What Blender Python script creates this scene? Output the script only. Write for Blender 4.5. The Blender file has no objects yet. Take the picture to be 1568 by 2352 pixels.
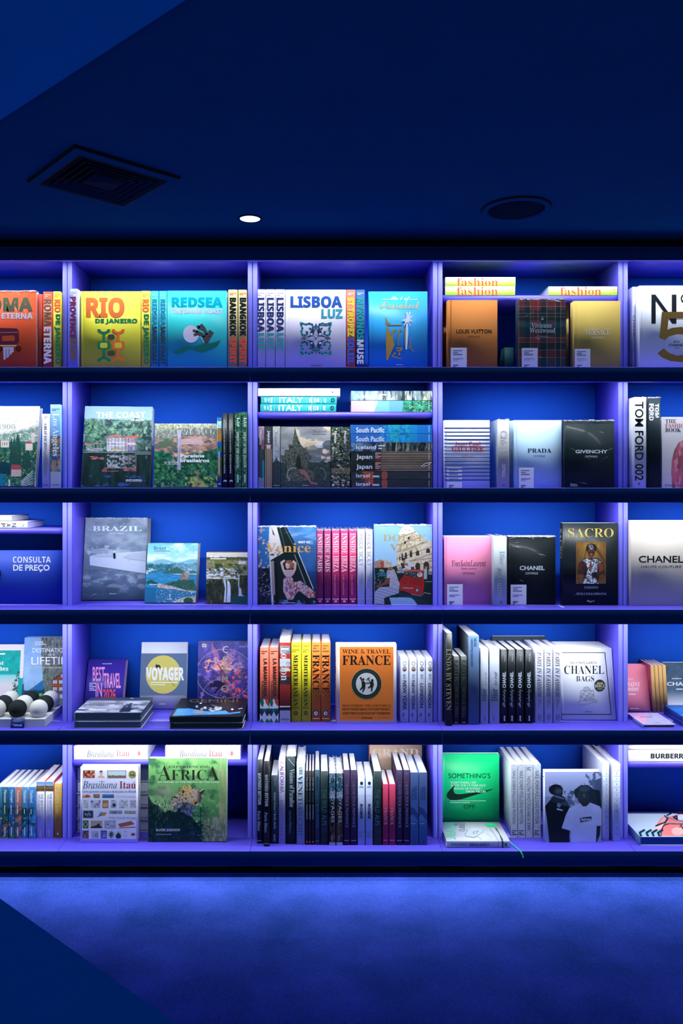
import bpy, math, os
import numpy as np
from mathutils import Matrix, Vector

# ------------------------------------------------------------------ camera
F = 1828.57            # focal length in photograph pixels (28 mm lens)
CX, CY = 728.0, 1128.0 # vanishing point of the room's depth
ZC, DY = 1.616, 3.2    # camera height, distance to the shelf fronts
scene = bpy.context.scene
COL = scene.collection
cam = bpy.data.cameras.new('camera')
cam.sensor_fit = 'VERTICAL'
cam.sensor_height = 36.0
cam.lens = F / 2352 * 36
cam.shift_x = (784 - CX) / 2352
cam.shift_y = -(1176 - CY) / 2352
cam.clip_start = 0.05
camera = bpy.data.objects.new('camera', cam)
COL.objects.link(camera)
camera.location = (0, -DY, ZC)
camera.rotation_euler = (math.pi / 2, 0, 0)
scene.camera = camera
# ------------------------------------------------------------------ look, world, light levels
scene.view_settings.view_transform = 'Standard'
scene.view_settings.look = 'None'
scene.view_settings.gamma = 1
scene.view_settings.use_curve_mapping = False
scene.view_settings.exposure = 0.0
scene.cycles.use_denoising = True
scene.cycles.max_bounces = 7
scene.cycles.diffuse_bounces = 4
scene.cycles.glossy_bounces = 3
scene.cycles.transparent_max_bounces = 12
scene.cycles.caustics_reflective = False
scene.cycles.caustics_refractive = False
scene.cycles.sample_clamp_indirect = 4
LED_POWER = 2.65          # watts per shelf strip
LED_COLOR = (0.92, 0.98, 1.0)
LED_TILT = 18
LED_SPREAD = math.radians(150)
DOWN_POWER = 1.2
world = bpy.data.worlds.new('world')
scene.world = world
world.use_nodes = True
bg = world.node_tree.nodes['Background']
bg.inputs['Color'].default_value = (0.56, 0.74, 1.0, 1)
bg.inputs['Strength'].default_value = 0.56

# ------------------------------------------------------------------ colours and materials
def lin(c):
    return c / 12.92 if c <= 0.04045 else ((c + 0.055) / 1.055) ** 2.4
def srgb(h):
    return np.array([int(h[i:i + 2], 16) / 255 for i in (0, 2, 4)])
def C(h):
    return tuple(lin(c) for c in srgb(h))
def lin_arr(a):
    a = np.clip(a, 0, 1)
    return np.where(a <= 0.04045, a / 12.92, ((a + 0.055) / 1.055) ** 2.4)

def nodes_of(name):
    m = bpy.data.materials.new(name)
    m.use_nodes = True
    nt = m.node_tree
    return m, nt, nt.nodes['Principled BSDF']
def add_bump(nt, b, scale, strength, dist=0.001, detail=3, vec=None):
    tc = nt.nodes.new('ShaderNodeTexCoord')
    n = nt.nodes.new('ShaderNodeTexNoise')
    n.inputs['Scale'].default_value = scale
    n.inputs['Detail'].default_value = detail
    src = tc.outputs['Object']
    if vec:
        mp = nt.nodes.new('ShaderNodeMapping')
        mp.inputs['Scale'].default_value = vec
        nt.links.new(src, mp.inputs['Vector'])
        src = mp.outputs['Vector']
    nt.links.new(src, n.inputs['Vector'])
    bp = nt.nodes.new('ShaderNodeBump')
    bp.inputs['Strength'].default_value = strength
    bp.inputs['Distance'].default_value = dist
    nt.links.new(n.outputs['Fac'], bp.inputs['Height'])
    nt.links.new(bp.outputs['Normal'], b.inputs['Normal'])
    return n
def printed(name, rough, spec=0.4, coat=0.0, metal=0.0, bump=(400, 0.05)):
    """ink on card: the colour comes from the mesh, one tint per face"""
    m, nt, b = nodes_of(name)
    at = nt.nodes.new('ShaderNodeAttribute')
    at.attribute_name = 'tint'
    nt.links.new(at.outputs['Color'], b.inputs['Base Color'])
    b.inputs['Roughness'].default_value = rough
    b.inputs['Specular IOR Level'].default_value = spec
    b.inputs['Coat Weight'].default_value = coat
    b.inputs['Coat Roughness'].default_value = 0.12
    b.inputs['Metallic'].default_value = metal
    add_bump(nt, b, bump[0], bump[1])
    return m
M_PRINT = printed('printed_card', 0.55, 0.3)
M_GLOSS = printed('laminated_card', 0.36, 0.25)
M_CLOTH = printed('book_cloth', 0.85, 0.15, bump=(900, 0.25))
M_WRAPPED = printed('wrapped_card', 0.5, 0.12, coat=0.04, bump=(60, 0.25))
M_FOIL = printed('foil_stamping', 0.38, 0.5, metal=0.7)
M_STONE = printed('matt_stone', 0.8, 0.2, bump=(120, 0.2))
def paper_edges():
    m, nt, b = nodes_of('page_edges')
    at = nt.nodes.new('ShaderNodeAttribute'); at.attribute_name = 'tint'
    tc = nt.nodes.new('ShaderNodeTexCoord')
    mp = nt.nodes.new('ShaderNodeMapping'); mp.inputs['Scale'].default_value = (3, 900, 3)
    n = nt.nodes.new('ShaderNodeTexNoise'); n.inputs['Scale'].default_value = 1; n.inputs['Detail'].default_value = 4
    r = nt.nodes.new('ShaderNodeMapRange'); r.inputs['To Min'].default_value = 0.72; r.inputs['To Max'].default_value = 1.1
    mx = nt.nodes.new('ShaderNodeMix'); mx.data_type = 'RGBA'; mx.blend_type = 'MULTIPLY'
    mx.inputs['Factor'].default_value = 1
    nt.links.new(tc.outputs['Object'], mp.inputs['Vector']); nt.links.new(mp.outputs['Vector'], n.inputs['Vector'])
    nt.links.new(n.outputs['Fac'], r.inputs['Value'])
    nt.links.new(at.outputs['Color'], mx.inputs['A']); nt.links.new(r.outputs['Result'], mx.inputs['B'])
    nt.links.new(mx.outputs['Result'], b.inputs['Base Color'])
    b.inputs['Roughness'].default_value = 0.8
    b.inputs['Specular IOR Level'].default_value = 0.2
    return m
M_PAGES = paper_edges()
def shrink_film():
    m = bpy.data.materials.new('shrink_film'); m.use_nodes = True
    nt = m.node_tree; nt.nodes.clear()
    out = nt.nodes.new('ShaderNodeOutputMaterial')
    tr = nt.nodes.new('ShaderNodeBsdfTransparent')
    gl = nt.nodes.new('ShaderNodeBsdfGlossy'); gl.inputs['Roughness'].default_value = 0.07
    gl.inputs['Color'].default_value = (1, 1, 1, 1)
    fr_ = nt.nodes.new('ShaderNodeFresnel'); fr_.inputs['IOR'].default_value = 1.28
    mx = nt.nodes.new('ShaderNodeMixShader')
    tc = nt.nodes.new('ShaderNodeTexCoord')
    n = nt.nodes.new('ShaderNodeTexNoise'); n.inputs['Scale'].default_value = 22; n.inputs['Detail'].default_value = 5
    n.inputs['Distortion'].default_value = 1.2
    bp = nt.nodes.new('ShaderNodeBump'); bp.inputs['Strength'].default_value = 0.9; bp.inputs['Distance'].default_value = 0.005
    nt.links.new(tc.outputs['Object'], n.inputs['Vector']); nt.links.new(n.outputs['Fac'], bp.inputs['Height'])
    nt.links.new(bp.outputs['Normal'], gl.inputs['Normal']); nt.links.new(bp.outputs['Normal'], fr_.inputs['Normal'])
    ml = nt.nodes.new('ShaderNodeMath'); ml.operation = 'MULTIPLY'; ml.inputs[1].default_value = 0.16
    nt.links.new(fr_.outputs['Fac'], ml.inputs[0]); nt.links.new(ml.outputs[0], mx.inputs['Fac'])
    nt.links.new(tr.outputs['BSDF'], mx.inputs[1]); nt.links.new(gl.outputs['BSDF'], mx.inputs[2])
    nt.links.new(mx.outputs['Shader'], out.inputs['Surface'])
    return m
M_FILM = shrink_film()
def film_fold():
    m, nt, b = nodes_of('film_fold')
    b.inputs['Base Color'].default_value = (0.85, 0.87, 0.92, 1)
    b.inputs['Roughness'].default_value = 0.2
    tc = nt.nodes.new('ShaderNodeTexCoord')
    n = nt.nodes.new('ShaderNodeTexNoise'); n.inputs['Scale'].default_value = 160; n.inputs['Detail'].default_value = 3
    nt.links.new(tc.outputs['Object'], n.inputs['Vector'])
    r = nt.nodes.new('ShaderNodeMapRange'); r.inputs['From Min'].default_value = 0.35; r.inputs['From Max'].default_value = 0.65
    r.inputs['To Min'].default_value = 0.05; r.inputs['To Max'].default_value = 0.75
    nt.links.new(n.outputs['Fac'], r.inputs['Value']); nt.links.new(r.outputs['Result'], b.inputs['Alpha'])
    return m
M_FOLD = film_fold()
def plain(name, col, rough=0.5, spec=0.4, bump=None, metal=0.0):
    m, nt, b = nodes_of(name)
    n = nt.nodes.new('ShaderNodeTexNoise'); n.inputs['Scale'].default_value = 6
    tc = nt.nodes.new('ShaderNodeTexCoord'); nt.links.new(tc.outputs['Object'], n.inputs['Vector'])
    rp = nt.nodes.new('ShaderNodeValToRGB')
    rp.color_ramp.elements[0].color = tuple(c * 0.93 for c in col) + (1,)
    rp.color_ramp.elements[1].color = tuple(min(1, c * 1.07) for c in col) + (1,)
    nt.links.new(n.outputs['Fac'], rp.inputs['Fac']); nt.links.new(rp.outputs['Color'], b.inputs['Base Color'])
    b.inputs['Roughness'].default_value = rough
    b.inputs['Specular IOR Level'].default_value = spec
    b.inputs['Metallic'].default_value = metal
    if bump: add_bump(nt, b, *bump)
    return m
BLUE = (0.100, 0.080, 0.70)
M_BLUE = plain('blue_lacquer', BLUE, 0.36, 0.45, (250, 0.04))
M_FRONT = plain('shaded_shelf_front', (0.0004, 0.019, 0.105), 0.75, 0.04, (250, 0.04))  # shelf lacquer darkened, so the shade on the fronts is in the colour
M_EDGE = plain('lit_panel_edge', (0.21, 0.21, 0.84), 0.4, 0.4, (250, 0.04))  # paler than the panels: strip light on the front edges painted in
M_BACK = plain('deep_blue_back_panel', (0.014, 0.115, 0.74), 0.7, 0.1, (250, 0.04))
M_CEIL = plain('dark_blue_ceiling_paint', (0.0003, 0.046, 0.178), 0.85, 0.01, (90, 0.05))
M_SOFFIT = plain('brightened_soffit', (0.0004, 0.125, 0.45), 0.85, 0.01, (90, 0.05))  # lighter than the ceiling; the colour replaces extra light on the soffit
M_PLINTH = plain('matt_blue_plinth', (0.0004, 0.135, 0.50), 0.85, 0.01, (90, 0.05))
M_BLACK = plain('black_recess', (0.002, 0.003, 0.008), 0.8, 0.1)
M_VENT = plain('dark_vent_metal', (0.001, 0.010, 0.045), 0.8, 0.02)
M_CHANNEL = plain('aluminium_channel', (0.55, 0.55, 0.6), 0.35, 0.5, None, 0.6)
def carpet():
    m, nt, b = nodes_of('blue_carpet')
    tc = nt.nodes.new('ShaderNodeTexCoord')
    n1 = nt.nodes.new('ShaderNodeTexNoise'); n1.inputs['Scale'].default_value = 5; n1.inputs['Detail'].default_value = 5
    n2 = nt.nodes.new('ShaderNodeTexNoise'); n2.inputs['Scale'].default_value = 260; n2.inputs['Detail'].default_value = 2
    for n in (n1, n2): nt.links.new(tc.outputs['Object'], n.inputs['Vector'])
    ad = nt.nodes.new('ShaderNodeMath'); ad.operation = 'ADD'
    nt.links.new(n1.outputs['Fac'], ad.inputs[0]); nt.links.new(n2.outputs['Fac'], ad.inputs[1])
    rp = nt.nodes.new('ShaderNodeValToRGB')
    rp.color_ramp.elements[0].position = 0.32; rp.color_ramp.elements[0].color = (0.014, 0.066, 0.31, 1)
    rp.color_ramp.elements[1].position = 0.68; rp.color_ramp.elements[1].color = (0.080, 0.150, 0.84, 1)
    hf = nt.nodes.new('ShaderNodeMath'); hf.operation = 'MULTIPLY'; hf.inputs[1].default_value = 0.5
    nt.links.new(ad.outputs[0], hf.inputs[0]); nt.links.new(hf.outputs[0], rp.inputs['Fac'])
    nt.links.new(rp.outputs['Color'], b.inputs['Base Color'])
    b.inputs['Roughness'].default_value = 0.95
    b.inputs['Specular IOR Level'].default_value = 0.05
    b.inputs['Sheen Weight'].default_value = 0.04
    b.inputs['Sheen Tint'].default_value = (0.3, 0.35, 1, 1)
    bp = nt.nodes.new('ShaderNodeBump'); bp.inputs['Strength'].default_value = 0.7; bp.inputs['Distance'].default_value = 0.004
    nt.links.new(n2.outputs['Fac'], bp.inputs['Height']); nt.links.new(bp.outputs['Normal'], b.inputs['Normal'])
    return m
M_CARPET = carpet()
def glow(name, col, strength):
    m = bpy.data.materials.new(name); m.use_nodes = True
    nt = m.node_tree; nt.nodes.clear()
    out = nt.nodes.new('ShaderNodeOutputMaterial'); e = nt.nodes.new('ShaderNodeEmission')
    e.inputs['Color'].default_value = col + (1,); e.inputs['Strength'].default_value = strength
    nt.links.new(e.outputs['Emission'], out.inputs['Surface'])
    return m
M_LED = glow('led_diffuser', LED_COLOR, 2.0)
M_LAMP = glow('lamp_lens', (0.55, 0.66, 1.0), 2.2)

# ------------------------------------------------------------------ mesh builder
class MB:
    def __init__(s):
        s.V = []; s.L = []; s.N = []; s.K = []; s.I = []; s.n = 0
    def add(s, verts, loops, totals, cols, mi=0):
        verts = np.asarray(verts, dtype=float).reshape(-1, 3)
        totals = np.asarray(totals, dtype=int)
        cols = np.asarray(cols, dtype=float)
        if cols.ndim == 1: cols = np.tile(cols[:3], (len(totals), 1))
        s.V.append(verts); s.L.append(np.asarray(loops, dtype=int) + s.n); s.N.append(totals); s.K.append(cols)
        s.I.append(np.full(len(totals), mi)); s.n += len(verts)
    def poly(s, pts, col=(1, 1, 1), mi=0):
        s.add(pts, range(len(pts)), [len(pts)], col, mi)
    def box(s, x0, x1, y0, y1, z0, z1, col=(1, 1, 1), mi=0):
        v = [(x, y, z) for x in (x0, x1) for y in (y0, y1) for z in (z0, z1)]
        f = [0, 1, 3, 2, 4, 6, 7, 5, 0, 4, 5, 1, 2, 3, 7, 6, 0, 2, 6, 4, 1, 5, 7, 3]
        s.add(v, f, [4] * 6, col, mi)
    def extrude(s, prof, z0, z1, cols, mi=0, cap=True):
        """closed profile in XY (counter clockwise seen from above) raised along Z"""
        n = len(prof)
        v = [(x, y, z0) for x, y in prof] + [(x, y, z1) for x, y in prof]
        f = []
        for i in range(n):
            j = (i + 1) % n
            f += [i, j, n + j, n + i]
        s.add(v, f, [4] * n, cols, mi)
    def lathe(s, prof, n=40, c=(0, 0, 0), col=(1, 1, 1), mi=0):
        v = []; f = []
        for r, z in prof:
            for k in range(n):
                a = 2 * math.pi * k / n
                v.append((c[0] + r * math.cos(a), c[1] + r * math.sin(a), c[2] + z))
        for i in range(len(prof) - 1):
            for k in range(n):
                k2 = (k + 1) % n
                f += [i * n + k, i * n + k2, (i + 1) * n + k2, (i + 1) * n + k]
        s.add(v, f, [4] * ((len(prof) - 1) * n), col, mi)
    def build(s, name, mats, parent=None, smooth=False, loc=None):
        me = bpy.data.meshes.new(name)
        V = np.concatenate(s.V); L = np.concatenate(s.L); N = np.concatenate(s.N)
        K = np.concatenate(s.K); I = np.concatenate(s.I)
        me.vertices.add(len(V)); me.vertices.foreach_set('co', V.ravel())
        me.loops.add(len(L)); me.loops.foreach_set('vertex_index', L)
        me.polygons.add(len(N))
        me.polygons.foreach_set('loop_start', np.concatenate([[0], np.cumsum(N)[:-1]]))
        me.polygons.foreach_set('loop_total', N)
        if not isinstance(mats, (list, tuple)): mats = [mats]
        for m in mats: me.materials.append(m)
        me.polygons.foreach_set('material_index', I)
        me.update(calc_edges=True)
        at = me.attributes.new('tint', 'FLOAT_COLOR', 'FACE')
        at.data.foreach_set('color', np.concatenate([K, np.ones((len(K), 1))], axis=1).ravel())
        if smooth: me.polygons.foreach_set('use_smooth', np.ones(len(N), dtype=bool))
        o = bpy.data.objects.new(name, me)
        COL.objects.link(o)
        if parent: o.parent = parent
        if loc: o.location = loc
        return o

def thing(name, label, cat, M=None, group=None):
    o = bpy.data.objects.new(name, None)
    o.empty_display_size = 0.05
    COL.objects.link(o)
    if M is not None: o.matrix_world = M
    o['label'] = label; o['category'] = cat
    if group: o['group'] = group
    return o
def struct(o, label=None):
    o['kind'] = 'structure'
    if label: o['label'] = label
    return o

# ------------------------------------------------------------------ lettering
FONTS = {}
try:
    _d = bpy.utils.system_resource('DATAFILES', path='fonts')
    FONTS['m'] = bpy.data.fonts.load(os.path.join(_d, 'NotoSansMath-Regular.woff2'))
    FONTS['c'] = bpy.data.fonts.load(os.path.join(_d, 'Noto Sans CJK Regular.woff2'))
except Exception:
    pass
# style: (font key, capitals, small letters, digits, outline offset)
STYLE = {
    'B': ('m', 0x1d5d4, 0x1d5ee, 0x1d7ec, 0.0), 'X': ('m', 0x1d5d4, 0x1d5ee, 0x1d7ec, 0.022),
    'R': ('m', 0x1d400, 0x1d41a, 0x1d7ce, 0.0), 'I': ('m', 0x1d434, 0x1d44e, None, 0.0),
    'V': ('m', 0x1d468, 0x1d482, None, 0.0), 'K': ('m', 0x1d4d0, 0x1d4ea, None, 0.004),
    'S': (None, None, None, None, 0.0), 'M': (None, None, None, None, 0.014), 'H': (None, None, None, None, 0.03),
    'L': ('m', 0x1d400, 0x1d41a, 0x1d7ce, -0.007), 'c': ('c', None, None, None, 0.0), 'N': ('m', None, None, None, 0.0),
}
_cache = {}
def glyphs(text, style):
    key = (text, style)
    if key in _cache: return _cache[key]
    fk, up, lo, dg, off = STYLE[style]
    if fk and fk not in FONTS: fk = up = lo = dg = None
    s = ''
    for ch in text:
        if up and 'A' <= ch <= 'Z': s += chr(up + ord(ch) - 65)
        elif lo and 'a' <= ch <= 'z':
            c = lo + ord(ch) - 97
            s += chr(0x210e if c == 0x1d455 else c)
        elif dg and '0' <= ch <= '9': s += chr(dg + ord(ch) - 48)
        else: s += ch
    cu = bpy.data.curves.new('lettering', 'FONT')
    cu.body = s; cu.offset = off; cu.resolution_u = 3
    if fk: cu.font = FONTS[fk]
    o = bpy.data.objects.new('lettering', cu)
    COL.objects.link(o)
    dgph = bpy.context.evaluated_depsgraph_get()
    ev = o.evaluated_get(dgph)
    me = ev.to_mesh()
    V = np.zeros(len(me.vertices) * 3); me.vertices.foreach_get('co', V); V = V.reshape(-1, 3)[:, :2]
    N = np.zeros(len(me.polygons), dtype=int); me.polygons.foreach_get('loop_total', N)
    L = np.zeros(len(me.loops), dtype=int); me.loops.foreach_get('vertex_index', L)
    ev.to_mesh_clear()
    if len(N) and (N == 3).all():      # leave out stray slivers the outline filler turns inside out
        t3 = L.reshape(-1, 3); A_, B_, C_ = V[t3[:, 0]], V[t3[:, 1]], V[t3[:, 2]]
        ar = (B_[:, 0] - A_[:, 0]) * (C_[:, 1] - A_[:, 1]) - (B_[:, 1] - A_[:, 1]) * (C_[:, 0] - A_[:, 0])
        keep = ar * np.sign(ar.sum()) > 1e-7
        t3 = t3[keep]; L = t3.ravel(); N = np.full(len(t3), 3)
    bpy.data.objects.remove(o); bpy.data.curves.remove(cu)
    if len(V) == 0:
        V = np.zeros((3, 2)); L = np.array([0, 1, 2]); N = np.array([3])
    a, b = V.min(0), V.max(0)
    V = (V - a) / np.maximum(b - a, 1e-6)
    _cache[key] = (V, L, N)
    return _cache[key]

# ------------------------------------------------------------------ painted pictures (printed on the covers)
_rng = np.random.RandomState(7)
_tab = _rng.rand(256, 256)
class Art:
    def __init__(s, x0, y0, x1, y1, nx, ny):
        xs = x0 + (np.arange(nx) + 0.5) / nx * (x1 - x0)
        ys = y0 + (np.arange(ny) + 0.5) / ny * (y1 - y0)
        s.X, s.Y = np.meshgrid(xs, ys)
        s.rgb = np.ones((ny, nx, 3))
    def put(s, mask, col, a=1.0):
        col = srgb(col) if isinstance(col, str) else np.asarray(col)
        w = (np.asarray(mask, dtype=float) * a)[..., None]
        s.rgb = s.rgb * (1 - w) + col * w
    def fill(s, col): s.put(np.ones_like(s.X), col)
    def grad(s, y0, c0, y1, c1, mask=None, axis='y'):
        t = np.clip(((s.Y if axis == 'y' else s.X) - y0) / (y1 - y0), 0, 1)[..., None]
        g = srgb(c0) * (1 - t) + srgb(c1) * t
        if mask is None: s.rgb = g
        else:
            w = np.asarray(mask, dtype=float)[..., None]; s.rgb = s.rgb * (1 - w) + g * w
    def inside(s, pts):
        m = np.zeros(s.X.shape, dtype=bool); n = len(pts)
        for i in range(n):
            (xa, ya), (xb, yb) = pts[i], pts[(i + 1) % n]
            if ya == yb: continue
            c = (ya > s.Y) != (yb > s.Y)
            m ^= c & (s.X < (xb - xa) * (s.Y - ya) / (yb - ya) + xa)
        return m
    def poly(s, pts, col, a=1.0): s.put(s.inside(pts), col, a)
    def disc(s, cx, cy, rx, ry): return ((s.X - cx) / rx) ** 2 + ((s.Y - cy) / ry) ** 2 < 1
    def ell(s, cx, cy, rx, ry, col, a=1.0): s.put(s.disc(cx, cy, rx, ry), col, a)
    def box(s, x0, y0, x1, y1, col, a=1.0): s.put((s.X > x0) & (s.X < x1) & (s.Y > y0) & (s.Y < y1), col, a)
    def line(s, pts, w, col, a=1.0):
        m = np.zeros(s.X.shape, dtype=bool)
        for (xa, ya), (xb, yb) in zip(pts[:-1], pts[1:]):
            dx, dy = xb - xa, yb - ya
            t = np.clip(((s.X - xa) * dx + (s.Y - ya) * dy) / (dx * dx + dy * dy + 1e-9), 0, 1)
            m |= (s.X - xa - t * dx) ** 2 + (s.Y - ya - t * dy) ** 2 < (w / 2) ** 2
        s.put(m, col, a)
    def vn(s, x, y, seed):
        x = x + seed * 17.31; y = y + seed * 9.77
        xi = np.floor(x).astype(int); yi = np.floor(y).astype(int)
        fx = x - xi; fy = y - yi
        fx = fx * fx * (3 - 2 * fx); fy = fy * fy * (3 - 2 * fy)
        t = lambda a, b: _tab[a % 256, b % 256]
        return (t(xi, yi) * (1 - fx) + t(xi + 1, yi) * fx) * (1 - fy) + (t(xi, yi + 1) * (1 - fx) + t(xi + 1, yi + 1) * fx) * fy
    def fbm(s, scale, seed=1, octv=4, sx=1.0, sy=1.0):
        v = 0; a = 1; tot = 0; f = 1
        for k in range(octv):
            v = v + a * s.vn(s.X / scale / sx * f, s.Y / scale / sy * f, seed + k * 3); tot += a; a *= 0.55; f *= 2.1
        return v / tot
    def speck(s, mask, c1, thr, scale, seed=1, sx=1, sy=1, a=1.0, octv=3, soft=0.11):
        n = s.fbm(scale, seed, octv, sx, sy)
        s.put(np.asarray(mask, dtype=float) * np.clip((n - thr) / soft, 0, 1), c1, a)
    def tone(s, mask, amt, scale, seed=1, sx=1, sy=1, octv=4):
        n = (s.fbm(scale, seed, octv, sx, sy) - 0.5) * 2 * amt
        w = np.asarray(mask, dtype=float)
        s.rgb = np.clip(s.rgb * (1 + (n * w)[..., None]), 0, 1)

# ------------------------------------------------------------------ page elements, given where the photograph shows them
FR = [0.0, 0.0, 1.0]; ROW = [0]
UW = 0.773; UX0 = -1.0425 - UW      # bookcase unit width, left end of the run
SHELF_Z = [2.115, 1.629, 1.140, 0.655, 0.1688]
def fr(ox, oy, s, row=None):
    FR[:] = [ox, oy, s]
    if row is not None: ROW[0] = row
def frame(x0, y0, x1, row=None): fr(x0, y0, 1568.0 / (x1 - x0), row)
def qx(x): return FR[0] + x / FR[2]
def qy(y): return FR[1] + y / FR[2]
def wx(px, y): return (px - CX) * (y + DY) / F
def wz(py, y): return ZC - (py - CY) * (y + DY) / F
def T(text, x0, y0, x1, y1, col, st='B', rot=0, foil=0): return ('t', text, x0, y0, x1, y1, col, st, rot, foil)
def P(pts, col, foil=0): return ('p', list(pts), col, foil)
def E(cx, cy, rx, ry, col, foil=0):
    return ('p', [(cx + rx * math.cos(k * math.pi / 12), cy + ry * math.sin(k * math.pi / 12)) for k in range(24)], col, foil)
def Bx(x0, y0, x1, y1, col, foil=0): return ('p', [(x0, y0), (x1, y0), (x1, y1), (x0, y1)], col, foil)
def RB(x0, y0, x1, y1, r, col):
    p = []
    for cx, cy, a0 in ((x1 - r, y0 + r, -90), (x1 - r, y1 - r, 0), (x0 + r, y1 - r, 90), (x0 + r, y0 + r, 180)):
        for k in range(5):
            a = math.radians(a0 + k * 22.5); p.append((cx + r * math.cos(a), cy + r * math.sin(a)))
    return ('p', p, col, 0)
def Ln(pts, w, col, foil=0): return ('l', list(pts), w, col, foil)
def Ring(cx, cy, rx, ry, w, col, foil=0):
    return Ln([(cx + rx * math.cos(k * math.pi / 24), cy + ry * math.sin(k * math.pi / 24)) for k in range(49)], w, col, foil)
def A(fn, x0, y0, x1, y1, step=1.0): return ('a', fn, x0, y0, x1, y1, step)
def shift(els, dx, dy=0):
    r = []
    for e in els:
        if e[0] == 't': r.append((e[0], e[1], e[2] + dx, e[3] + dy, e[4] + dx, e[5] + dy) + e[6:])
        elif e[0] in 'pl': r.append((e[0], [(x + dx, y + dy) for x, y in e[1]]) + e[2:])
        else: r.append(('a', e[1], e[2] + dx, e[3] + dy, e[4] + dx, e[5] + dy) + e[6:])
    return r
def small(x0, y0, x1, y1, n, col):
    """a block of print too small to read"""
    h = (y1 - y0) / (n * 2 - 1)
    return [Bx(x0, y0 + 2 * i * h, x1 - (x1 - x0) * (0.12 + 0.11 * ((i * 7) % 4)) * (i % 2), y0 + (2 * i + 1) * h, col) for i in range(n)]

def lay(mb, M, els, o, U, V, nrm, lim, base=0.0003, mi_plain=0, mi_foil=1, wid=None):
    """put the elements on the face o + u U + v V of a thing placed by M, by sighting each photographed point onto that face"""
    o = Vector(o); U = Vector(U); V = Vector(V); nrm = Vector(nrm)
    Mi = M.inverted()
    eye = Mi @ Vector((0, -DY, ZC))
    def hit(x, y):
        d = Mi @ Vector((wx(qx(x), 0), 0, wz(qy(y), 0))) - eye
        t = (o - eye).dot(nrm) / d.dot(nrm)
        p = eye + d * t - o
        return p.dot(U), p.dot(V)
    un, vn = np.array(U), np.array(V); on, nn = np.array(o), np.array(nrm)
    def place(uv, k):
        uv = np.asarray(uv, dtype=float)
        uv = np.stack([np.clip(uv[:, 0], lim[0], lim[1]), np.clip(uv[:, 1], lim[2], lim[3])], 1)
        return on + uv[:, :1] * un + uv[:, 1:] * vn + nn * (base + 0.00014 * k)
    flip = U.cross(V).dot(nrm) < 0
    k = 0
    for e in els:
        k += 1
        if e[0] == 't':
            _, text, x0, y0, x1, y1, col, st, rot, foil = e
            gv, gl, gn = glyphs(text, st)
            if rot == 1: fx, fy = x0 + gv[:, 1] * (x1 - x0), y0 + gv[:, 0] * (y1 - y0)
            elif rot == -1: fx, fy = x1 - gv[:, 1] * (x1 - x0), y1 - gv[:, 0] * (y1 - y0)
            elif rot == 2: fx, fy = x1 - gv[:, 0] * (x1 - x0), y0 + gv[:, 1] * (y1 - y0)
            elif rot == 3: fx, fy = x1 - gv[:, 1] * (x1 - x0), y0 + (1 - gv[:, 0]) * (y1 - y0)
            else: fx, fy = x0 + gv[:, 0] * (x1 - x0), y1 - gv[:, 1] * (y1 - y0)
            c00 = hit(x0, y0); c10 = hit(x1, y0); c01 = hit(x0, y1); c11 = hit(x1, y1)
            s_ = (fx - x0) / (x1 - x0); t_ = (fy - y0) / (y1 - y0)
            uv = np.stack([(c00[i] * (1 - s_) + c10[i] * s_) * (1 - t_) + (c01[i] * (1 - s_) + c11[i] * s_) * t_ for i in (0, 1)], 1)
            mb.add(place(uv, k), gl, gn, C(col), mi_foil if foil else mi_plain)
        elif e[0] == 'p':
            uv = [hit(x, y) for x, y in e[1]]
            mb.poly(place(uv, k), C(e[2]), mi_foil if e[3] else mi_plain)
        elif e[0] == 'l':
            pts = [np.array(hit(x, y)) for x, y in e[1]]
            w = e[2] / FR[2] * 0.00175 / 2
            for a, b in zip(pts[:-1], pts[1:]):
                d = b - a; n = np.hypot(*d)
                if n < 1e-6: continue
                t = np.array([-d[1], d[0]]) / n * w; g = d / n * w * 0.5
                mb.poly(place([a - g + t, b + g + t, b + g - t, a - g - t], k), C(e[3]), mi_foil if e[4] else mi_plain)
        else:
            _, fn, x0, y0, x1, y1, step = e
            nx = max(2, int(abs(x1 - x0) / FR[2] / step)); ny = max(2, int(abs(y1 - y0) / FR[2] / step))
            art = Art(x0, y0, x1, y1, nx * 2, ny * 2)
            fn(art)
            art.rgb = lin_arr(art.rgb).reshape(ny, 2, nx, 2, 3).mean((1, 3))
            c = [hit(x0, y0), hit(x1, y0), hit(x0, y1), hit(x1, y1)]
            gx, gy = np.meshgrid(np.linspace(0, 1, nx + 1), np.linspace(0, 1, ny + 1))
            gx = gx.ravel(); gy = gy.ravel()
            uv = np.stack([(c[0][i] * (1 - gx) + c[1][i] * gx) * (1 - gy) + (c[2][i] * (1 - gx) + c[3][i] * gx) * gy for i in (0, 1)], 1)
            idx = (np.arange(ny)[:, None] * (nx + 1) + np.arange(nx)[None, :]).ravel()
            q = np.stack([idx, idx + nx + 1, idx + nx + 2, idx + 1], 1)
            mb.add(place(uv, k), q.ravel(), np.full(len(q), 4), art.rgb.reshape(-1, 3), mi_plain)

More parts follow.
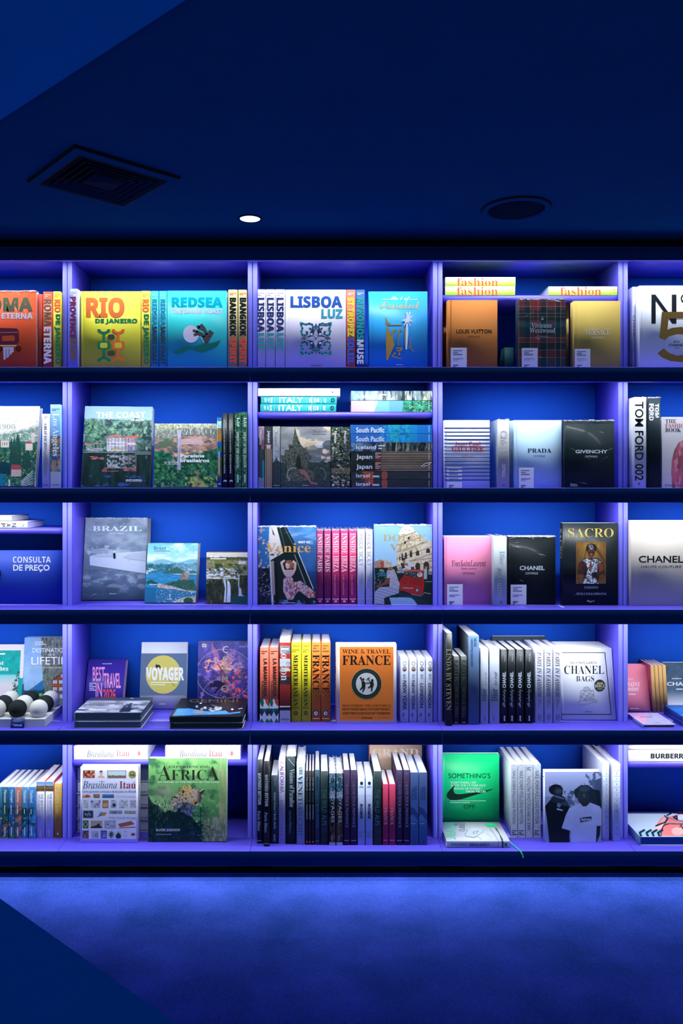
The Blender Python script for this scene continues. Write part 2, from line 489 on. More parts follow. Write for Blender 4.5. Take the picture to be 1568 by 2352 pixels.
# ------------------------------------------------------------------ books
PAPER = 'e4e4ec'
def book_parts(root, M, W, H, Tk, col, spine=None, back=None, mat=None, pages=PAPER, soft=False,
               front_els=(), spine_els=(), pose='face', wrap=False, sticker=None, back_els=()):
    """cover with boards, hinge and spine; page block; printing sighted onto the faces"""
    col_f = C(col); col_s = C(spine or col); col_b = C(back or col)
    bt = 0.0008 if soft else min(0.0026, Tk * 0.18)
    over = 0.0 if soft else 0.0028
    mb = MB()
    r = min(0.0035, Tk * 0.22)
    g = 0.0 if soft else 0.0011
    j = min(0.008, W * 0.06)
    outer = [(W, 0), (j + 0.005, 0), (j + 0.0025, g), (j, 0), (r, 0), (r * 0.3, r * 0.3), (0, r), (0, Tk - r), (r * 0.3, Tk - r * 0.3), (r, Tk),
             (j, Tk), (j + 0.0025, Tk - g), (j + 0.005, Tk), (W, Tk)]
    inner = [(W, Tk - bt), (max(bt, r * 0.6), Tk - bt), (bt, Tk - max(bt, r * 0.6)), (bt, max(bt, r * 0.6)), (max(bt, r * 0.6), bt), (W, bt)]
    oc = [col_f, col_f, col_f, col_f, col_s, col_s, col_s, col_s, col_s, col_b, col_b, col_b, col_b]
    n, m = len(outer), len(inner)
    zs = (0.0, H)
    v = [(x, y, z) for z in zs for x, y in outer] + [(x, y, z) for z in zs for x, y in inner]
    f = []; t = []; k = []
    for i in range(n - 1):
        f += [i, n + i, n + i + 1, i + 1]; t.append(4); k.append(oc[i])
    for i in range(m - 1):
        a = 2 * n
        f += [a + i, a + m + i, a + m + i + 1, a + i + 1]; t.append(4); k.append(C('d8d8e0'))
    f += [n - 1, 2 * n - 1, 2 * n + m, 2 * n]; t.append(4); k.append(col_b)
    f += [2 * n + m - 1, 2 * n + 2 * m - 1, n, 0]; t.append(4); k.append(col_f)
    for lev in (0, 1):
        oo, ii = lev * n, 2 * n + lev * m
        rings = [([0, 1, 2, 3, 4], [5, 4], col_f), ([4, 5, 6], [4, 3], col_s), ([6, 7], [3, 2], col_s), ([7, 8, 9], [2, 1], col_s), ([9, 10, 11, 12, 13], [1, 0], col_b)]
        for ou, inn, cc in rings:
            lp = [oo + x for x in ou] + [ii + x for x in reversed(inn)]
            if lev == 1: lp = lp[::-1]
            f += lp; t.append(len(lp)); k.append(cc)
    mb.add(v, f, t, k)
    if front_els:
        lay(mb, M, front_els, (0, 0, 0), (1, 0, 0), (0, 0, 1), (0, -1, 0), (0, W, 0, H))
    if spine_els:
        lay(mb, M, spine_els, (0, 0, 0), (0, -1, 0), (0, 0, 1), (-1, 0, 0), (-Tk, 0, 0, H))
    if back_els:
        lay(mb, M, back_els, (0, Tk, 0), (1, 0, 0), (0, 0, 1), (0, 1, 0), (0, W, 0, H))
    mat = mat or M_PRINT
    mb.build('cover', [M_WRAPPED if wrap else mat, M_FOIL], root)
    pg = MB()
    y0, y1 = bt + 0.0002, Tk - bt - 0.0002
    x1 = W - over; ny = 5
    prof = [(max(bt, 0.003) + 0.0006, y0)]
    for i in range(ny + 1):
        s = i / ny
        prof.append((x1 - (0 if soft else 0.0016) * math.sin(math.pi * s), y0 + (y1 - y0) * s))
    prof.append((max(bt, 0.003) + 0.0006, y1))
    z0, z1 = over, H - over
    pg.extrude(prof, z0, z1, C(pages))
    pg.poly([(x, y, z1) for x, y in prof], C(pages)); pg.poly([(x, y, z0) for x, y in reversed(prof)], C(pages))
    pg.build('pages', M_PAGES, root)
    if sticker:
        (sx0, sy0, sx1, sy1), surf = sticker
        st = MB()
        args = ((0, 0, 0), (1, 0, 0), (0, 0, 1), (0, -1, 0), (0, W, 0, H))
        w = sx1 - sx0; h = sy1 - sy0
        els = [Bx(sx0, sy0, sx1, sy1, 'cfd0e8')] + small(sx0 + w * .14, sy0 + h * .12, sx0 + w * .72, sy0 + h * .34, 3, '70749a') \
            + small(sx0 + w * .14, sy0 + h * .5, sx0 + w * .78, sy0 + h * .6, 2, '888cb0') + small(sx0 + w * .14, sy0 + h * .83, sx0 + w * .46, sy0 + h * .95, 2, '30345a')
        lay(st, M, els, *args, base=0.0016)
        so = st.build('sticker', [M_PRINT, M_FOIL], root)
        so['label'] = 'small pale paper sticker with fine print'
    if wrap:
        fm = MB(); e = 0.0006; rg = np.random.RandomState(int(abs(W * 1e5 + H * 7e4 + Tk * 3e4)) % 99991)
        nx, nz = 14, 18
        for yy, sgn in ((-e - (0.0022 if pose == 'face' else 0.0008), 1), (Tk + e, -1)):
            gx = np.linspace(-e, W + e, nx + 1); gz = np.linspace(0.0, H + e, nz + 1)
            vv = []
            for b in range(nz + 1):
                for a in range(nx + 1):
                    edge = a in (0, nx) or b in (0, nz)
                    vv.append((gx[a], yy - sgn * (0 if edge else rg.rand() * 0.0006), gz[b]))
            q = []
            for b in range(nz):
                for a in range(nx):
                    i = b * (nx + 1) + a
                    q += [i, i + 1, i + nx + 2, i + nx + 1]
            fm.add(vv, q, [4] * (nx * nz), (1, 1, 1))
        # crimped film along the top edge
        pts = 22
        for yy in (-e - 0.0022, Tk + e):
            vv = []
            for i in range(pts + 1):
                x = -e + (W + 2 * e) * i / pts
                vv.append((x, yy, H + e)); vv.append((min(max(x + rg.uniform(-.003, .003), 0), W), yy + (Tk * 0.5 - yy) * rg.uniform(.35, .8), H + e + rg.uniform(0.0008, 0.005)))
            q = []
            for i in range(pts): q += [2 * i, 2 * i + 2, 2 * i + 3, 2 * i + 1]
            fm.add(vv, q, [4] * pts, (1, 1, 1), 1)
        fy = -e - (0.0024 if pose == 'face' else 0.0010)
        if pose == 'face':
            vv = []
            for i in range(pts + 1):
                x = W * i / pts; vv += [(x, fy, H + e), (x, fy, H - rg.uniform(.0012, .0045))]
            fm.add(vv, q, [4] * pts, (1, 1, 1), 1)
            for k in range(7):   # stray creases
                cx_ = rg.uniform(.1, .9) * W; cz_ = H * (1 - rg.rand() ** 2 * .95); an = rg.uniform(-.5, .5); ln = rg.uniform(.008, .03); w_ = rg.uniform(.0004, .0011)
                dx_, dz_ = math.cos(an) * ln, math.sin(an) * ln
                ps = [(cx_ - dx_, cz_ - dz_), (cx_ + dx_, cz_ + dz_), (cx_ + dx_ * .4, cz_ + dz_ * .4 + w_ * 2)]
                fm.poly([(min(max(a_, 0), W), fy, min(max(b_, 0), H)) for a_, b_ in ps], (1, 1, 1), 1)
        else:
            fx = -e - .0002
            vv = []
            for i in range(7): yy_ = Tk * i / 6; vv += [(fx, yy_, H + e), (fx, yy_, H - rg.uniform(.001, .005))]
            fm.add(vv, sum([[2 * i, 2 * i + 2, 2 * i + 3, 2 * i + 1] for i in range(6)], []), [4] * 6, (1, 1, 1), 1)
        for xx in (-e, W + e):
            fm.add([(xx, -e - .0022, 0.0), (xx, Tk + e, 0.0), (xx, Tk + e, H + e), (xx, -e - .0022, H + e)], [0, 1, 2, 3], [4], (1, 1, 1))
        fo = fm.build('shrink_wrap', [M_FILM, M_FOLD], root)
        fo['label'] = 'clear crinkled plastic film'

YDEF = {0: 0.105, 1: 0.105, 2: 0.14, 3: 0.11, 4: 0.06}
def clear_of_uprights(X0, X1, yback):
    if yback < 0.12: return X0, X1
    c = (X0 + X1) / 2
    k = math.floor((c - UX0) / UW)
    lo, hi = UX0 + k * UW + 0.0226, UX0 + (k + 1) * UW - 0.0226
    if X0 < lo and lo - X0 < 0.03: X0 = lo
    if X1 > hi and X1 - hi < 0.03: X1 = hi
    return X0, X1
def depth_for(py, z):
    return (ZC - z) * F / (py - CY) - DY
def face(x0, x1, yt, col, label, els=(), yb=None, yf=None, lean=0.0, yaw=0.0, t=0.028, cat='book', group=None, z0=None,
         copies=0, copy_label=None, name='book', roll=0.0, sides=None, cgroup=None, **kw):
    """an upright book with its front cover to the room; x0..x1 its bottom edge"""
    z0 = SHELF_Z[ROW[0]] if z0 is None else z0
    a = math.radians(lean)
    zb = z0 + t * math.sin(a) + 0.0004
    if yf is None: yf = depth_for(qy(yb), zb) if yb is not None else YDEF[ROW[0]]
    k = (qy(yt) - CY) / F
    H = (ZC - zb - k * (DY + yf)) / (math.cos(a) + k * math.sin(a))
    X0, X1 = wx(qx(x0), yf), wx(qx(x1), yf)
    X0, X1 = clear_of_uprights(X0, X1, yf + t + H * math.sin(a))
    W = (X1 - X0) / math.cos(math.radians(yaw)) if yaw <= 0 else (X1 - X0)
    if yaw:
        yw = math.radians(yaw); rr = (qx(x1) - CX) / F
        W = (rr * (yf + DY) - X0) / (math.cos(yw) - rr * math.sin(yw))
    for c in range(copies, -1, -1):
        off = c * (t + (0.0062 if kw.get('wrap') else 0.0015))
        M = Matrix.Translation((X0, yf + off / math.cos(a), zb)) @ Matrix.Rotation(math.radians(yaw), 4, 'Z') @ Matrix.Rotation(math.radians(roll), 4, 'Y') @ Matrix.Rotation(-a, 4, 'X')
        if c:
            root = thing(name, copy_label, cat, M, cgroup or copy_label)
            book_parts(root, M, W, H * (1 - .002 * (c % 2)), t, col, **{q: w for q, w in kw.items() if q not in ('sticker', 'wrap')})
        else:
            root = thing(name, label, cat, M, group)
            book_parts(root, M, W, H, t, col, front_els=els, **kw)
    return dict(root=root, M=M, W=W, H=H, yf=yf, t=t)
def spine(x0, x1, yt, col, label, els=(), yb=None, yf=None, d=0.21, cat='book', group=None, z0=None, lean=0.0, roll=0.0, yaw=0.0, name='book', face_col=None, **kw):
    """an upright book with its spine to the room"""
    z0 = (SHELF_Z[ROW[0]] if z0 is None else z0) + 0.0004
    a = math.radians(lean)
    if yf is None: yf = depth_for(qy(yb), z0) if yb is not None else YDEF[ROW[0]]
    k = (qy(yt) - CY) / F
    H = (ZC - z0 - k * (DY + yf)) / (math.cos(a) + k * math.sin(a))
    X0, X1 = wx(qx(x0), yf), wx(qx(x1), yf)
    X0, X1 = clear_of_uprights(X0, X1, yf + d)
    Tk = X1 - X0 - (0.0028 if kw.get('wrap') else 0.0006)
    M = Matrix.Translation((X1 - (0.0016 if kw.get('wrap') else 0.0003), yf, z0 + d * math.sin(a) + Tk * abs(math.sin(math.radians(roll))))) @ Matrix.Rotation(math.radians(yaw), 4, 'Z') @ Matrix.Rotation(-a, 4, 'X') @ Matrix.Rotation(math.radians(roll), 4, 'Y') @ Matrix.Rotation(math.pi / 2, 4, 'Z')
    root = thing(name, label, cat, M, group)
    fc = face_col or col
    book_parts(root, M, d, H, Tk, fc, spine=col, back=kw.pop('back', fc), spine_els=els, pose='spine', **kw)
    return root
def flat(x0, x1, yt, col, label, els=(), z0=0, yf=0.1, d=0.2, cat='book', group=None, name='book', fels=(), yaw=0.0, **kw):
    """lying on its back cover, spine to the room, head of the book to the left"""
    Tk = wz(qy(yt), yf) - z0 - 0.0004
    X0, X1 = wx(qx(x0), yf), wx(qx(x1), yf)
    X0, X1 = clear_of_uprights(X0, X1, yf + d)
    H = X1 - X0
    M = Matrix(((0, 0, -1, X1), (1, 0, 0, yf), (0, -1, 0, z0 + Tk + 0.0002), (0, 0, 0, 1)))
    if yaw:
        p = Matrix.Translation((X0, yf, 0)); M = p @ Matrix.Rotation(math.radians(yaw), 4, 'Z') @ p.inverted() @ M
    root = thing(name, label, cat, M, group)
    book_parts(root, M, d, H, Tk, col, spine_els=(), front_els=fels, **kw)
    if els:
        lb = MB()
        lay(lb, M, els, (0, 0, 0), (0, 0, -1), (0, -1, 0), (-1, 0, 0), (-H, 0, -Tk, 0), base=0.0003)
        merge_into(root, lb)
    return z0 + Tk + 0.0004
def merge_into(root, lb):
    """add the builder's faces to the thing's cover mesh"""
    cov = [c for c in root.children if c.name.split('.')[0] == 'cover'][0]
    me = cov.data
    nv, nl, npz = len(me.vertices), len(me.loops), len(me.polygons)
    co = np.zeros(nv * 3); me.vertices.foreach_get('co', co)
    L = np.zeros(nl, dtype=int); me.loops.foreach_get('vertex_index', L)
    N = np.zeros(npz, dtype=int); me.polygons.foreach_get('loop_total', N)
    I = np.zeros(npz, dtype=int); me.polygons.foreach_get('material_index', I)
    K = np.zeros(npz * 4); me.attributes['tint'].data.foreach_get('color', K)
    mb = MB()
    mb.add(co.reshape(-1, 3), L, N, K.reshape(-1, 4)[:, :3]); mb.I[0] = I
    for v, l, n, k, i in zip(lb.V, lb.L, lb.N, lb.K, lb.I):
        mb.V.append(v); mb.L.append(l + nv); mb.N.append(n); mb.K.append(k); mb.I.append(i)
    new = mb.build('tmp', list(me.materials))
    cov.data = new.data; cov.data.name = 'cover'
    bpy.data.objects.remove(new); bpy.data.meshes.remove(me)
def lying(x0, x1, yt, yb, depth, col, label, els=(), z0=0, yf=None, cat='book', group=None, name='book', yaw=0.0, **kw):
    """lying on its back cover, foot of the book to the room"""
    if yf is None: yf = depth_for(qy(yb), z0)
    Tk = wz(qy(yt), yf) - z0 - 0.0004
    X0, X1 = wx(qx(x0), yf), wx(qx(x1), yf)
    W = X1 - X0
    M = Matrix(((1, 0, 0, X0), (0, 0, 1, yf), (0, -1, 0, z0 + Tk + 0.0002), (0, 0, 0, 1)))
    if yaw:
        p = Matrix.Translation((X0, yf, 0)); M = p @ Matrix.Rotation(math.radians(yaw), 4, 'Z') @ p.inverted() @ M
    root = thing(name, label, cat, M, group)
    book_parts(root, M, W, depth, Tk, col, front_els=els, **kw)
    return z0 + Tk + 0.0004, yf

# ------------------------------------------------------------------ room
FZ = 0.067             # floor level below the shelves
mb = MB(); mb.poly([(-4, -5, FZ), (4.5, -5, FZ), (4.5, 0.42, FZ), (-4, 0.42, FZ)]); struct(mb.build('floor', M_CARPET))
mb = MB(); mb.poly([(-4, 0.42, 2.645), (4.5, 0.42, 2.645), (4.5, -5, 2.645), (-4, -5, 2.645)]); struct(mb.build('ceiling', M_CEIL))
mb = MB(); mb.poly([(-4, 0.42, FZ), (4.5, 0.42, FZ), (4.5, 0.42, 2.645), (-4, 0.42, 2.645)]); struct(mb.build('wall_back', M_BLUE))
mb = MB(); mb.box(-1.83, 2.06, 0.05, 0.40, 2.6, 2.643); struct(mb.build('trim_1', M_BLACK))
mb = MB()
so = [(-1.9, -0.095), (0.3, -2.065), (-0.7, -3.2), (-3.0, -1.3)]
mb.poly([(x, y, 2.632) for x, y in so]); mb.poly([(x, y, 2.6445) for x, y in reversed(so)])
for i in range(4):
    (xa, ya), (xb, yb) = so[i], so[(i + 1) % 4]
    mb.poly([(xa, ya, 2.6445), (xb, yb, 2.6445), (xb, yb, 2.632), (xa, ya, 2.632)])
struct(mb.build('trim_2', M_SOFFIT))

# display plinth at the lower left
pr = thing('display_plinth', 'low matt blue plinth cutting across the lower left corner of the carpet', 'plinth', Matrix.Translation((-0.75, -1.125, FZ)))
ux = Vector((0.745, -0.667, 0)); uy = Vector((-0.667, -0.745, 0))
def slab(nm, a0, a1, b0, b1, z0, z1, mat):
    m = MB(); c = [ux * a + uy * b for a, b in ((a0, b0), (a1, b0), (a1, b1), (a0, b1))]
    m.extrude([(p.x, p.y) for p in c], z0, z1, C('ffffff'))
    m.poly([(p.x, p.y, z1) for p in c]); m.poly([(p.x, p.y, z0) for p in reversed(c)])
    return m.build(nm, mat, pr)
slab('body', -0.9, 1.1, 0.012, 0.95, 0.06, 0.411, M_PLINTH)
slab('top', -0.912, 1.112, 0, 0.962, 0.411, 0.433, M_PLINTH)
slab('toe_kick', -0.86, 1.06, 0.05, 0.91, 0, 0.06, M_BLACK)

# ceiling fittings
ZT = 2.645
vent = thing('air_vent', 'square dark blue ceiling air vent turned corner to the bookcases', 'air vent', Matrix.Translation((-0.703, -0.5815, ZT)) @ Matrix.Rotation(math.radians(-41.5 + 83), 4, 'Z'))
def ring(m, a, b, za, zb):
    for i in range(4):
        c = [(1, 1), (-1, 1), (-1, -1), (1, -1)]
        (sx, sy), (tx, ty) = c[i], c[(i + 1) % 4]
        m.poly([(sx * a, sy * a, za), (tx * a, ty * a, za), (tx * b, ty * b, zb), (sx * b, sy * b, zb)])
m = MB(); h = 0.1785
ring(m, h, h, 0, -0.012); ring(m, h, h - 0.026, -0.012, -0.016); ring(m, h - 0.026, h - 0.028, -0.016, 0.0)
m.build('frame', M_CEIL, vent)
m = MB(); ring(m, h + 0.005, h, -0.0005, -0.0095); ring(m, h - .024, h - .030, -0.0166, -0.0166); m.build('shadow_ring', M_BLACK, vent)  # black rings painted in as the shadow line round the frame
m = MB(); m.poly([(-h + .03, -h + .03, -0.001), (h - .03, -h + .03, -0.001), (h - .03, h - .03, -0.001), (-h + .03, h - .03, -0.001)]); m.build('backing', M_BLACK, vent)
for i in range(4):
    a = h - 0.036 - i * 0.022
    m = MB(); ring(m, a, a - 0.006, -0.015, -0.0152); ring(m, a - 0.006, a - 0.018, -0.0152, -0.003); m.build('louvre', M_VENT, vent)
m = MB(); a = 0.052; m.box(-a, a, -a, a, -0.0145, -0.010); m.build('core_plate', M_VENT, vent)

spk = thing('ceiling_speaker', 'round dark blue speaker grille set in the ceiling', 'speaker', Matrix.Translation((0.724, 2.897 - 3.2, ZT)))
m = MB(); m.lathe([(0.122, 0), (0.122, -0.006), (0.116, -0.010), (0.104, -0.010), (0.102, -0.004)], 48); m.build('rim', M_CEIL, spk, True)
m = MB(); m.lathe([(0.126, -0.0004), (0.1225, -0.0062)], 48); m.build('shadow_ring', M_BLACK, spk, True)  # dark ring drawn as a shadow around the speaker rim
m = MB(); m.lathe([(0.103, -0.002), (0.09, -0.005), (0.05, -0.008), (0.0005, -0.009)], 48); m.build('grille', plain('speaker_mesh', (0.0004, 0.009, 0.04), 0.85, 0.01, (900, 0.3)), spk, True)
dl = thing('downlight', 'small round lit downlight in the ceiling', 'ceiling light', Matrix.Translation((-0.253, 3.004 - 3.2, ZT)))
m = MB(); m.lathe([(0.045, 0), (0.0445, -0.003), (0.040, -0.004), (0.038, -0.001)], 40); m.build('trim_ring', M_VENT, dl, True)
m = MB(); m.lathe([(0.0385, -0.0015), (0.025, -0.003), (0.0005, -0.0035)], 40); m.build('lens', M_LAMP, dl, True)
ld = bpy.data.lights.new('downlight_beam', 'SPOT'); ld.energy = DOWN_POWER; ld.color = (0.5, 0.62, 1.0); ld.spot_size = 2.2; ld.spot_blend = 0.8; ld.shadow_soft_size = 0.035
lo = bpy.data.objects.new('downlight_beam', ld); COL.objects.link(lo); lo.location = (0, 0, -0.012); lo.parent = dl

# ------------------------------------------------------------------ bookcases
TOPS = SHELF_Z; FH = 0.0595; YD = 0.1235; YB = 0.40
INNER = {0: [(2, 1213.5)], 1: [(4, 1746.6)], 2: [(1, 946.3)], 3: [(0, 677.5)], 4: [(4, 1750.8)]}
INNER_Z = {}
ULAB = ['leftmost blue bookcase, cut by the frame, holding the price check panel and stone balls',
        'blue bookcase with flat black space books and a leopard cover below',
        'central blue bookcase with the orange wine book and a full bottom row of spines',
        'blue bookcase with the plaid book on top and the bright green book at the bottom',
        'rightmost blue bookcase, cut by the frame, holding the black and gold number five book']
for u in range(5):
    root = thing('bookcase', ULAB[u], 'bookcase', Matrix.Translation((UX0 + UW * u, 0, 0)), 'run of blue bookcases')
    g = 0.0008; pw = 0.0195
    for xa in (g, UW - g - pw):
        m = MB(); e = 0.0012
        m.extrude([(xa, YB), (xa, YD + e), (xa + e, YD), (xa + pw - e, YD), (xa + pw, YD + e), (xa + pw, YB)], 0.1688, 2.5785, C('ffffff'))
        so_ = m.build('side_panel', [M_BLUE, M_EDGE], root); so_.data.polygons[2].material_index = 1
    m = MB(); m.box(g, UW - g, YB, YB + 0.016, 0.112, 2.5785); m.build('back_panel', M_BACK, root)
    m = MB(); m.box(g, UW - g, 0.03, 0.045, FZ + 0.001, 0.111); m.build('toe_kick', M_BLACK, root)
    for r in range(-1, 5):
        zt = TOPS[r] if r >= 0 else 2.598
        zb_ = zt - (FH if r >= 0 else 0.0545)
        th = 0.0195
        m = MB(); e = 0.0012
        prof = [(0.018, zb_), (e, zb_), (0, zb_ + e), (0, zt - e), (e, zt), (YD - .0005, zt), (YD - .0005, zt - th), (0.018, zt - th)]
        if r == 4: prof = [(0.12, zb_), (e, zb_), (0, zb_ + e), (0, zt - e), (e, zt), (YD - .0005, zt), (YD - .0005, zb_)]
        n = len(prof)
        v = [(x, y, z) for x in (g, UW - g) for y, z in prof]
        f = []
        for i in range(n):
            j = (i + 1) % n; f += [i, j, n + j, n + i]
        m.add(v, f, [4] * n, (1, 1, 1))
        m.poly([(g, y, z) for y, z in prof]); m.poly([(UW - g, y, z) for y, z in reversed(prof)])
        if r < 4: # rear of the board, stopping just short of the back as a shadow gap
            m.box(g + pw + .0003, UW - g - pw - .0003, YD - .0005, 0.388, zt - th, zt); m.box(g + pw + .0003, UW - g - pw - .0003, 0.388, YB, zt - 0.006, zt)
        else:
            m.box(g + pw + .0003, UW - g - pw - .0003, YD - .0005, YB, zt - th, zt)
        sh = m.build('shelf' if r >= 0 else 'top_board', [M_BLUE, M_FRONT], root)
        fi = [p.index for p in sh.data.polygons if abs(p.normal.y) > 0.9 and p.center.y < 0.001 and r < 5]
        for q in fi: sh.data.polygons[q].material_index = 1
        if r < 4:
            m = MB(); m.box(0.02, UW - 0.02, 0.0185, 0.0215, zb_ + 0.001, zt - th - .001); m.box(0.02, UW - 0.02, 0.0185, 0.040, zt - th - .004, zt - th - .001)
            m.build('light_channel', M_CHANNEL, sh)
            m = MB(); m.box(0.022, UW - 0.022, 0.024, 0.036, zt - th - .0065, zt - th - .0042); m.build('light_strip', M_LED, sh)
            l = bpy.data.lights.new('shelf_strip_light', 'AREA'); l.shape = 'RECTANGLE'; l.size = UW - 0.05; l.size_y = 0.008
            l.energy = LED_POWER; l.spread = LED_SPREAD; l.color = LED_COLOR
            o = bpy.data.objects.new('shelf_strip_light', l); COL.objects.link(o)
            o.parent = root; o.location = (UW / 2, 0.029, zt - th - 0.0075); o.rotation_euler = (math.radians(LED_TILT), 0, 0)
    for r, py in INNER[u]:
        zt = wz(py, YD); INNER_Z[(u, r)] = zt
        m = MB(); m.box(g + pw + .0003, UW - g - pw - .0003, YD + 0.005, YB - .001, zt - 0.0235, zt); m.build('inner_shelf', M_BLUE, root)

# ================================================================== books
WHT = 'e8e6ee'
def cap3(x0, x1, y0, y1, col): return small(x0 + (x1 - x0) * .15, y0, x1 - (x1 - x0) * .15, y1, 2, col)
# ------------------------------------------------------------------ top row
fr(0, 640, 8, 0)
roma = [T('ROMA', -430, 345, 603, 605, '5f6a50', 'X'), T('ETERNA', 30, 632, 605, 740, 'd8cfe0', 'X'),
        P([(-200, 900), (310, 915), (345, 960), (352, 1170), (310, 1200), (-200, 1205)], '5c1c34'),
        P([(40, 1055), (255, 1040), (278, 1080), (270, 1145), (40, 1150)], 'b04a2c'), Ln([(0, 990), (330, 985)], 14, 'a07068'),
        Bx(-200, 1222, 300, 1245, 'cdb890'), Ring(342, 1290, 42, 45, 14, '8f8a62'), Ring(342, 1290, 18, 20, 10, '8f8a62'), Ring(-10, 1290, 40, 45, 14, '8f8a62'),
        P([(60, 1258), (255, 1258), (255, 1350), (222, 1362), (215, 1390), (185, 1400), (170, 1440), (135, 1450), (110, 1480), (68, 1492)], 'b9b6d4'),
        Bx(110, 1290, 122, 1480, '9a5048'), Bx(165, 1290, 177, 1440, '9a5048')]
face(-430, 665, 225, 'd4502c', 'large orange red face-out book in clear film at far left of the top shelf', roma, t=.032, wrap=True, yf=.10)
spine(692, 783, 285, 'bd4632', 'plain orange red spine set back behind the film-wrapped face-out book', yf=.125, group=None)
spine(788, 966, 238, 'c04c36', 'red spine lettered ROMA in olive over pale capitals',
      cap3(788, 966, 290, 345, 'd8b0a0') + [T('ROMA', 805, 380, 945, 868, '6b6a50', 'B', 1), T('ETERNA', 805, 885, 945, 1570, 'd6cbe0', 'X', 1)], mat=M_GLOSS)
def rio_spine(x0, x1, lab, y):
    s = x1 - x0
    spine(x0, x1, y, 'dccf3c', lab, cap3(x0, x1, 290, 330, 'b8a040') + [T('RIO', x0 + s * .14, 383, x1 - s * .14, 620, 'f06a30', 'X', 1), T('DE JANEIRO', x0 + s * .14, 655, x1 - s * .14, 1575, '007a4a', 'X', 1)], group='yellow RIO books')
rio_spine(972, 1143, 'yellow spine with orange and green capitals, last book left of the first upright', 235)
spine(1252, 1424, 185, '8088dc', 'tall lavender spine lettered in dark red and ochre, against the bookcase upright',
      cap3(1252, 1424, 245, 305, 'b0b0f0') + [T('PROVENCE', 1282, 330, 1396, 1095, '7a2248', 'X', 1), T('GLORY', 1282, 1105, 1396, 1530, '8c5c34', 'X', 1)], face_col='d4d4e4', yf=.085, d=.2)
fr(180, 640, 8)
G, O = '007c4c', 'ee6c2c'
def wave(cx, c):
    h = [(cx - 120, 930), (cx - 66, 930), (cx - 52, 960), (cx - 22, 975), (cx + 22, 975), (cx + 52, 960), (cx + 66, 930), (cx + 120, 930), (cx + 108, 982), (cx + 62, 1000), (cx + 24, 1025), (cx + 24, 1130), (cx + 40, 1156), (cx - 40, 1156), (cx - 24, 1130), (cx - 24, 1025), (cx - 62, 1000), (cx - 108, 982)]
    return [P(h, c), RB(cx - 118, 1154, cx + 118, 1300, 40, c), RB(cx - 68, 1178, cx + 68, 1276, 30, 'd6cf3c'), P([(x, 2455 - y) for x, y in h][::-1], c)]
face(45, 1145, 232, 'e2da3a', 'yellow face-out book with big orange RIO and a green and orange wave pattern',
     [Bx(92, 232, 100, 1640, 'c6bf36'), T('RIO', 140, 345, 848, 718, 'f4783a', 'X'), T('DE JANEIRO', 310, 737, 1085, 838, '00845a', 'X')] + wave(468, G) + wave(733, O)
     + [RB(538, 1026, 672, 1122, 42, '46463a'), RB(538, 1328, 672, 1424, 42, '46463a')], t=.03, mat=M_PRINT)
rio_spine(1151, 1321, 'yellow spine with orange and green capitals beside the large yellow face-out book', 226)
for i, (x0, lab) in enumerate(((1327, 'turquoise spine, first of the two beside the yellow one'), (1480, 'turquoise spine next to the turquoise face-out book'))):
    spine(x0, x0 + 146, 226, '2aa2b8', lab, cap3(x0, x0 + 146, 290, 330, '7cc8d4') + [T('REDSEA', x0 + 24, 378, x0 + 118, 862, '0c86a6', 'X', 1), T('SAUDI COAST', x0 + 24, 872, x0 + 118, 1578, '24364a', 'X', 1)], group='turquoise books')
fr(376, 640, 8)
def coral(c, w): return [Ln(p, w, c) for p in ([(790, 1180), (740, 1060), (660, 1010), (560, 1035)], [(700, 1020), (610, 975), (545, 955)], [(800, 1160), (790, 1020), (740, 910), (690, 850)], [(740, 920), (650, 890), (620, 880)], [(800, 1160), (850, 1060), (850, 960)], [(855, 1060), (895, 990)])]
face(62, 1158, 222, '2cb8bc', 'turquoise face-out book with a white sun and dark coral over a green wave',
     [T('REDSEA', 145, 340, 1082, 530, '00a2bc', 'X'), T('THE SAUDI COAST', 142, 555, 1085, 645, 'd8d2ea', 'X'), E(500, 1017, 146, 160, 'c9c6de')] + coral('4c4444', 52)
     + [Ln([(740, 1180), (690, 1080), (660, 1060)], 8, 'c8e4dc'), P([(180, 1360), (200, 1325), (290, 1310), (350, 1260), (440, 1240), (540, 1268), (640, 1235), (740, 1190), (860, 1190), (960, 1165), (1045, 1130), (1000, 1230), (930, 1280), (820, 1310), (760, 1350), (680, 1362), (590, 1335), (520, 1300), (450, 1310), (330, 1375), (240, 1395)], '0a6660')], t=.03, mat=M_GLOSS)
for x0, lab in ((1180, 'left of two gold beige spines lettered BANGKOK'), (1366, 'right of two gold beige spines lettered BANGKOK, beside the upright')):
    spine(x0, x0 + 176, 203, 'a89a70', lab, cap3(x0, x0 + 176, 265, 300, 'd8806a') + [T('BANGKOK', x0 + 28, 350, x0 + 148, 1060, '0c181c', 'X', 1), T('SPIRIT', x0 + 28, 1085, x0 + 148, 1558, 'e2503c', 'X', 1)], group='gold beige BANGKOK books', mat=M_WRAPPED)
frame(560, 540, 1040)
for x0, x1, lab in ((92, 162, 'leftmost of three white spines lettered LISBOA'), (164, 234, 'middle of three white spines lettered LISBOA'), (236, 307, 'white LISBOA spine touching the white face-out book')):
    spine(x0, x1, 408, 'cdc7dc', lab, cap3(x0, x1, 432, 455, 'a8a4c0') + [T('LISBOA', x0 + 7, 470, x1 - 8, 728, '1c2c66', 'X', 1), T('LUZ', x0 + 7, 735, x1 - 8, 862, '2a8c9c', 'X', 1)], group='white LISBOA books')
fr(640, 650, 8)
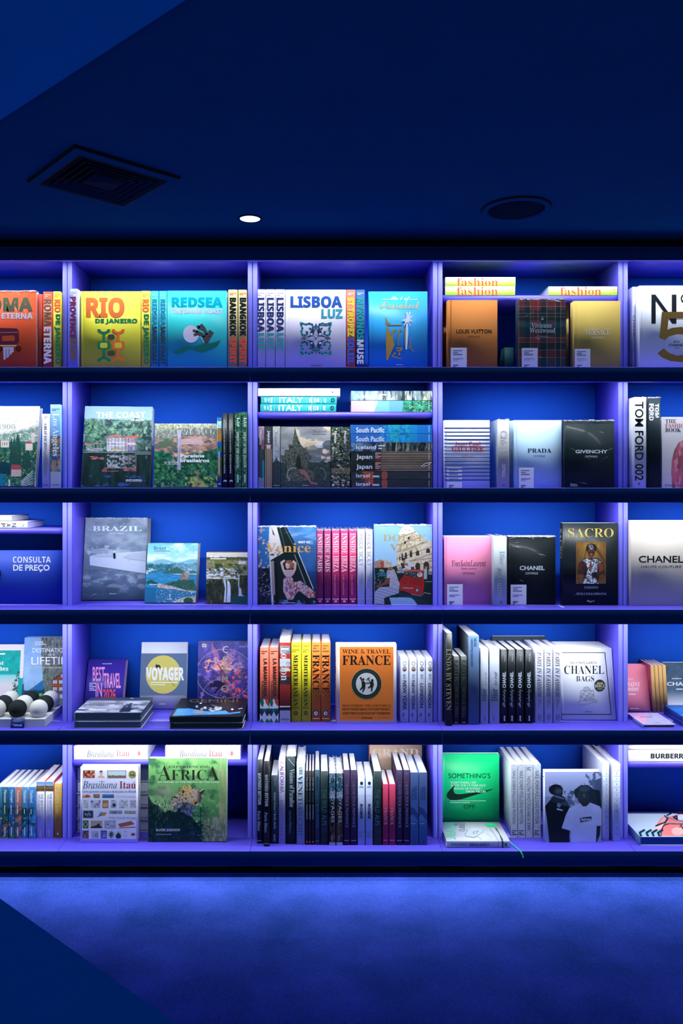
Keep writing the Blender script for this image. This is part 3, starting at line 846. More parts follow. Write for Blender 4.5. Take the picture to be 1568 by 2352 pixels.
def tile():
    r = []
    cx, cy = 681, 1023
    for sx in (1, -1):
        for sy in (1, -1):
            m = lambda pts: [(cx + sx * (x - cx), cy + sy * (y - cy)) for x, y in pts]
            r += [Ln(m([(400, 730), (440, 745), (500, 762), (560, 742), (615, 760), (632, 810), (618, 850), (580, 850), (566, 826)]), 32, '1f8c98'), Ln(m([(400, 730), (410, 770), (436, 835), (412, 890), (430, 950), (475, 965), (520, 945), (528, 905), (500, 895)]), 32, '1f8c98'),
                  P(m([(500, 1000), (572, 962), (580, 888), (655, 842), (650, 930), (612, 985)]), '182660'), E(cx + sx * (602 - cx), cy + sy * (942 - cy), 22, 22, 'd4cce4')]
    for k in range(4):
        rot = [lambda x, y: (x, y), lambda x, y: (cx - (y - cy), cy + (x - cx)), lambda x, y: (2 * cx - x, 2 * cy - y), lambda x, y: (cx + (y - cy), cy - (x - cx))][k]
        m = lambda pts: [rot(x, y) for x, y in pts]
        r += [P(m([(681, 738), (716, 810), (681, 862), (646, 810)]), '4a5474'), P(m([(681, 880), (716, 940), (681, 1010), (646, 940)]), 'd8d2ea'), P(m([(681, 890), (704, 940), (681, 990), (658, 940)]), '2f8f9c'), P(m([(681, 905), (690, 940), (681, 972), (672, 940)]), 'd8d2ea')]
    return r + [E(681, 1023, 22, 18, '3c5478')]
face(118, 1233, 124, 'cec8de', 'white face-out book with blue LISBOA and a teal tile ornament',
     [T('LISBOA', 212, 240, 1166, 458, '1c4ea4', 'X'), T('LUZ', 780, 478, 1172, 655, '3c9cb4', 'X')] + tile() + small(590, 1518, 780, 1534, 1, '5a5880'), t=.03)
spine(1241, 1411, 124, 'd85c46', 'coral spine with yellow and blue capitals', cap3(1241, 1411, 190, 225, 'f4d8d0') + [T('ST.TROPEZ', 1262, 268, 1384, 985, 'e6d63c', 'X', 1), T('SOLEIL', 1262, 1005, 1384, 1490, '2e62cc', 'X', 1)])
spine(1418, 1584, 124, '1d4a80', 'navy spine with teal capitals over white MUSE', cap3(1418, 1584, 182, 216, 'd8e0f0') + [T('MYKONOS', 1434, 270, 1560, 1035, '129aa0', 'X', 1), T('MUSE', 1434, 1040, 1560, 1488, 'ccd4ea', 'X', 1)])
fr(820, 650, 8)
GO = 'a5803c'
mk = [T('Best of', 620, 245, 965, 338, 'f4f4fa', 'K'), Ln([(450, 300), (620, 300)], 10, 'dfe8f0'), Ln([(950, 300), (1105, 300)], 10, 'dfe8f0'), T('Marrakech', 412, 335, 1145, 475, 'd8b878', 'K'),
      P([(515, 620), (535, 640), (560, 715), (610, 742), (570, 755), (525, 715)], GO), Ln([(525, 735), (580, 775), (815, 768)], 22, GO),
      P([(540, 770), (565, 800), (600, 900), (625, 985), (645, 880), (690, 840), (715, 855), (700, 885), (665, 920), (655, 1000), (660, 1080), (690, 1125), (560, 1420), (535, 1425), (528, 1100)], GO),
      P([(750, 1160), (745, 900), (770, 850), (815, 840), (825, 875), (785, 890), (765, 980), (762, 1160)], GO), P([(870, 1160), (865, 880), (885, 840), (900, 850), (895, 980), (880, 1000), (880, 1160)], GO),
      Ln([(975, 1020), (975, 1165)], 12, GO), Ln([(945, 1165), (1000, 1168)], 14, GO), Ln([(935, 1190), (985, 1200), (1035, 1258)], 16, GO),
      P([(705, 1190), (825, 1185), (830, 1225), (790, 1258), (735, 1255), (705, 1235), (790, 1225), (790, 1205), (705, 1210)], GO), P([(750, 1265), (790, 1285), (790, 1330), (740, 1325), (760, 1305)], GO), P([(690, 1265), (710, 1290), (660, 1340), (800, 1385), (850, 1345), (800, 1400), (630, 1355)], GO)]
pl = 'd6dcec'
mk += [P([(898, 700), (930, 700), (936, 900), (912, 1222), (888, 1222), (890, 900)], pl)] + [P([(905, 660), (935, 700), (a, b), (c, d)], pl) for a, b, c, d in ((925, 535, 900, 530), (985, 535, 960, 530), (1018, 605, 1000, 595), (850, 600, 868, 610), (815, 698, 835, 680), (852, 800, 858, 760), (985, 780, 970, 790), (1018, 705, 990, 672))] + [E(915, 690, 48, 42, pl)]
face(208, 1290, 156, '2d9bdc', 'sky blue face-out book with a gold archway and a white palm tree', mk + small(715, 1497, 840, 1508, 1, '80c0e8'), t=.028, mat=M_GLOSS, yf=.12)
frame(990, 540, 1568)
zi = INNER_Z[(3, 0)]
def fash(a):
    a.grad(a.y0_, 'fbffd8', a.y1_, 'a4ea28')
def flat_fash(x0, x1, yt, yb, lab, z0, pos):
    def g(a): a.grad(yt + (yb - yt) * .25, 'f4fcd8', yb - (yb - yt) * .1, '80dc18')
    els = [A(g, x0, yt, x1, yb), T('fashion', x0 + 72, yt + 4, x0 + 328, yb + 1, 'e04a34', 'R')] + small(x0 + 352, yb - 28, x0 + 395, yb - 12, 2, 'c8d858') + small(x0 + 398, yb - 36, x0 + 425, yb - 14, 3, 'd8a030')
    return flat(x0, x1, yt, '9ce428', lab, els, z0=z0, yf=.128, d=.2, group='yellow green fashion books')
z = flat_fash(87, 522, 319, 374, 'yellow green book lettered fashion, lower of the stacked pair', zi, 0)
flat_fash(88, 524, 262, 318, 'yellow green book lettered fashion, on top of the stacked pair', z, 1)
flat_fash(731, 1165, 320, 374, 'single yellow green book lettered fashion, lying alone at the right', zi, 2)
for x0, x1, lab in ((76, 84, 'thin orange brown spine beside the upright, left of the tan book'), (86, 97, 'orange brown spine just behind the tan face-out book')):
    spine(x0, x1, 432, '9a5526', lab, yf=.19, d=.18, group='orange brown spines')
face(102, 412, 405, 'b06c34', 'tan brown face-out book with black capitals and a white sticker', [Bx(121, 405, 124, 830, '8a5024'), T('LOUIS VUITTON', 157, 587, 376, 612, '241a14', 'M'), T('CATWALK', 227, 626, 304, 640, '3c2c20', 'S')], t=.04, mat=M_CLOTH, sticker=((121, 702, 221, 830), 'F'), yf=.085)
lo_ = spine(455, 515, 700, '17525c', 'dark teal book leaning low behind the plaid book', yf=.19, d=.15)
def tartan(a):
    a.fill('1c3c48')
    for x, w, c, al in ((560, 34, '7c2430', .55), (650, 60, '7a2634', .8), (748, 34, '7c2430', .6), (820, 40, '6c2430', .4), (600, 26, '10202c', .7), (700, 30, '0c1c28', .7), (790, 26, '10202c', .7)): a.box(x - w / 2, 0, x + w / 2, 999, c, al)
    for y, w, c, al in ((428, 40, '7c2434', .5), (500, 60, '0f2430', .7), (560, 40, '205860', .5), (600, 60, '14303c', .5), (655, 24, '7c2434', .5), (690, 50, '0f2430', .6), (740, 40, '6a2230', .4), (790, 40, '14404c', .5)): a.box(0, y - w / 2, 999, y + w / 2, c, al)
    for x in (545, 618, 636, 664, 720, 772, 806): a.box(x - 1.4, 0, x + 1.4, 999, 'a89a5c' if x != 636 else 'b04048', .6)
    for y in (412, 446, 488, 508, 640, 668, 716, 764): a.box(0, y - 1.4, 999, y + 1.4, 'a89a5c' if y % 3 else '8a9ab0', .55)
    a.tone(a.X > 0, .15, 3, 5)
face(540, 838, 398, '1c3c48', 'plaid face-out book in dark green, red and black under crinkled film', [A(tartan, 540, 398, 838, 830), T('Vivienne', 624, 546, 752, 578, '9ca8b0', 'R'), T('Westwood', 612, 578, 772, 610, '9ca8b0', 'R'), T('CATWALK', 652, 627, 726, 640, '7c8c98', 'S'), P([(682, 530), (692, 505), (702, 530)], '70828c')], t=.045, wrap=True, sticker=((563, 704, 662, 830), 'F'), spine='2c3c4c', yf=.075)
spine(842, 858, 432, 'a08442', 'narrow ochre spine between the plaid and the gold book', yf=.17)
face(886, 1178, 410, 'b39a50', 'mustard gold face-out book with white capitals and a white sticker', [T('VERSACE', 958, 584, 1114, 622, 'e8e4dc', 'R'), T('CATWALK', 996, 632, 1076, 646, 'd8d0c0', 'S')], t=.045, mat=M_CLOTH, spine='b49c56', sticker=((893, 709, 990, 830), 'F'), yf=.07, yaw=0)
spine(1254, 1272, 322, 'c9cfe4', 'white spine, left of the pair beside the large white number cover', [T('CHANEL', 1256, 500, 1268, 655, '2a3a60', 'S', 1)], yf=.13)
spine(1274, 1291, 322, 'd5daec', 'white spine touching the large white number cover', [T('N°5', 1277, 540, 1288, 605, '2a3a60', 'S', 1)], yf=.13)
face(1296, 1690, 315, 'dfe3ef', 'large white face-out book with a huge black N and gold five',
     [P([(1371, 370), (1396, 370), (1498, 510), (1498, 370), (1527, 370), (1527, 552), (1501, 552), (1398, 410), (1398, 552), (1371, 552)], '14202c'), Ring(1580, 395, 22, 24, 8, '14202c'),
      P([(1436, 478), (1640, 478), (1640, 520), (1478, 520), (1470, 590), (1500, 578), (1560, 572), (1640, 600), (1690, 660), (1690, 690), (1640, 650), (1590, 622), (1530, 618), (1480, 632), (1455, 655), (1421, 640)], '8a6c30'),
      P([(1410, 738), (1448, 706), (1480, 735), (1530, 752), (1590, 745), (1640, 720), (1690, 690), (1690, 740), (1640, 775), (1560, 792), (1490, 785), (1440, 765)], '8a6c30'),
      T('N°5', 1510, 658, 1545, 672, '3a4458', 'M'), T('CHANEL', 1480, 678, 1580, 694, '1c2430', 'M'), T('PARIS', 1512, 700, 1545, 708, '5a6478', 'S')], t=.035, yf=.06)

# ------------------------------------------------------------------ second row
fr(0, 920, 8, 1)
def italy(a):
    a.grad(100, 'f2f2f4', 560, 'd6d2da')
    a.poly([(-400, 640), (200, 560), (400, 530), (560, 480), (730, 420), (730, 800), (-400, 800)], 'b2b0b4')
    a.poly([(-400, 680), (250, 600), (440, 560), (640, 500), (730, 470), (730, 900), (-400, 900)], '6c8c80')
    a.tone(a.Y > 480, .35, 40, 3); a.speck(a.Y > 590, 'c8ccc4', .58, 18, 4)
    a.box(-400, 760, 730, 1640, '24584c'); a.tone(a.Y > 740, .55, 60, 5)
    a.speck((a.Y > 900) & (a.Y < 1640), '8aa070', .6, 22, 6); a.speck(a.Y > 1000, '123c3c', .56, 40, 9)
    a.box(15, 740, 168, 870, 'c8c0bc'); a.poly([(10, 742), (90, 715), (178, 742)], '9a8480')
    for x in (40, 80, 120): a.box(x, 775, x + 14, 830, '6a5a58')
    for x, t, w in ((210, 680, 40), (265, 650, 44), (325, 580, 50), (355, 690, 44), (440, 740, 26), (505, 850, 80)):
        a.poly([(x - w, 1250), (x - w * .6, t + 160), (x, t), (x + w * .6, t + 160), (x + w, 1250)], '1c4440'); a.tone(a.disc(x, t + 250, w, 300), .4, 14, int(x))
    a.box(580, 600, 640, 780, 'c4b4b4'); a.poly([(585, 600), (612, 510), (638, 600)], '8a6468'); a.box(470, 780, 600, 920, 'd0c0bc'); a.poly([(455, 800), (530, 740), (620, 800)], '98484c')
    a.poly([(-400, 1130), (60, 1130), (200, 1165), (200, 1360), (-400, 1360)], '0c3a48'); a.box(-400, 1350, 110, 1640, '147084'); a.tone((a.X < 200) & (a.Y > 1130), .3, 16, 8, 1, 3)
    a.poly([(215, 1180), (370, 1190), (400, 1270), (200, 1290)], '9a4450'); a.box(205, 1275, 390, 1400, 'b8a4a0'); a.tone(a.disc(300, 1340, 100, 90), .2, 12, 2)
    for k in range(6): a.line([(400, 1480 - k * 10 + k * 30), (600, 1300 + k * 45)], 9, 'c4ccd8')
    a.box(160, 1460, 185, 1640, 'c8d0dc'); a.speck((a.X > 520) & (a.Y < 420) & (a.Y > 220), '5a7a74', .62, 16, 3)
face(-560, 632, 105, 'd8d8e0', 'face-out travel book with a painted lake villa and cypresses, far left', [A(italy, -560, 105, 716, 1600), T('Italy', -80, 245, 340, 420, 'a8aaa8', 'K'), T('1900', -40, 430, 280, 528, '8a9088', 'R')], t=.035, lean=11, mat=M_WRAPPED, yf=.09)
spine(768, 917, 245, 'c8c6d2', 'slim white spine with fine grey capitals, left of the beach photo spine', small(815, 290, 885, 325, 2, 'a0a0b0') + [T('GREAT ESCAPES LATIN AMERICA', 808, 425, 860, 1400, '6a6a7c', 'R', 1)] + [T('TASCHEN', 780, 1545, 888, 1565, '30343c', 'M'), T('R', 810, 1475, 850, 1530, '8a8a98', 'I')])
def la(a):
    a.grad(72, '9cc4ec', 640, '6aa2dc'); a.box(900, 650, 1200, 1310, '5a6c78'); a.tone(a.Y > 650, .6, 34, 3); a.speck((a.Y > 660) & (a.Y < 1000), 'a85a48', .55, 26, 4); a.speck((a.Y > 660) & (a.Y < 1200), '28484c', .58, 30, 7)
    a.box(950, 1020, 1045, 1095, '1c5090'); a.box(960, 1095, 995, 1310, 'b08068'); a.box(1005, 1095, 1030, 1300, 'a07860'); a.box(1060, 1050, 1090, 1100, 'c03c38'); a.box(1070, 1100, 1095, 1240, 'c08c78'); a.ell(1080, 740, 45, 50, '9a6a50')
    a.box(900, 1310, 1200, 1640, '9aa4b8')
spine(925, 1158, 72, '8cb8e4', 'light blue photo spine of bathers on a beach, beside the upright', [A(la, 925, 72, 1158, 1600)] + small(950, 150, 1100, 185, 2, '3c4c68') + [T('Los Angeles', 940, 235, 1085, 1025, 'e4ecf4', 'R', 1), T('TASCHEN', 950, 1535, 1095, 1560, '30384c', 'R')], mat=M_GLOSS)
fr(180, 920, 8)
def coast(a):
    a.grad(100, '7094d0', 330, '86a8d8')
    e = 350 + 60 * (a.fbm(130, 3) - .5) * 2
    tr = (a.Y > e) & (a.Y < 960); a.put(tr, '486a62'); a.tone(tr, .75, 60, 8); a.speck(tr & (a.Y < 680), '7ca884', .56, 34, 4); a.speck(tr, '1c3840', .57, 70, 5); a.speck(tr & (a.X < 420), '5c9a5c', .6, 30, 14)
    wt = a.Y > 950; a.put(wt, '16302f'); a.tone(wt, .6, 60, 12, 1, 3); a.speck(wt & (a.Y > 1380), '2c4c8c', .55, 70, 13, 1.6, 1)
    for y0, fl, al in ((690, 1, 1), (1010, -1, .75)):
        a.box(520, y0, 880, y0 + 240, 'a8a4b4', al); a.box(860, y0, 1060, y0 + 240, '9c8c98', al)
    a.tone((a.X > 520) & (a.X < 1060) & (a.Y > 690) & (a.Y < 1250), .3, 24, 6)
    for x in range(540, 1060, 62): a.box(x, 700, x + 16, 940, '3c4656', .6); a.box(x, 1010, x + 16, 1180, '2c3a48', .6)
    for y in (770, 830, 925): a.box(515, y, 860, y + 12, 'dcd8e4', .8)
    for y in (1030, 1110, 1160): a.box(510, y, 720, y + 14, 'b8b8c8', .7)
    a.speck((a.X > 510) & (a.X < 830) & (a.Y > 770) & (a.Y < 1240), 'd0ccd8', .6, 22, 7, a=.7); a.speck((a.X > 500) & (a.X < 1050) & (a.Y > 985) & (a.Y < 1240), '16302f', .5, 40, 9)
    a.poly([(470, 675), (700, 632), (860, 675)], 'c0685c'); a.poly([(840, 660), (1135, 648), (1085, 700), (870, 690)], 'b46058'); a.poly([(870, 780), (1050, 790), (1050, 825), (920, 822)], 'c8b8c0')
    a.box(620, 880, 780, 905, 'a89a40'); a.box(945, 860, 985, 935, '5068b8')
    a.poly([(115, 795), (245, 815), (240, 835), (115, 832)], 'b8707c'); a.poly([(250, 800), (290, 788), (425, 800), (420, 815)], 'b8707c'); a.box(170, 880, 440, 940, '8c8c9c'); a.tone((a.X < 450) & (a.Y > 840) & (a.Y < 1050), .8, 14, 21)
    a.box(90, 955, 1330, 968, '8a8a94'); a.box(1040, 985, 1330, 998, '7c8484')
    a.speck((a.X < 470) & (a.Y > 1030) & (a.Y < 1090), 'a86068', .5, 30, 3, 3, 1); a.speck((a.X > 430) & (a.X < 730) & (a.Y > 1240) & (a.Y < 1310), '8c5058', .45, 40, 4, 3, 1); a.speck((a.X > 830) & (a.X < 1060) & (a.Y > 1230) & (a.Y < 1305), '9a5460', .42, 40, 4, 3, 1)
    a.box(1235, 860, 1270, 920, 'a8b0c0'); a.box(1230, 1020, 1262, 1080, '50607c')
face(45, 1318, 103, '5c7cac', 'leaning face-out book with a red roofed house over dark water', [A(coast, 40, 103, 1400, 1600), T('THE COAST', 330, 210, 1228, 318, 'f0f0f8', 'B'), T('OF BRAZIL', 972, 345, 1212, 376, 'e8e8f4', 'B'), T('JEAN GABRAL', 870, 1452, 1168, 1476, 'e8e8f0', 'X')] + small(870, 1484, 1168, 1496, 1, '8a949c'),
     t=.022, lean=14, yaw=5, mat=M_GLOSS, yf=.10, copies=1, copy_label='second copy standing directly behind the leaning red roofed house book')
fr(340, 960, 8)
def parai(a):
    a.grad(100, 'b4b894', 260, '8a9088')
    a.tone(a.Y < 480, .5, 24, 3); a.speck((a.Y > 190) & (a.Y < 380) & (a.X > 550), '6a706c', .42, 22, 4, 1, 3); a.speck((a.Y < 360) & (a.X > 550), 'c0c0c4', .58, 18, 6, 1, 3)
    m = (a.Y > 360 + 60 * np.sin(a.X / 180)) & (a.Y < 700); a.put(m, 'a8867c'); a.tone(m, .5, 26, 7, 2.5, 1); a.speck(m, 'd0946c', .57, 50, 8, 2, 1); a.speck(m, '5c6468', .57, 44, 9, 2.5, 1)
    a.poly([(580, 400), (750, 375), (950, 385), (1020, 430), (1010, 490), (580, 485)], 'c8a8ac'); a.tone(a.disc(800, 430, 240, 60), .2, 14, 5)
    a.speck((a.X < 480) & (a.Y > 380), '5a7058', .5, 90, 11)
    e = 640 + 120 * np.abs((a.X - 600) / 600) * -1 + 80 * (a.fbm(120, 5) - .5) + 60
    f = (a.Y > e) & ~a.disc(560, 700, 130, 220); a.put(f, '2a6a50'); f2 = a.Y > 700; a.put(f2 & (a.fbm(90, 6) > .42), '22603f')
    a.tone(a.Y > 600, .7, 50, 12); a.speck(a.Y > 850, '58a068', .57, 32, 13); a.speck((a.Y > 1080) & (a.X > 680), 'a4b45c', .42, 60, 14); a.speck(a.Y > 700, '123f38', .58, 60, 15); a.speck((a.Y > 1000) & (a.X < 560), '8aa868', .6, 40, 19)
    a.poly([(535, 215), (605, 215), (610, 640), (600, 960), (530, 960), (545, 640)], 'b8b0cc', .85); a.tone((a.X > 530) & (a.X < 610), .25, 30, 3, .4, 3)
    a.speck((a.X > 850) & (a.X < 980) & (a.Y > 800), 'a87868', .55, 50, 9)
face(98, 1268, 104, '5a6a50', 'square face-out photo book of a cliff waterfall above green forest', [A(parai, 90, 100, 1275, 1290), T('Paraísos', 598, 662, 1035, 728, 'f4f4f8', 'H'), T('brasileiros', 592, 745, 1125, 815, 'f4f4f8', 'H'), T('天堂巴西', 288, 795, 565, 862, 'e0e4e8', 'c')], t=.03, lean=6, spine='b0846c', mat=M_GLOSS, yf=.10)
def strip(a):
    a.fill('1a4a8c'); a.box(1200, 0, 1400, 90, '3c78b8'); a.box(1200, 60, 1400, 190, 'a8d4e0'); a.box(1200, 190, 1400, 440, '8a7448'); a.tone(a.Y < 440, .4, 20, 3); a.poly([(1250, 300), (1360, 290), (1360, 420), (1250, 430)], 'b87c38')
    a.box(1200, 440, 1400, 530, '0c60c0'); a.box(1200, 530, 1400, 610, '2c7c3c'); a.box(1200, 610, 1400, 720, '1c4ca8'); a.box(1200, 720, 1400, 1090, '4a5c28'); a.tone((a.Y > 520) & (a.Y < 1090), .6, 24, 5); a.box(1200, 1090, 1400, 1300, '14307c'); a.box(1296, 620, 1314, 1030, 'd8dcd0')
spine(1268, 1352, -20, '1a4a8c', 'thin multicoloured photo spine beside the waterfall book', [A(strip, 1260, -20, 1356, 1290), P([(1290, 1205), (1330, 1200), (1334, 1218), (1294, 1224)], 'e8e8f0')], mat=M_GLOSS)
for x0, lab in ((1360, 'left of two black spines with small white capitals'), (1470, 'right of two black spines with small white capitals')):
    spine(x0, x0 + 102, -85, '141c22', lab, [T('OS ÚLTIMOS FILHOS DA FLORESTA', x0 + 30, 30, x0 + 58, 640, 'c4ccd4', 'M', 1), T('RICARDO MARTINS', x0 + 30, 668, x0 + 58, 1018, 'c4ccd4', 'M', 1), P([(x0 + 18, 1180), (x0 + 30, 1145), (x0 + 60, 1135), (x0 + 85, 1150), (x0 + 85, 1180), (x0 + 70, 1165), (x0 + 40, 1168)], 'b8c0c8')], group='black forest spines', mat=M_GLOSS)
frame(0, 860, 600)
def amaz(a):
    a.fill('174a3c'); a.tone(a.X > 0, .8, 8, 4); a.speck(a.X > 0, '5ca878', .57, 5, 6); a.speck(a.X > 0, '0a2a28', .56, 9, 7)
for x0, lab in ((1408, 'left of two leafy green spines by the upright'), (1450, 'right of two leafy green spines by the upright')):
    spine(x0, x0 + 39, 226, '2a6c50', lab, [A(amaz, x0, 226, x0 + 39, 690, 1)] + small(x0 + 12, 262, x0 + 30, 312, 5, 'c8e0d0') + [T('SPIRIT OF THE AMAZON', x0 + 11, 345, x0 + 26, 560, 'dce8dc', 'R', 1)] + [Bx(x0 + 14, 600, x0 + 24, 650, '9cc8b0')], group='leafy green spines')
frame(560, 860, 1040)
zi = INNER_Z[(2, 1)]
def ital(x0, x1, yt, yb, lab, z):
    h = yb - yt; lt = 'd0f0f0'
    els = [T('ART', x0 + 28, yt + 10, x0 + 42, yb - 12, lt, 'M', 1), T('OF', x0 + 52, yt + 16, x0 + 64, yb - 16, lt, 'M', 1), T('TRAVEL', x0 + 72, yt + 6, x0 + 88, yb - 6, lt, 'M', 1), T('ITALY', x0 + 138, yt + 6, x0 + 316, yb - 8, 'f2fafa', 'M'),
           Bx(x0 + 104, yt + 4, x0 + 106, yb - 4, '7cc8cc'), Bx(x0 + 344, yt + 4, x0 + 346, yb - 4, '7cc8cc'), Bx(x0 + 381, yt + 2, x0 + 384, yb - 2, 'e8f4f4'), Bx(x0 + 450, yt + 4, x0 + 452, yb - 4, '7cc8cc')] \
        + [Bx(x0 + q, yt + 14, x0 + q + 6, yb - 14 + (q % 7), lt) for q in (362, 372, 398, 410, 422, 430, 472, 482)] + [Ring(x0 + 540, (yt + yb) / 2, 11, 12, 5, 'e8f0f0')]
    return flat(x0, x1, yt, '2aa4ac', lab, els, z0=z, yf=.128, d=.2, group='teal ITALY books')
z = ital(122, 692, 222.5, 281, 'teal book lettered ITALY, bottom of the pile of three', zi)
z = ital(127, 697, 165, 221, 'teal book lettered ITALY, middle of the pile of three', z)
flat(100, 721, 103, 'ececf0', 'white book lettered in thin grey capitals, on top of two teal books', [T('ITALIAN SUMMER', 160, 118, 590, 152, 'c4c2c8', 'R'), E(663, 133, 9, 9, '70707c')], z0=z, yf=.124, d=.21)
def ice(a):
    a.fill('5c6c74'); a.grad(800, '6c90bc', 1000, '6c90bc', a.X < 1000); a.tone(a.X > 0, .7, 22, 3, 1, 5); a.speck(a.X > 1040, 'b8b890', .6, 12, 4, 1, 6); a.speck(a.X > 1040, '1c2c30', .52, 26, 6, 1, 4); a.speck(a.X > 1000, 'd8dcd8', .66, 12, 8, 1, 8)
def icd(a):
    ice(a); a.rgb *= .75; a.speck(a.X < 1040, '14304c', .5, 40, 9)
def china(a):
    a.grad(803, 'b89aa4', 980, 'c4b0ac', None, 'x'); a.put(a.X > 980, '6ca4cc'); a.poly([(940, 280), (990, 190), (1010, 190), (975, 280)], 'c8bcb4'); a.put((a.X > 1090), '5c94b4'); g = a.X > 1190 + 40 * (a.fbm(30, 3) - .5); a.put(g, '2c7860'); a.tone(g, .8, 16, 4, 1.4, 1); a.speck(a.X > 1240, '8cc8a0', .58, 8, 5); a.speck(a.X > 1250, '0c3c34', .58, 16, 6)
rt = [Bx(0, 0, 1, 1, 'ffffff')]
def tail_(yt, yb): return [Bx(1386, yt + 8, 1389, yb - 8, 'e4e8f0')]
z = flat(804, 1413, 195.5, '5c90b4', 'photo spine lettered China, pink to green, on the small shelf', [A(china, 803, 195, 1413, 281), T('China', 846, 222, 946, 256, 'f4f4f8', 'M')] + tail_(195, 278), z0=zi, yf=.128, d=.2, mat=M_GLOSS)
flat(803, 1414, 124, '687c88', 'photo spine lettered Iceland, on top of the small shelf pile', [A(ice, 803, 124, 1414, 194), T('Iceland', 846, 144, 994, 180, 'f4f4f8', 'M')] + small(1010, 148, 1070, 176, 2, 'e0e0e4') + tail_(124, 193), z0=z, yf=.126, d=.2, mat=M_GLOSS)
fr(590, 970, 8)
def moro(a):
    a.grad(70, 'b8a0a8', 400, '7c6064'); a.poly([(0, 240), (60, 300), (80, 560), (0, 700)], '1c2830'); a.put(a.Y > 500, '2c4048'); a.tone(a.X > 0, .35, 30, 5, 1, 3); a.box(0, 560, 60, 1000, '2a3450'); a.box(60, 540, 90, 1030, '405030', .6); a.box(100, 700, 140, 1030, '1c8490'); a.put((a.Y > 1020) & (np.sin(a.Y / 5 + a.X / 14) > 0), '9cb0cc'); a.put((a.Y > 1020) & (np.sin(a.Y / 5 + a.X / 14) <= 0), '1c3458')
spine(14, 136, 72, '5c5058', 'photo spine lettered Morocco, leftmost under the small shelf', [A(moro, 14, 72, 136, 1230), T('Morocco', 45, 152, 88, 410, 'e0e4ec', 'M', 1)], yf=.15, mat=M_GLOSS)
def jap(a):
    a.fill('3c4044'); a.tone(a.Y < 420, .6, 30, 3)
    m = a.Y > 490; a.put(m, '74584c'); a.put(m & (np.sin(a.X / 4.2) > .55), 'c0b098'); a.put(m & (np.sin(a.X / 4.2) < -.4), '2c2624'); a.box(0, 410, 400, 440, 'a84848')
def japan_v(x0, lab):
    spine(x0, x0 + 134, 72, '3c3c40', lab, [A(jap, x0, 72, x0 + 134, 1230), T('Japan', x0 + 42, 155, x0 + 98, 380, 'e8ecf0', 'B', 1)] + [Bx(x0 + q, 415, x0 + q + 20, 485, 'c8c8cc') for q in (36, 62, 86)], yf=.15, mat=M_GLOSS)
japan_v(142, 'dark striped upright spine lettered Japan')
def thv(a):
    a.grad(72, 'b8bcb4', 480, '8c949c'); a.tone(a.X > 0, .2, 50, 3); a.poly([(280, 760), (330, 700), (355, 640), (380, 700), (440, 740), (440, 1230), (280, 1230)], '2c343c'); a.tone(a.Y > 640, .4, 20, 6); a.box(415, 760, 430, 1180, '1c6c78')
spine(288, 425, 72, '9ca4a4', 'grey green spine lettered Thailand, touching the temple cover', [A(thv, 288, 72, 425, 1230), T('Thailand', 330, 165, 375, 410, '343c3c', 'S', 1), Bx(305, 1152, 410, 1164, '90989c')], yf=.15, mat=M_GLOSS)
def thai(a):
    a.grad(80, '8c8c90', 700, '9aa0a0'); a.tone(a.Y < 800, .3, 160, 3, 2, 1); a.speck((a.X > 700) & (a.Y < 460), 'd8c8ac', .45, 120, 4, 2, 1); a.speck((a.X > 900) & (a.Y > 420) & (a.Y < 720), '5c646c', .42, 110, 6, 2, 1)
    a.speck((a.X > 1180) & (a.Y > 480) & (a.Y < 680), 'e0c4a8', .5, 60, 8); a.ell(1000, 440, 150, 70, 'b89c84', .5); a.ell(1160, 420, 90, 50, 'd0d4e4', .7); a.ell(1320, 420, 120, 90, '4c5864', .8)
    tr = a.Y > 720 + 120 * (a.fbm(70, 9) - .5); a.put(tr, '2c3c38'); a.tone(tr, .5, 40, 5)
    T_ = [(690, 80), (700, 80), (725, 200), (760, 300), (800, 400), (860, 470), (930, 450), (900, 540), (970, 530), (960, 600), (1030, 600), (1000, 680), (930, 700), (920, 860), (1040, 900), (1060, 1060), (500, 1080), (560, 900), (540, 740), (440, 720), (440, 600), (500, 610), (510, 510), (590, 500), (570, 400), (640, 420), (660, 310), (685, 220)]
    a.poly(T_, '444c44'); a.tone(a.inside(T_), .55, 16, 7); a.speck(a.inside(T_), '8a8c7c', .62, 12, 8); a.poly([(730, 640), (760, 600), (800, 650), (820, 860), (700, 860)], '1c2420'); a.speck(a.inside(T_), '20282a', .6, 30, 10)
    a.box(430, 1080, 1400, 1240, '2c3c40'); a.tone(a.Y > 1050, .4, 30, 9); a.poly([(790, 870), (880, 870), (940, 960), (1000, 1090), (1120, 1120), (1110, 1150), (990, 1130), (860, 960), (800, 960)], '8c5c54')
    a.line([(600, 1070), (555, 980), (570, 880), (640, 835), (720, 840)], 20, '7c8488'); a.line([(1240, 1060), (1270, 960), (1230, 860), (1160, 840)], 18, '5c6868')
face(436, 1352, 80, '4c504c', 'face-out photo book of a dark spired temple under sunset clouds', [A(thai, 436, 80, 1352, 1235), T('Thailand', 1018, 145, 1268, 195, '2a3438', 'S')] + small(1018, 212, 1262, 226, 1, '5a6064') + [Bx(838, 1152, 940, 1164, 'a0a8ac')], t=.032, yf=.15, mat=M_GLOSS)
def mex(a):
    a.fill('34443c'); a.tone(a.X > 0, .8, 26, 4); a.speck(a.X > 0, 'c8b8a0', .6, 22, 5, 1.6, 1); a.speck(a.X > 0, '101c20', .55, 34, 6); a.speck(a.Y < 560, 'e4dcd4', .66, 16, 7); a.box(0, 840, 3000, 940, '8c7858', .6); a.tone(a.Y > 800, .5, 20, 8); a.speck(a.Y < 420, '5c7a48', .6, 30, 12)
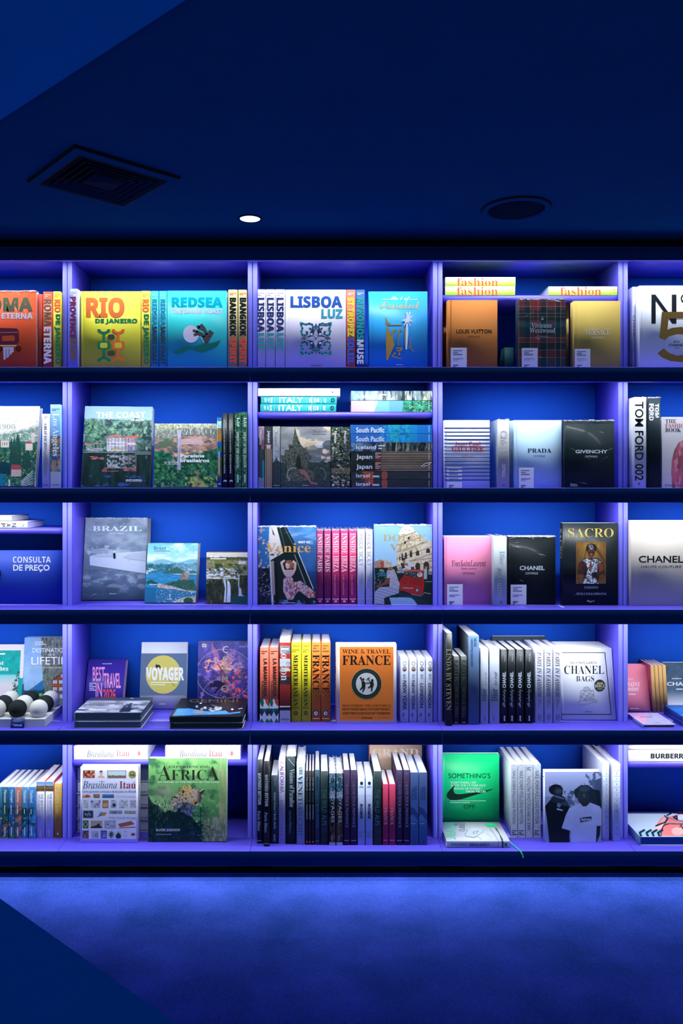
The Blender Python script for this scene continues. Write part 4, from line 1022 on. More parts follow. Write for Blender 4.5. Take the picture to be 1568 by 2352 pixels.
for x0, lab in ((1362, 'mottled green photo spine beside the temple cover'), (1540, 'mottled green photo spine touching the pile of flat books')):
    spine(x0, x0 + 172, 82, '3c4a40', lab, [A(mex, x0, 82, x0 + 172, 1230), T('Mexico', x0 + 60, 160, x0 + 105, 380, 'e8ece4', 'M', 1)] + [Bx(x0 + 20, 1140, x0 + 60, 1168, 'd0d4d8')], yf=.15, group='mottled green spines', mat=M_GLOSS)
frame(560, 860, 1040)
def pac(a):
    a.grad(1000, '2f6cc0', 1120, '1c8ccc', None, 'x'); a.tone((a.X > 1010) & (a.X < 1240), .4, 18, 4); a.put(a.X > 1300, '1c78cc'); a.speck((a.X > 1080) & (a.X < 1240), '2cb0b4', .52, 22, 5)
def jph(a):
    a.fill('20282a'); a.tone(a.X < 990, .8, 18, 3, 1, 4); a.box(985, 0, 1030, 2000, '8c3c38', .7); m = a.X > 1030; a.put(m, '4c4038'); a.put(m & (np.sin(a.Y / 2.0) > .5), 'b8a48c'); a.put(m & (np.sin(a.Y / 2.0) < -.4), '241c1a'); a.tone(m, .25, 60, 6, 3, 1)
def isr(a):
    a.fill('2c3438'); a.tone(a.X > 0, .25, 30, 3, 3, 1); a.speck((a.X > 880) & (a.X < 970), 'b85438', .4, 30, 4); a.ell(1055, a.Y.mean(), 22, 40, 'c05c40', .8)
def fl(x0, x1, yt, yb, fn, word, wx1, lab, z, grp, extra=()):
    return flat(x0, x1, yt, '28343c', lab, [A(fn, x0, yt, x1, yb), T(word, 842, yt + (yb - yt) * .30, wx1, yb - (yb - yt) * (.10 if 'p' in word or 'f' in word else .24), 'eef2f6', 'M')] + list(extra) + tail_(yt, yb), z0=z, yf=.10, d=.2, mat=M_GLOSS, group=grp)
z = SHELF_Z[1]
z = fl(806, 1412, 789, 851, isr, 'Israel', 944, 'dark spine lettered Israel, very bottom of the pile of seven', z, 'flat travel books', small(965, 822, 1015, 836, 1, 'd8d0c8'))
z = fl(804, 1412, 727, 787, isr, 'Israel', 944, 'dark spine lettered Israel, second from the bottom of seven', z, 'flat travel books', small(965, 758, 1015, 772, 1, 'd8d0c8'))
z = fl(800, 1410, 653, 725, jph, 'Japan', 962, 'dark striped spine lettered Japan, third from bottom with torn film', z, 'flat travel books', small(984, 662, 1026, 706, 4, 'c8b8b0') + [Ln([(1330, 690), (1360, 668), (1405, 660)], 5, 'd8dce4'), Ln([(1340, 695), (1380, 680), (1400, 668)], 4, 'd8dce4')])
z = fl(804, 1410, 578, 651, jph, 'Japan', 962, 'dark striped spine lettered Japan, exact middle of the pile of seven', z, 'flat travel books', small(984, 588, 1026, 630, 4, 'c8b8b0'))
z = fl(800, 1412, 511, 576, icd, 'Iceland', 990, 'dark blue grey spine lettered Iceland, third from the top of seven', z, 'flat travel books', small(1008, 530, 1058, 560, 2, 'd8d8dc'))
z = fl(800, 1410, 445, 510, pac, 'South Pacific', 1054, 'bright blue spine lettered South Pacific, second from the top of seven', z, 'flat travel books')
z = fl(798, 1408, 378, 443, pac, 'South Pacific', 1054, 'bright blue spine lettered South Pacific, on top of seven flat books', z, 'flat travel books')
frame(990, 860, 1568)
st = [(331, 338), (356, 361), (379, 384), (402, 408), (425, 431), (448, 454), (470, 476), (493, 499), (516, 522), (540, 546), (562, 568), (585, 592), (608, 614), (631, 637), (655, 662)]
face(75, 364, 285, 'd9dcee', 'white face-out book with thin navy stripes and red lettering', [Bx(92, 285, 94, 712, 'b8bcd8')] + [Bx(75, a, 364, b, '26449a') for a, b in st] + [T('Jean Paul', 146, 420, 304, 450, 'a8323c', 'M'), T('GAULTIER', 128, 446, 326, 482, 'b02c34', 'R'), T('CATWALK', 188, 503, 266, 516, 'b4545c', 'S')], t=.045, sticker=((96, 578, 192, 712), 'F'), yf=.10, mat=M_CLOTH)
def chb(a):
    a.fill('40546c'); a.tone(a.X > 0, .4, 30, 3); a.box(380, 370, 402, 445, '1c2438')
spine(410, 490, 281, 'b4b0b0', 'silvery beige wrapped spine between the striped and the pale blue book', [T('Chloé', 430, 350, 472, 485, 'e4e4ec', 'M', 1), T('CATWALK', 440, 558, 462, 640, 'd4d4dc', 'S', 1), Ring(450, 690, 5, 6, 2, 'd8d8e0')], face_col='8ca0b4', wrap=True, yf=.085, d=.16)
spine(492, 504, 288, 'b9d0e4', 'pale blue spine just left of the pale blue face-out book', yf=.14, d=.16)
face(514, 812, 285, 'b4d2ea', 'pale blue face-out book with dark serif capitals and a sticker', [Bx(529, 285, 531, 712, '9cbcd8'), T('PRADA', 600, 461, 748, 487, '182438', 'R'), T('CATWALK', 636, 501, 710, 514, '30445c', 'S')], t=.045, sticker=((545, 580, 638, 712), 'F'), yf=.10, mat=M_CLOTH)
face(826, 1140, 287, '0f2228', 'black green face-out book with white capitals under wrinkled film', [T('GIVENCHY', 898, 470, 1098, 492, 'e4eaf0', 'H'), T('CATWALK', 958, 505, 1036, 518, 'd4dce4', 'M'), T('Thames', 866, 680, 906, 687, 'e0e4ec', 'M'), T('Hudson', 866, 689, 912, 697, 'e0e4ec', 'M')], t=.045, wrap=True, yf=.085, spine='1c2c34')
spine(1262, 1342, 142, 'ccced8', 'tall white spine with large black capitals reading down', [T('TOM FORD 002', 1268, 170, 1322, 662, '10141c', 'M', 1), Ln([(1286, 674), (1300, 690)], 3, '50545c'), E(1294, 682, 5, 7, '60646c')], face_col='dcdfe8', wrap=True, yf=.075, d=.25)
spine(1348, 1432, 142, '0d2028', 'tall black spine with white letters at its head', [T('TOM', 1394, 182, 1418, 270, 'dfe4ec', 'X', 1), T('FORD', 1356, 182, 1386, 288, 'dfe4ec', 'X', 1)], wrap=True, yf=.08, d=.25)
def dress(a):
    a.grad(265, 'd9d5dc', 712, 'c6bfc8'); D = [(1568, 410), (1540, 425), (1515, 470), (1498, 530), (1494, 610), (1500, 712), (1720, 712), (1720, 430), (1600, 400)]
    a.poly(D, 'b4566c'); a.tone(a.inside(D), .35, 40, 4, .5, 2); a.speck(a.inside(D), 'd890a0', .58, 26, 6, .5, 2); a.ell(1590, 370, 22, 30, 'c8a498')
face(1437, 1740, 265, 'd4d0d6', 'cream face-out book with a pink dress, cut by the right frame edge', [A(dress, 1437, 265, 1740, 712), T('THE', 1458, 279, 1526, 304, '2c2c34', 'R'), T('FASHION', 1457, 307, 1600, 331, 'b04858', 'R'), T('BOOK', 1457, 334, 1555, 359, '2c2c34', 'R'), T('PHAIDON', 1457, 684, 1556, 697, '5c545c', 'S')], t=.035, yf=.085)

# ------------------------------------------------------------------ third row
frame(0, 1140, 600, 2)
pz = SHELF_Z[2]
yp = 0.15
pt = thing('price_check_panel', 'blue panel lettered CONSULTA DE PREÇO standing under the short shelf at far left', 'sign', Matrix.Translation((-1.735, yp, pz)))
mb = MB(); zt_ = wz(qy(325), yp) - pz; xr = wx(qx(378), yp) + 1.735
mb.box(0, xr, 0, 0.02, 0.0005, zt_, (0.012, 0.05, 0.42))
lay(mb, Matrix.Translation((-1.735, yp, pz)), [T('CONSULTA', 77, 362, 305, 398, 'dfe6f6', 'B'), T('DE PREÇO', 79, 410, 298, 455, 'dfe6f6', 'H')], (0, 0, 0), (1, 0, 0), (0, 0, 1), (0, -1, 0), (0, xr, 0, zt_))
mb.build('panel', [M_PRINT, M_FOIL], pt)
mb = MB(); mb.lathe([(0.0005, 0), (0.028, 0.001), (0.034, 0.006), (0.034, 0.022), (0.0005, 0.022)], 32, col=(.006, .007, .01))
sc_ = mb.build('scanner', M_GLOSS, pt, True); sc_.rotation_euler = (math.pi / 2, 0, 0); sc_.location = (wx(qx(-38), yp) + 1.735, -0.001, wz(qy(463), yp) - pz); sc_['label'] = 'round black scanner'
zi = INNER_Z[(0, 2)]
def japan_flat(x1, yt, col, lab, z, yf, els=()):
    return flat(-700, x1, yt, col, lab, els, z0=z, yf=yf, d=.2, group='white books on the short shelf')
z = japan_flat(165, 150, 'd4d4e0', 'white book lying flat with sideways black capitals, on the short shelf', zi, .128, [T(ch, x0, 162, x0 + 26, 183, '20242c', 'S', 1) for ch, x0 in (('J', -105), ('A', -65), ('P', 5), ('A', 38), ('N', 72))] + small(135, 168, 148, 180, 2, '9898a8'))
japan_flat(70, 115, 'd8d8e4', 'white book lying on top of the one with sideways capitals', z, .128)
def clouds(a):
    a.grad(130, '8c9cb4', 640, '465a74')
    n = a.fbm(52, 4, 5, 1.7, 1); a.put(np.clip((n - .48) * 4, 0, 1) * np.clip((380 - a.Y) / 70, 0, 1), 'a4b2c6', .75); a.put(np.clip((.44 - n) * 4, 0, 1) * np.clip((380 - a.Y) / 70, 0, 1), '4c6078', .7)
    a.ell(610, 332, 60, 20, 'a8b4c8', .7); a.ell(735, 334, 50, 13, 'a8b4c8', .7); a.put(np.clip((a.fbm(22, 6) - .45) * 5, 0, 1) * a.disc(640, 335, 120, 38), 'bcc8d8', .8)
    a.put(np.clip((a.fbm(34, 8, 4, 1.6, .8) - .5) * 7, 0, 1) * np.clip((a.Y - 430) / 50, 0, 1) * np.clip((610 - a.Y) / 80, 0, 1), '9cacc0', .7); a.tone(a.Y > 440, .25, 40, 5, 2, 1); a.put(np.clip((a.Y - 540) / 90, 0, 1), '2c4460', .8)
    a.poly([(538, 362), (560, 354), (700, 342), (885, 330), (885, 466), (540, 415)], 'c6d2e8'); a.poly([(545, 360), (700, 345), (700, 372), (580, 368)], 'b0bcd4'); a.poly([(742, 365), (790, 342), (885, 333), (885, 388), (770, 378)], 'b4c0d8'); a.line([(742, 368), (775, 380), (885, 392)], 4, '98a4bc')
    a.poly([(678, 342), (692, 342), (694, 372), (690, 378), (680, 376)], '141c28'); a.ell(684, 334, 6, 8, 'dce4f0')
face(488, 868, 130, '3c5068', 'black and white cloud photo book with a figure on a white ramp', [A(clouds, 485, 128, 888, 626), T('BRAZIL', 555, 178, 850, 208, 'dfe8f4', 'R'), T('OLAF HEINE', 655, 218, 744, 227, 'c8d4e4', 'M'), T('teNeues', 655, 580, 698, 588, 'c8d4e4', 'M')], yb=622, lean=9, t=.022, wrap=True, copies=2, copy_label='wrapped copy standing behind the black and white cloud book')
fr(320, 1230, 8)
def rio_bay(a):
    a.grad(130, '5cacd8', 480, 'a4d0e4'); a.put(np.clip((a.fbm(120, 3, 5, 1.5, 1) - .46) * 5, 0, 1) * (a.Y < 400), 'c8dcea', .9); a.put(np.clip((a.fbm(60, 5, 4, 2.4, 1) - .42) * 5, 0, 1) * (a.Y > 350) * (a.Y < 470), 'd4e2ee', .85)
    a.put(a.Y > 470 + 30 * np.sin(a.X / 90), '74a8bc'); a.put(a.Y > 520 + 36 * (a.fbm(90, 6) - .5), '5c8ca4'); a.put((a.Y > 520 + 80 * (a.fbm(130, 7) - .3)) & (a.X < 620), '2c6478'); a.tone((a.Y > 500) & (a.Y < 740), .4, 30, 7); a.speck((a.Y > 600) & (a.Y < 720), 'b0c4cc', .58, 30, 9, 2, 1)
    a.put(a.Y > 700 + 30 * np.cos(a.X / 140), '2c7cac'); a.poly([(400, 700), (680, 580), (830, 660), (770, 715)], '2f5c58'); a.poly([(880, 690), (980, 650), (1080, 680), (1080, 710)], '3c6870'); a.box(620, 712, 1080, 724, 'b8bcc4'); a.tone(a.Y > 700, .25, 30, 10, 2, 1)
    a.poly([(120, 860), (220, 815), (340, 880), (320, 905), (120, 890)], '1c5048'); a.poly([(180, 895), (320, 900), (320, 912), (190, 910)], 'c0c4c8')
    a.poly([(470, 890), (740, 820), (1000, 820), (1060, 1020), (850, 1020), (700, 960), (600, 930), (470, 920)], '2a544c'); a.tone(a.disc(800, 900, 280, 100), .35, 20, 11); H = [(745, 822), (770, 740), (810, 668), (840, 655), (890, 700), (915, 822)]; a.poly(H, '6c6460'); a.tone(a.inside(H), .4, 16, 12, .6, 2); a.speck(a.inside(H), 'b09088', .55, 20, 13)
    a.poly([(330, 900), (350, 880), (600, 935), (860, 1010), (1030, 1030), (1030, 1050), (850, 1040), (640, 985), (480, 985), (330, 950)], 'a49c98'); a.tone(a.disc(650, 970, 400, 90), .5, 14, 14); a.put((a.Y > 985 + (a.X - 470) * .1) & (a.X < 1080) & ~a.disc(1000, 1000, 130, 60), '1f6490'); a.speck((a.Y > 1000) & (a.X > 300), 'c4d4dc', .64, 12, 15); a.poly([(600, 1225), (800, 1140), (1030, 1120), (1030, 1260), (600, 1260)], 'a8a89c'); a.tone((a.X > 600) & (a.Y > 1120), .5, 18, 16); a.ell(900, 1200, 90, 60, '2c4c3c')
face(90, 1030, 140, '1c5070', 'blue bay photo book with a rocky peak, first of a leaning set', [A(rio_bay, 85, 135, 1120, 1245), T('Brazil', 268, 200, 486, 262, '2c3a58', 'S')] + small(272, 280, 560, 292, 1, '4c6484') + [T('T', 545, 1080, 580, 1135, 'e8f0f4', 'R'), Bx(500, 1165, 605, 1174, 'd8e4ec')], yb=1232, lean=17, t=.016, mat=M_GLOSS, copies=3, copy_label='wrapped copy leaning behind the blue bay photo book', back='2c5c70')
fr(440, 1250, 8)
def iguazu(a):
    a.grad(150, 'd8cfc8', 250, 'cfc8c0'); a.put(a.Y > 235 + 14 * (a.fbm(60, 3) - .5), '4c5238'); a.put(a.Y > 290, '8a8468'); a.tone(a.Y > 230, .5, 30, 4); a.speck((a.Y > 240) & (a.Y < 560), '6c7434', .5, 60, 5); a.speck((a.Y > 360) & (a.Y < 540) & (a.X > 430), '2c4434', .45, 80, 6); a.box(860, 310, 1000, 370, 'd8dce4', .8)
    a.speck((a.Y > 440) & (a.Y < 640) & (a.X < 850), 'd4dce8', .48, 26, 7, 2.4, .8); a.speck((a.Y > 440) & (a.Y < 640) & (a.X < 850), '2c3848', .58, 22, 8, 2, 1)
    c = a.Y > 640 - (a.X > 850) * 70; a.put(c, '2c3428'); a.tone(c, .6, 26, 9, .5, 3); a.speck(c & (a.Y < 720), '7c8a3c', .56, 26, 10); a.speck(c, '141c1c', .56, 40, 11, .6, 2); a.speck(c & (a.Y > 700), '5c5c3c', .62, 22, 12, .5, 3)
    a.grad(900, '1c3c3c', 1100, '0f4c54', (a.Y > 940) & (a.X > 730)); a.poly([(580, 650), (615, 650), (635, 760), (630, 1070), (590, 1070), (612, 800)], 'd0dcec', .95); a.poly([(650, 660), (690, 690), (712, 760), (715, 1070), (640, 1070), (655, 840)], 'c4d4e8', .95); a.tone((a.X > 640) & (a.X < 716) & (a.Y > 660), .25, 24, 13, .4, 3); a.line([(870, 570), (862, 760), (880, 820)], 16, 'b8c8d8'); a.poly([(865, 800), (905, 810), (925, 930), (970, 950), (860, 955)], 'a8bcd0')
face(265, 1020, 150, '30382c', 'waterfall photo book with a pale sky, first of a set by the upright', [A(iguazu, 262, 148, 1045, 1100), T('Brazil', 342, 202, 496, 246, 'f4f4f8', 'B')] + small(342, 258, 634, 276, 1, 'f0f0f4') + [T('T', 640, 980, 660, 1010, 'e8f0f4', 'R')], yb=1098, lean=4, t=.014, mat=M_GLOSS, copies=4, copy_label='copy standing behind the waterfall photo book', back='c8c4c0', yf=.15)
fr(585, 1200, 8)
def venice(a):
    a.grad(80, '4c80c0', 1500, '0c2c64'); a.tone(a.X > 0, .3, 120, 3, 2, 1); a.speck((a.X > 580) & (a.Y < 400), '6c98cc', .55, 90, 4, 2, .7); a.put(a.Y > 900, '0c2450', .4)
    a.poly([(60, 80), (270, 80), (265, 800), (60, 800)], '2a62a4'); lf = (a.X < 270); a.speck(lf & (a.Y < 840), 'c4b4b8', .58, 46, 5); a.speck(lf & (a.Y < 840), '6c4c48', .64, 50, 5); a.put(lf & (a.Y > 840), '1c2234', .8); a.speck((a.X < 320) & (a.Y > 840) & (a.Y < 1350), 'a89098', .62, 22, 6); a.speck((a.X < 320) & (a.Y > 840), '0c1424', .5, 60, 7)
    a.poly([(265, 80), (290, 80), (350, 1510), (310, 1510), (255, 400)], 'bcc4cc'); a.poly([(285, 80), (295, 80), (400, 1510), (345, 1510)], '14202c')
    a.poly([(290, 80), (400, 80), (500, 470), (560, 560), (290, 690), (275, 500)], 'cfc8cc'); a.poly([(310, 100), (340, 160), (375, 250), (330, 220)], '5c3c3c'); a.speck((a.X > 280) & (a.X < 500) & (a.Y > 480) & (a.Y < 660), '5c4c4c', .52, 40, 8)
    a.poly([(400, 80), (580, 80), (740, 380), (780, 540), (1130, 1300), (1120, 1510), (350, 1510), (290, 690), (520, 560), (470, 330)], '122024'); a.line([(455, 80), (560, 470)], 8, '5c6c58'); a.line([(545, 90), (700, 400)], 6, '6c8474'); a.line([(795, 540), (1075, 1220)], 12, 'd4dcdc'); a.line([(730, 590), (930, 1130)], 12, '8c9c94'); a.line([(272, 700), (500, 560)], 10, 'b8bcc0')
    a.poly([(295, 720), (340, 700), (390, 1000), (370, 1330), (320, 1330)], '8c848c'); a.poly([(350, 700), (400, 690), (440, 1510), (380, 1510)], '0c1418')
    a.line([(490, 740), (520, 860), (560, 950)], 42, 'c4a8a8'); a.line([(490, 740), (535, 705)], 40, 'd0b4b0'); a.line([(745, 750), (735, 860), (690, 950)], 42, 'c4a4a4'); a.line([(745, 750), (710, 715)], 36, 'd0b4b0'); a.ell(605, 780, 42, 72, 'd0b0a8'); a.poly([(575, 700), (650, 690), (720, 750), (720, 830), (650, 860), (640, 770), (575, 740)], '8c5844'); a.tone(a.disc(660, 780, 70, 80), .4, 16, 9)
    a.poly([(545, 870), (700, 870), (700, 960), (660, 1010), (580, 1010), (540, 940)], 'b89ca8'); S = [(560, 1000), (680, 1000), (720, 1100), (840, 1070), (930, 1140), (1110, 1280), (1110, 1380), (990, 1390), (820, 1260), (760, 1300), (700, 1420), (600, 1420), (520, 1260), (520, 1060)]; a.poly(S, 'b08c98'); a.tone(a.inside(S), .45, 30, 10); a.speck(a.inside(S), '9c3c34', .55, 40, 11, .7, 1.6); a.speck(a.inside(S), '4a5490', .56, 36, 12); a.speck(a.inside(S), 'dcc8c8', .6, 26, 13, .6, 1.6)
    a.speck(a.Y > 1420, '5c74b8', .56, 60, 14)
face(62, 1130, 75, '10203c', 'face-out photo book of a person in a patterned dress on a gondola', [A(venice, 62, 75, 1130, 1512), T('BEST OF', 802, 342, 1012, 382, 'dfe6f0', 'X'), T('Venice', 196, 380, 1028, 550, 'c89a5c', 'R'), small(480, 1465, 740, 1488, 1, '7c84a4')[0]], yb=1508, t=.03, wrap=True)
frame(560, 1140, 1040)
for i, (x0, x1, lab) in enumerate(((543, 597, 'left of two mauve spines lettered INSIDE PARIS'), (600, 655, 'right of two mauve spines lettered INSIDE PARIS'))):
    spine(x0, x1, 252, '983060', lab, [T('INSIDE PARIS', x0 + 9, 282, x1 - 10, 565, 'dcc8d4', 'R', 1), T('ANDREW JONES', x0 + 20, 590, x0 + 34, 730, '7a2450', 'R', 1), small(x0 + 8, 768, x1 - 6, 773, 1, 'c890b0')[0], P([(x0 + 14, 782), (x0 + 40, 782), (x0 + 27, 796)], 'c890b0')], yb=810, group='mauve INSIDE PARIS books', wrap=True)
for x0, x1, lab in ((659, 720, 'leftmost of three bright pink spines'), (723, 784, 'middle one of three bright pink spines'), (787, 847, 'rightmost of three bright pink spines')):
    spine(x0, x1, 252, 'dc3c74', lab, [T('INSIDE IBIZA', x0 + 10, 277, x1 - 9, 568, 'f4dce6', 'R', 1), T('INÉS VAN EGAS', x0 + 19, 590, x0 + 30, 740, 'e890b0', 'S', 1), small(x0 + 6, 768, x1 - 6, 773, 1, 'f0b8cc')[0], P([(x0 + 16, 782), (x0 + 44, 782), (x0 + 30, 796)], 'f0b8cc')], yb=810, group='bright pink spines', wrap=True)
for x0, x1, lab in ((850, 910, 'left of two white spines beside the Roman street cover'), (913, 969, 'right of two white spines, touching the Roman street cover')):
    spine(x0, x1, 250, 'd8d9e8', lab, [T('INSIDE SICILY', x0 + 12, 283, x1 - 16, 522, '9aa0b4', 'S', 1), T('CHRISTOPHER GARIS', x0 + 32, 572, x0 + 42, 706, '8a90a8', 'R', 1), T('GUIDO TARONI', x0 + 14, 592, x0 + 24, 685, '8a90a8', 'R', 1), small(x0 + 6, 765, x1 - 6, 770, 1, '9098b0')[0], P([(x0 + 14, 780), (x0 + 42, 780), (x0 + 28, 795)], '8088a8')], yb=812, group='white INSIDE SICILY books', wrap=True)
fr(840, 1195, 8)
def dolce(a):
    a.grad(90, '8cbcec', 760, 'a8d0f0')
    B = [(560, 700), (560, 560), (600, 300), (690, 90), (830, 100), (900, 200), (1060, 330), (1130, 390), (1250, 370), (1250, 940), (570, 940)]
    a.poly(B, 'd8c8b4'); a.tone(a.inside(B), .22, 20, 4); a.put(a.inside(B) & (np.sin((a.Y + a.X * .35) / 20) > .93), '8a7868'); a.poly([(690, 90), (830, 100), (900, 200), (760, 260), (600, 250)], 'ece4dc'); a.speck(a.inside(B) & (a.Y < 500), 'a89484', .62, 20, 5)
    a.line([(570, 690), (700, 560), (850, 480), (1060, 430)], 16, 'b8a48c'); a.line([(580, 560), (700, 400), (900, 300)], 12, 'a08c78'); a.line([(800, 750), (1250, 690)], 14, '8c7c68'); a.line([(700, 570), (1060, 400)], 8, '7a6858')
    for x, y, w, h in ((735, 650, 22, 60), (828, 620, 24, 62), (950, 605, 32, 48), (668, 660, 16, 50), (622, 700, 12, 40), (952, 845, 44, 66), (1110, 840, 52, 78), (1142, 560, 36, 40), (790, 330, 20, 30), (720, 410, 18, 26)):
        a.poly([(x - w, y + h), (x - w, y - h * .4), (x - w * .5, y - h), (x + w * .5, y - h), (x + w, y - h * .4), (x + w, y + h)], '3c3430')
    a.box(600, 850, 640, 940, 'a08c78'); a.poly([(150, 760), (260, 725), (330, 740), (330, 880), (150, 880)], 'a88474'); a.poly([(270, 760), (330, 750), (330, 880), (270, 880)], 'a84c44'); a.poly([(330, 740), (470, 760), (480, 860), (330, 880)], 'c8b0a0'); a.tone((a.X < 480) & (a.Y > 720) & (a.Y < 880), .35, 14, 6); a.poly([(460, 870), (560, 830), (600, 930), (460, 930)], '2c4438')
    a.put((a.Y > 930 - (a.X < 560) * 60), '1c2a2c'); a.tone(a.Y > 930, .25, 50, 7); a.box(1090, 1122, 1250, 1132, 'a8b4b4'); a.line([(1070, 1330), (1190, 1350)], 10, 'a8b4b4'); a.box(570, 940, 700, 970, 'b8b0a8'); a.box(1150, 930, 1250, 1000, '8c9090')
    a.poly([(150, 900), (240, 930), (380, 1000), (380, 1200), (150, 1200)], '16282c'); a.ell(300, 990, 90, 40, '2a5c7c'); a.speck((a.X < 390) & (a.Y > 920) & (a.Y < 1180), '8ca0a8', .62, 20, 8); a.ell(285, 920, 40, 22, '7c9470')
    a.box(620, 880, 670, 970, '7090b8'); a.ell(640, 870, 14, 16, 'b08470'); a.box(1065, 890, 1120, 1080, 'a8b8bc'); a.ell(1105, 870, 24, 26, 'a87c64'); a.box(1120, 900, 1150, 1000, '3c3840')
    C_ = [(600, 1130), (690, 1030), (740, 920), (830, 900), (1020, 910), (1060, 980), (1070, 1180), (1050, 1340), (960, 1390), (830, 1350), (680, 1290), (630, 1300)]
    a.poly(C_, 'a82a28'); a.poly([(735, 915), (1020, 912), (1055, 990), (1030, 950), (750, 945)], 'd04c40'); a.poly([(715, 1020), (755, 940), (1000, 945), (1040, 1060), (880, 1050)], '24383c'); a.ell(990, 1000, 50, 44, 'c8c0c4'); a.ell(980, 985, 18, 20, 'b0705c'); a.speck(a.inside([(715, 1020), (755, 940), (1000, 945), (1040, 1060)]), '7c9498', .6, 20, 9)
    a.poly([(610, 1140), (700, 1040), (1040, 1070), (1030, 1200), (800, 1180)], '8c2020', .6); a.ell(935, 1285, 32, 44, '3c4448'); a.ell(940, 1285, 18, 26, 'a8b4c0'); a.line([(680, 1240), (860, 1250)], 14, 'a0a4a8'); a.line([(840, 1360), (1000, 1390), (1060, 1350)], 16, '70787c'); a.line([(780, 1090), (770, 1180)], 5, 'c05c50')
    a.ell(690, 720, 38, 30, '24201e'); a.ell(700, 755, 24, 30, 'a0705c'); a.poly([(720, 760), (790, 740), (870, 860), (820, 910), (730, 880)], 'c4ccd4'); a.poly([(690, 790), (770, 790), (780, 840), (720, 830)], 'a86c54'); a.poly([(640, 780), (700, 790), (720, 880), (660, 890)], '3c3834'); a.poly([(830, 850), (880, 860), (900, 910), (830, 910)], '303c50')
    a.poly([(390, 920), (520, 900), (560, 1000), (620, 1180), (600, 1330), (430, 1240), (440, 1100), (380, 1060)], 'a8a8bc'); a.tone(a.inside([(390, 920), (520, 900), (560, 1000), (620, 1180), (600, 1330), (430, 1240), (440, 1100)]), .18, 40, 10); a.ell(450, 890, 50, 34, '8a6454'); a.poly([(380, 1060), (450, 1070), (420, 1160), (200, 1240), (190, 1200), (360, 1130)], '7c4434')
    L_ = [(160, 1320), (250, 1230), (430, 1220), (610, 1280), (600, 1340), (440, 1390), (330, 1430), (340, 1540), (160, 1540)]; a.poly(L_, '9094b4'); a.put(a.inside(L_) & (np.sin((a.Y - a.X * .3) / 9) > .75), 'c4c8dc', .7); a.poly([(430, 1420), (820, 1415), (900, 1480), (950, 1560), (470, 1560)], '8cb4d8'); a.poly([(600, 1330), (900, 1390), (1250, 1560), (950, 1560), (860, 1430), (600, 1400)], '1c3440')
    a.box(150, 90, 165, 1560, '7c9cc4', .5)
face(150, 1248, 88, '8cb4dc', 'face-out photo book of a red car before an ancient arena, in film', [A(dolce, 150, 88, 1250, 1560), T('DOLCE', 315, 258, 1095, 385, 'b0a474', 'R'), T('VITA', 440, 440, 975, 560, 'b0a474', 'R')], yb=1552, t=.034, wrap=True)
frame(990, 1140, 1568)
face(80, 380, 250, 'ee8cb4', 'bright pink face-out book with fine dark script and a sticker', [Bx(92, 250, 94, 680, 'c8709c'), T('YvesSaintLaurent', 127, 398, 341, 436, '4a1c34', 'I'), T('haute couture', 188, 441, 282, 456, '5c2c44', 'I'), T('CATWALK', 194, 472, 272, 487, '54203c', 'S')], yb=676, t=.045, sticker=((98, 547, 196, 676), 'F'), mat=M_CLOTH, copies=1, copy_label='second pink book hidden behind the bright pink face-out one')
spine(386, 473, 252, 'b0b8c0', 'silver wrapped spine between the pink and the black face-out books', [T('Dior', 425, 340, 458, 425, 'd4dce4', 'R', 1), T('JOHN GALLIANO', 408, 445, 440, 640, '98a4b0', 'R', 1), Ring(436, 662, 6, 6, 2, 'd0d8e0')], yb=684, wrap=True, d=.16)
face(478, 774, 250, '10191e', 'black face-out book with white capitals in torn crinkled film', [T('CHANEL', 551, 433, 706, 460, 'c8d0d8', 'H'), T('CATWALK', 586, 472, 666, 487, 'b8c0c8', 'M')], yb=676, t=.045, wrap=True, sticker=((494, 550, 592, 674), 'F'), copies=1, copy_label='second wrapped copy behind the black face-out book')
def sacro(a):
    a.grad(400, '6c4a28', 1165, '5c4426'); a.put(np.clip(1 - np.hypot((a.X - 700) / 330, (a.Y - 560) / 320), 0, 1), 'b88a3c'); a.tone(a.X > 0, .2, 60, 3, .6, 2)
    a.poly([(620, 440), (780, 440), (970, 770), (960, 800), (780, 560), (620, 560), (560, 760), (540, 760)], '3c2c20', .6)
    body = [(470, 780), (600, 690), (800, 690), (920, 770), (960, 1000), (920, 1100), (840, 1060), (830, 1165), (540, 1165), (560, 1060), (450, 1080), (440, 960)]
    a.poly(body, '3c241e'); a.tone(a.inside(body), .35, 40, 4); lace = [(540, 740), (640, 690), (690, 740), (740, 690), (890, 760), (820, 800), (800, 960), (760, 1040), (830, 1165), (540, 1165), (600, 1040), (640, 900), (600, 800)]
    a.poly(lace, '3c4458'); a.speck(a.inside(lace), 'd8dce8', .46, 16, 5); a.poly([(690, 720), (720, 860), (690, 905), (655, 870)], '7c4a34'); a.poly([(600, 850), (560, 1000), (600, 1020)], '14161c'); a.poly([(780, 940), (830, 1060), (720, 1060), (700, 980)], '141a24')
    a.poly([(820, 790), (900, 780), (930, 900), (850, 960)], '74402e'); a.poly([(470, 800), (530, 780), (520, 900), (460, 940)], '4c2a20'); a.ell(500, 1030, 60, 40, '6c3a34'); a.ell(900, 1040, 50, 50, '683428')
    a.ell(698, 520, 95, 90, '16161a'); a.ell(698, 590, 70, 95, '5c382c'); a.box(640, 575, 760, 605, '201614', .7); a.poly([(688, 600), (708, 600), (716, 640), (680, 640)], 'a07868', .7); a.ell(698, 660, 26, 10, '7c4440'); a.speck(a.disc(698, 490, 60, 44), 'b0b4c0', .5, 14, 8)
fr(1270, 1195, 8)
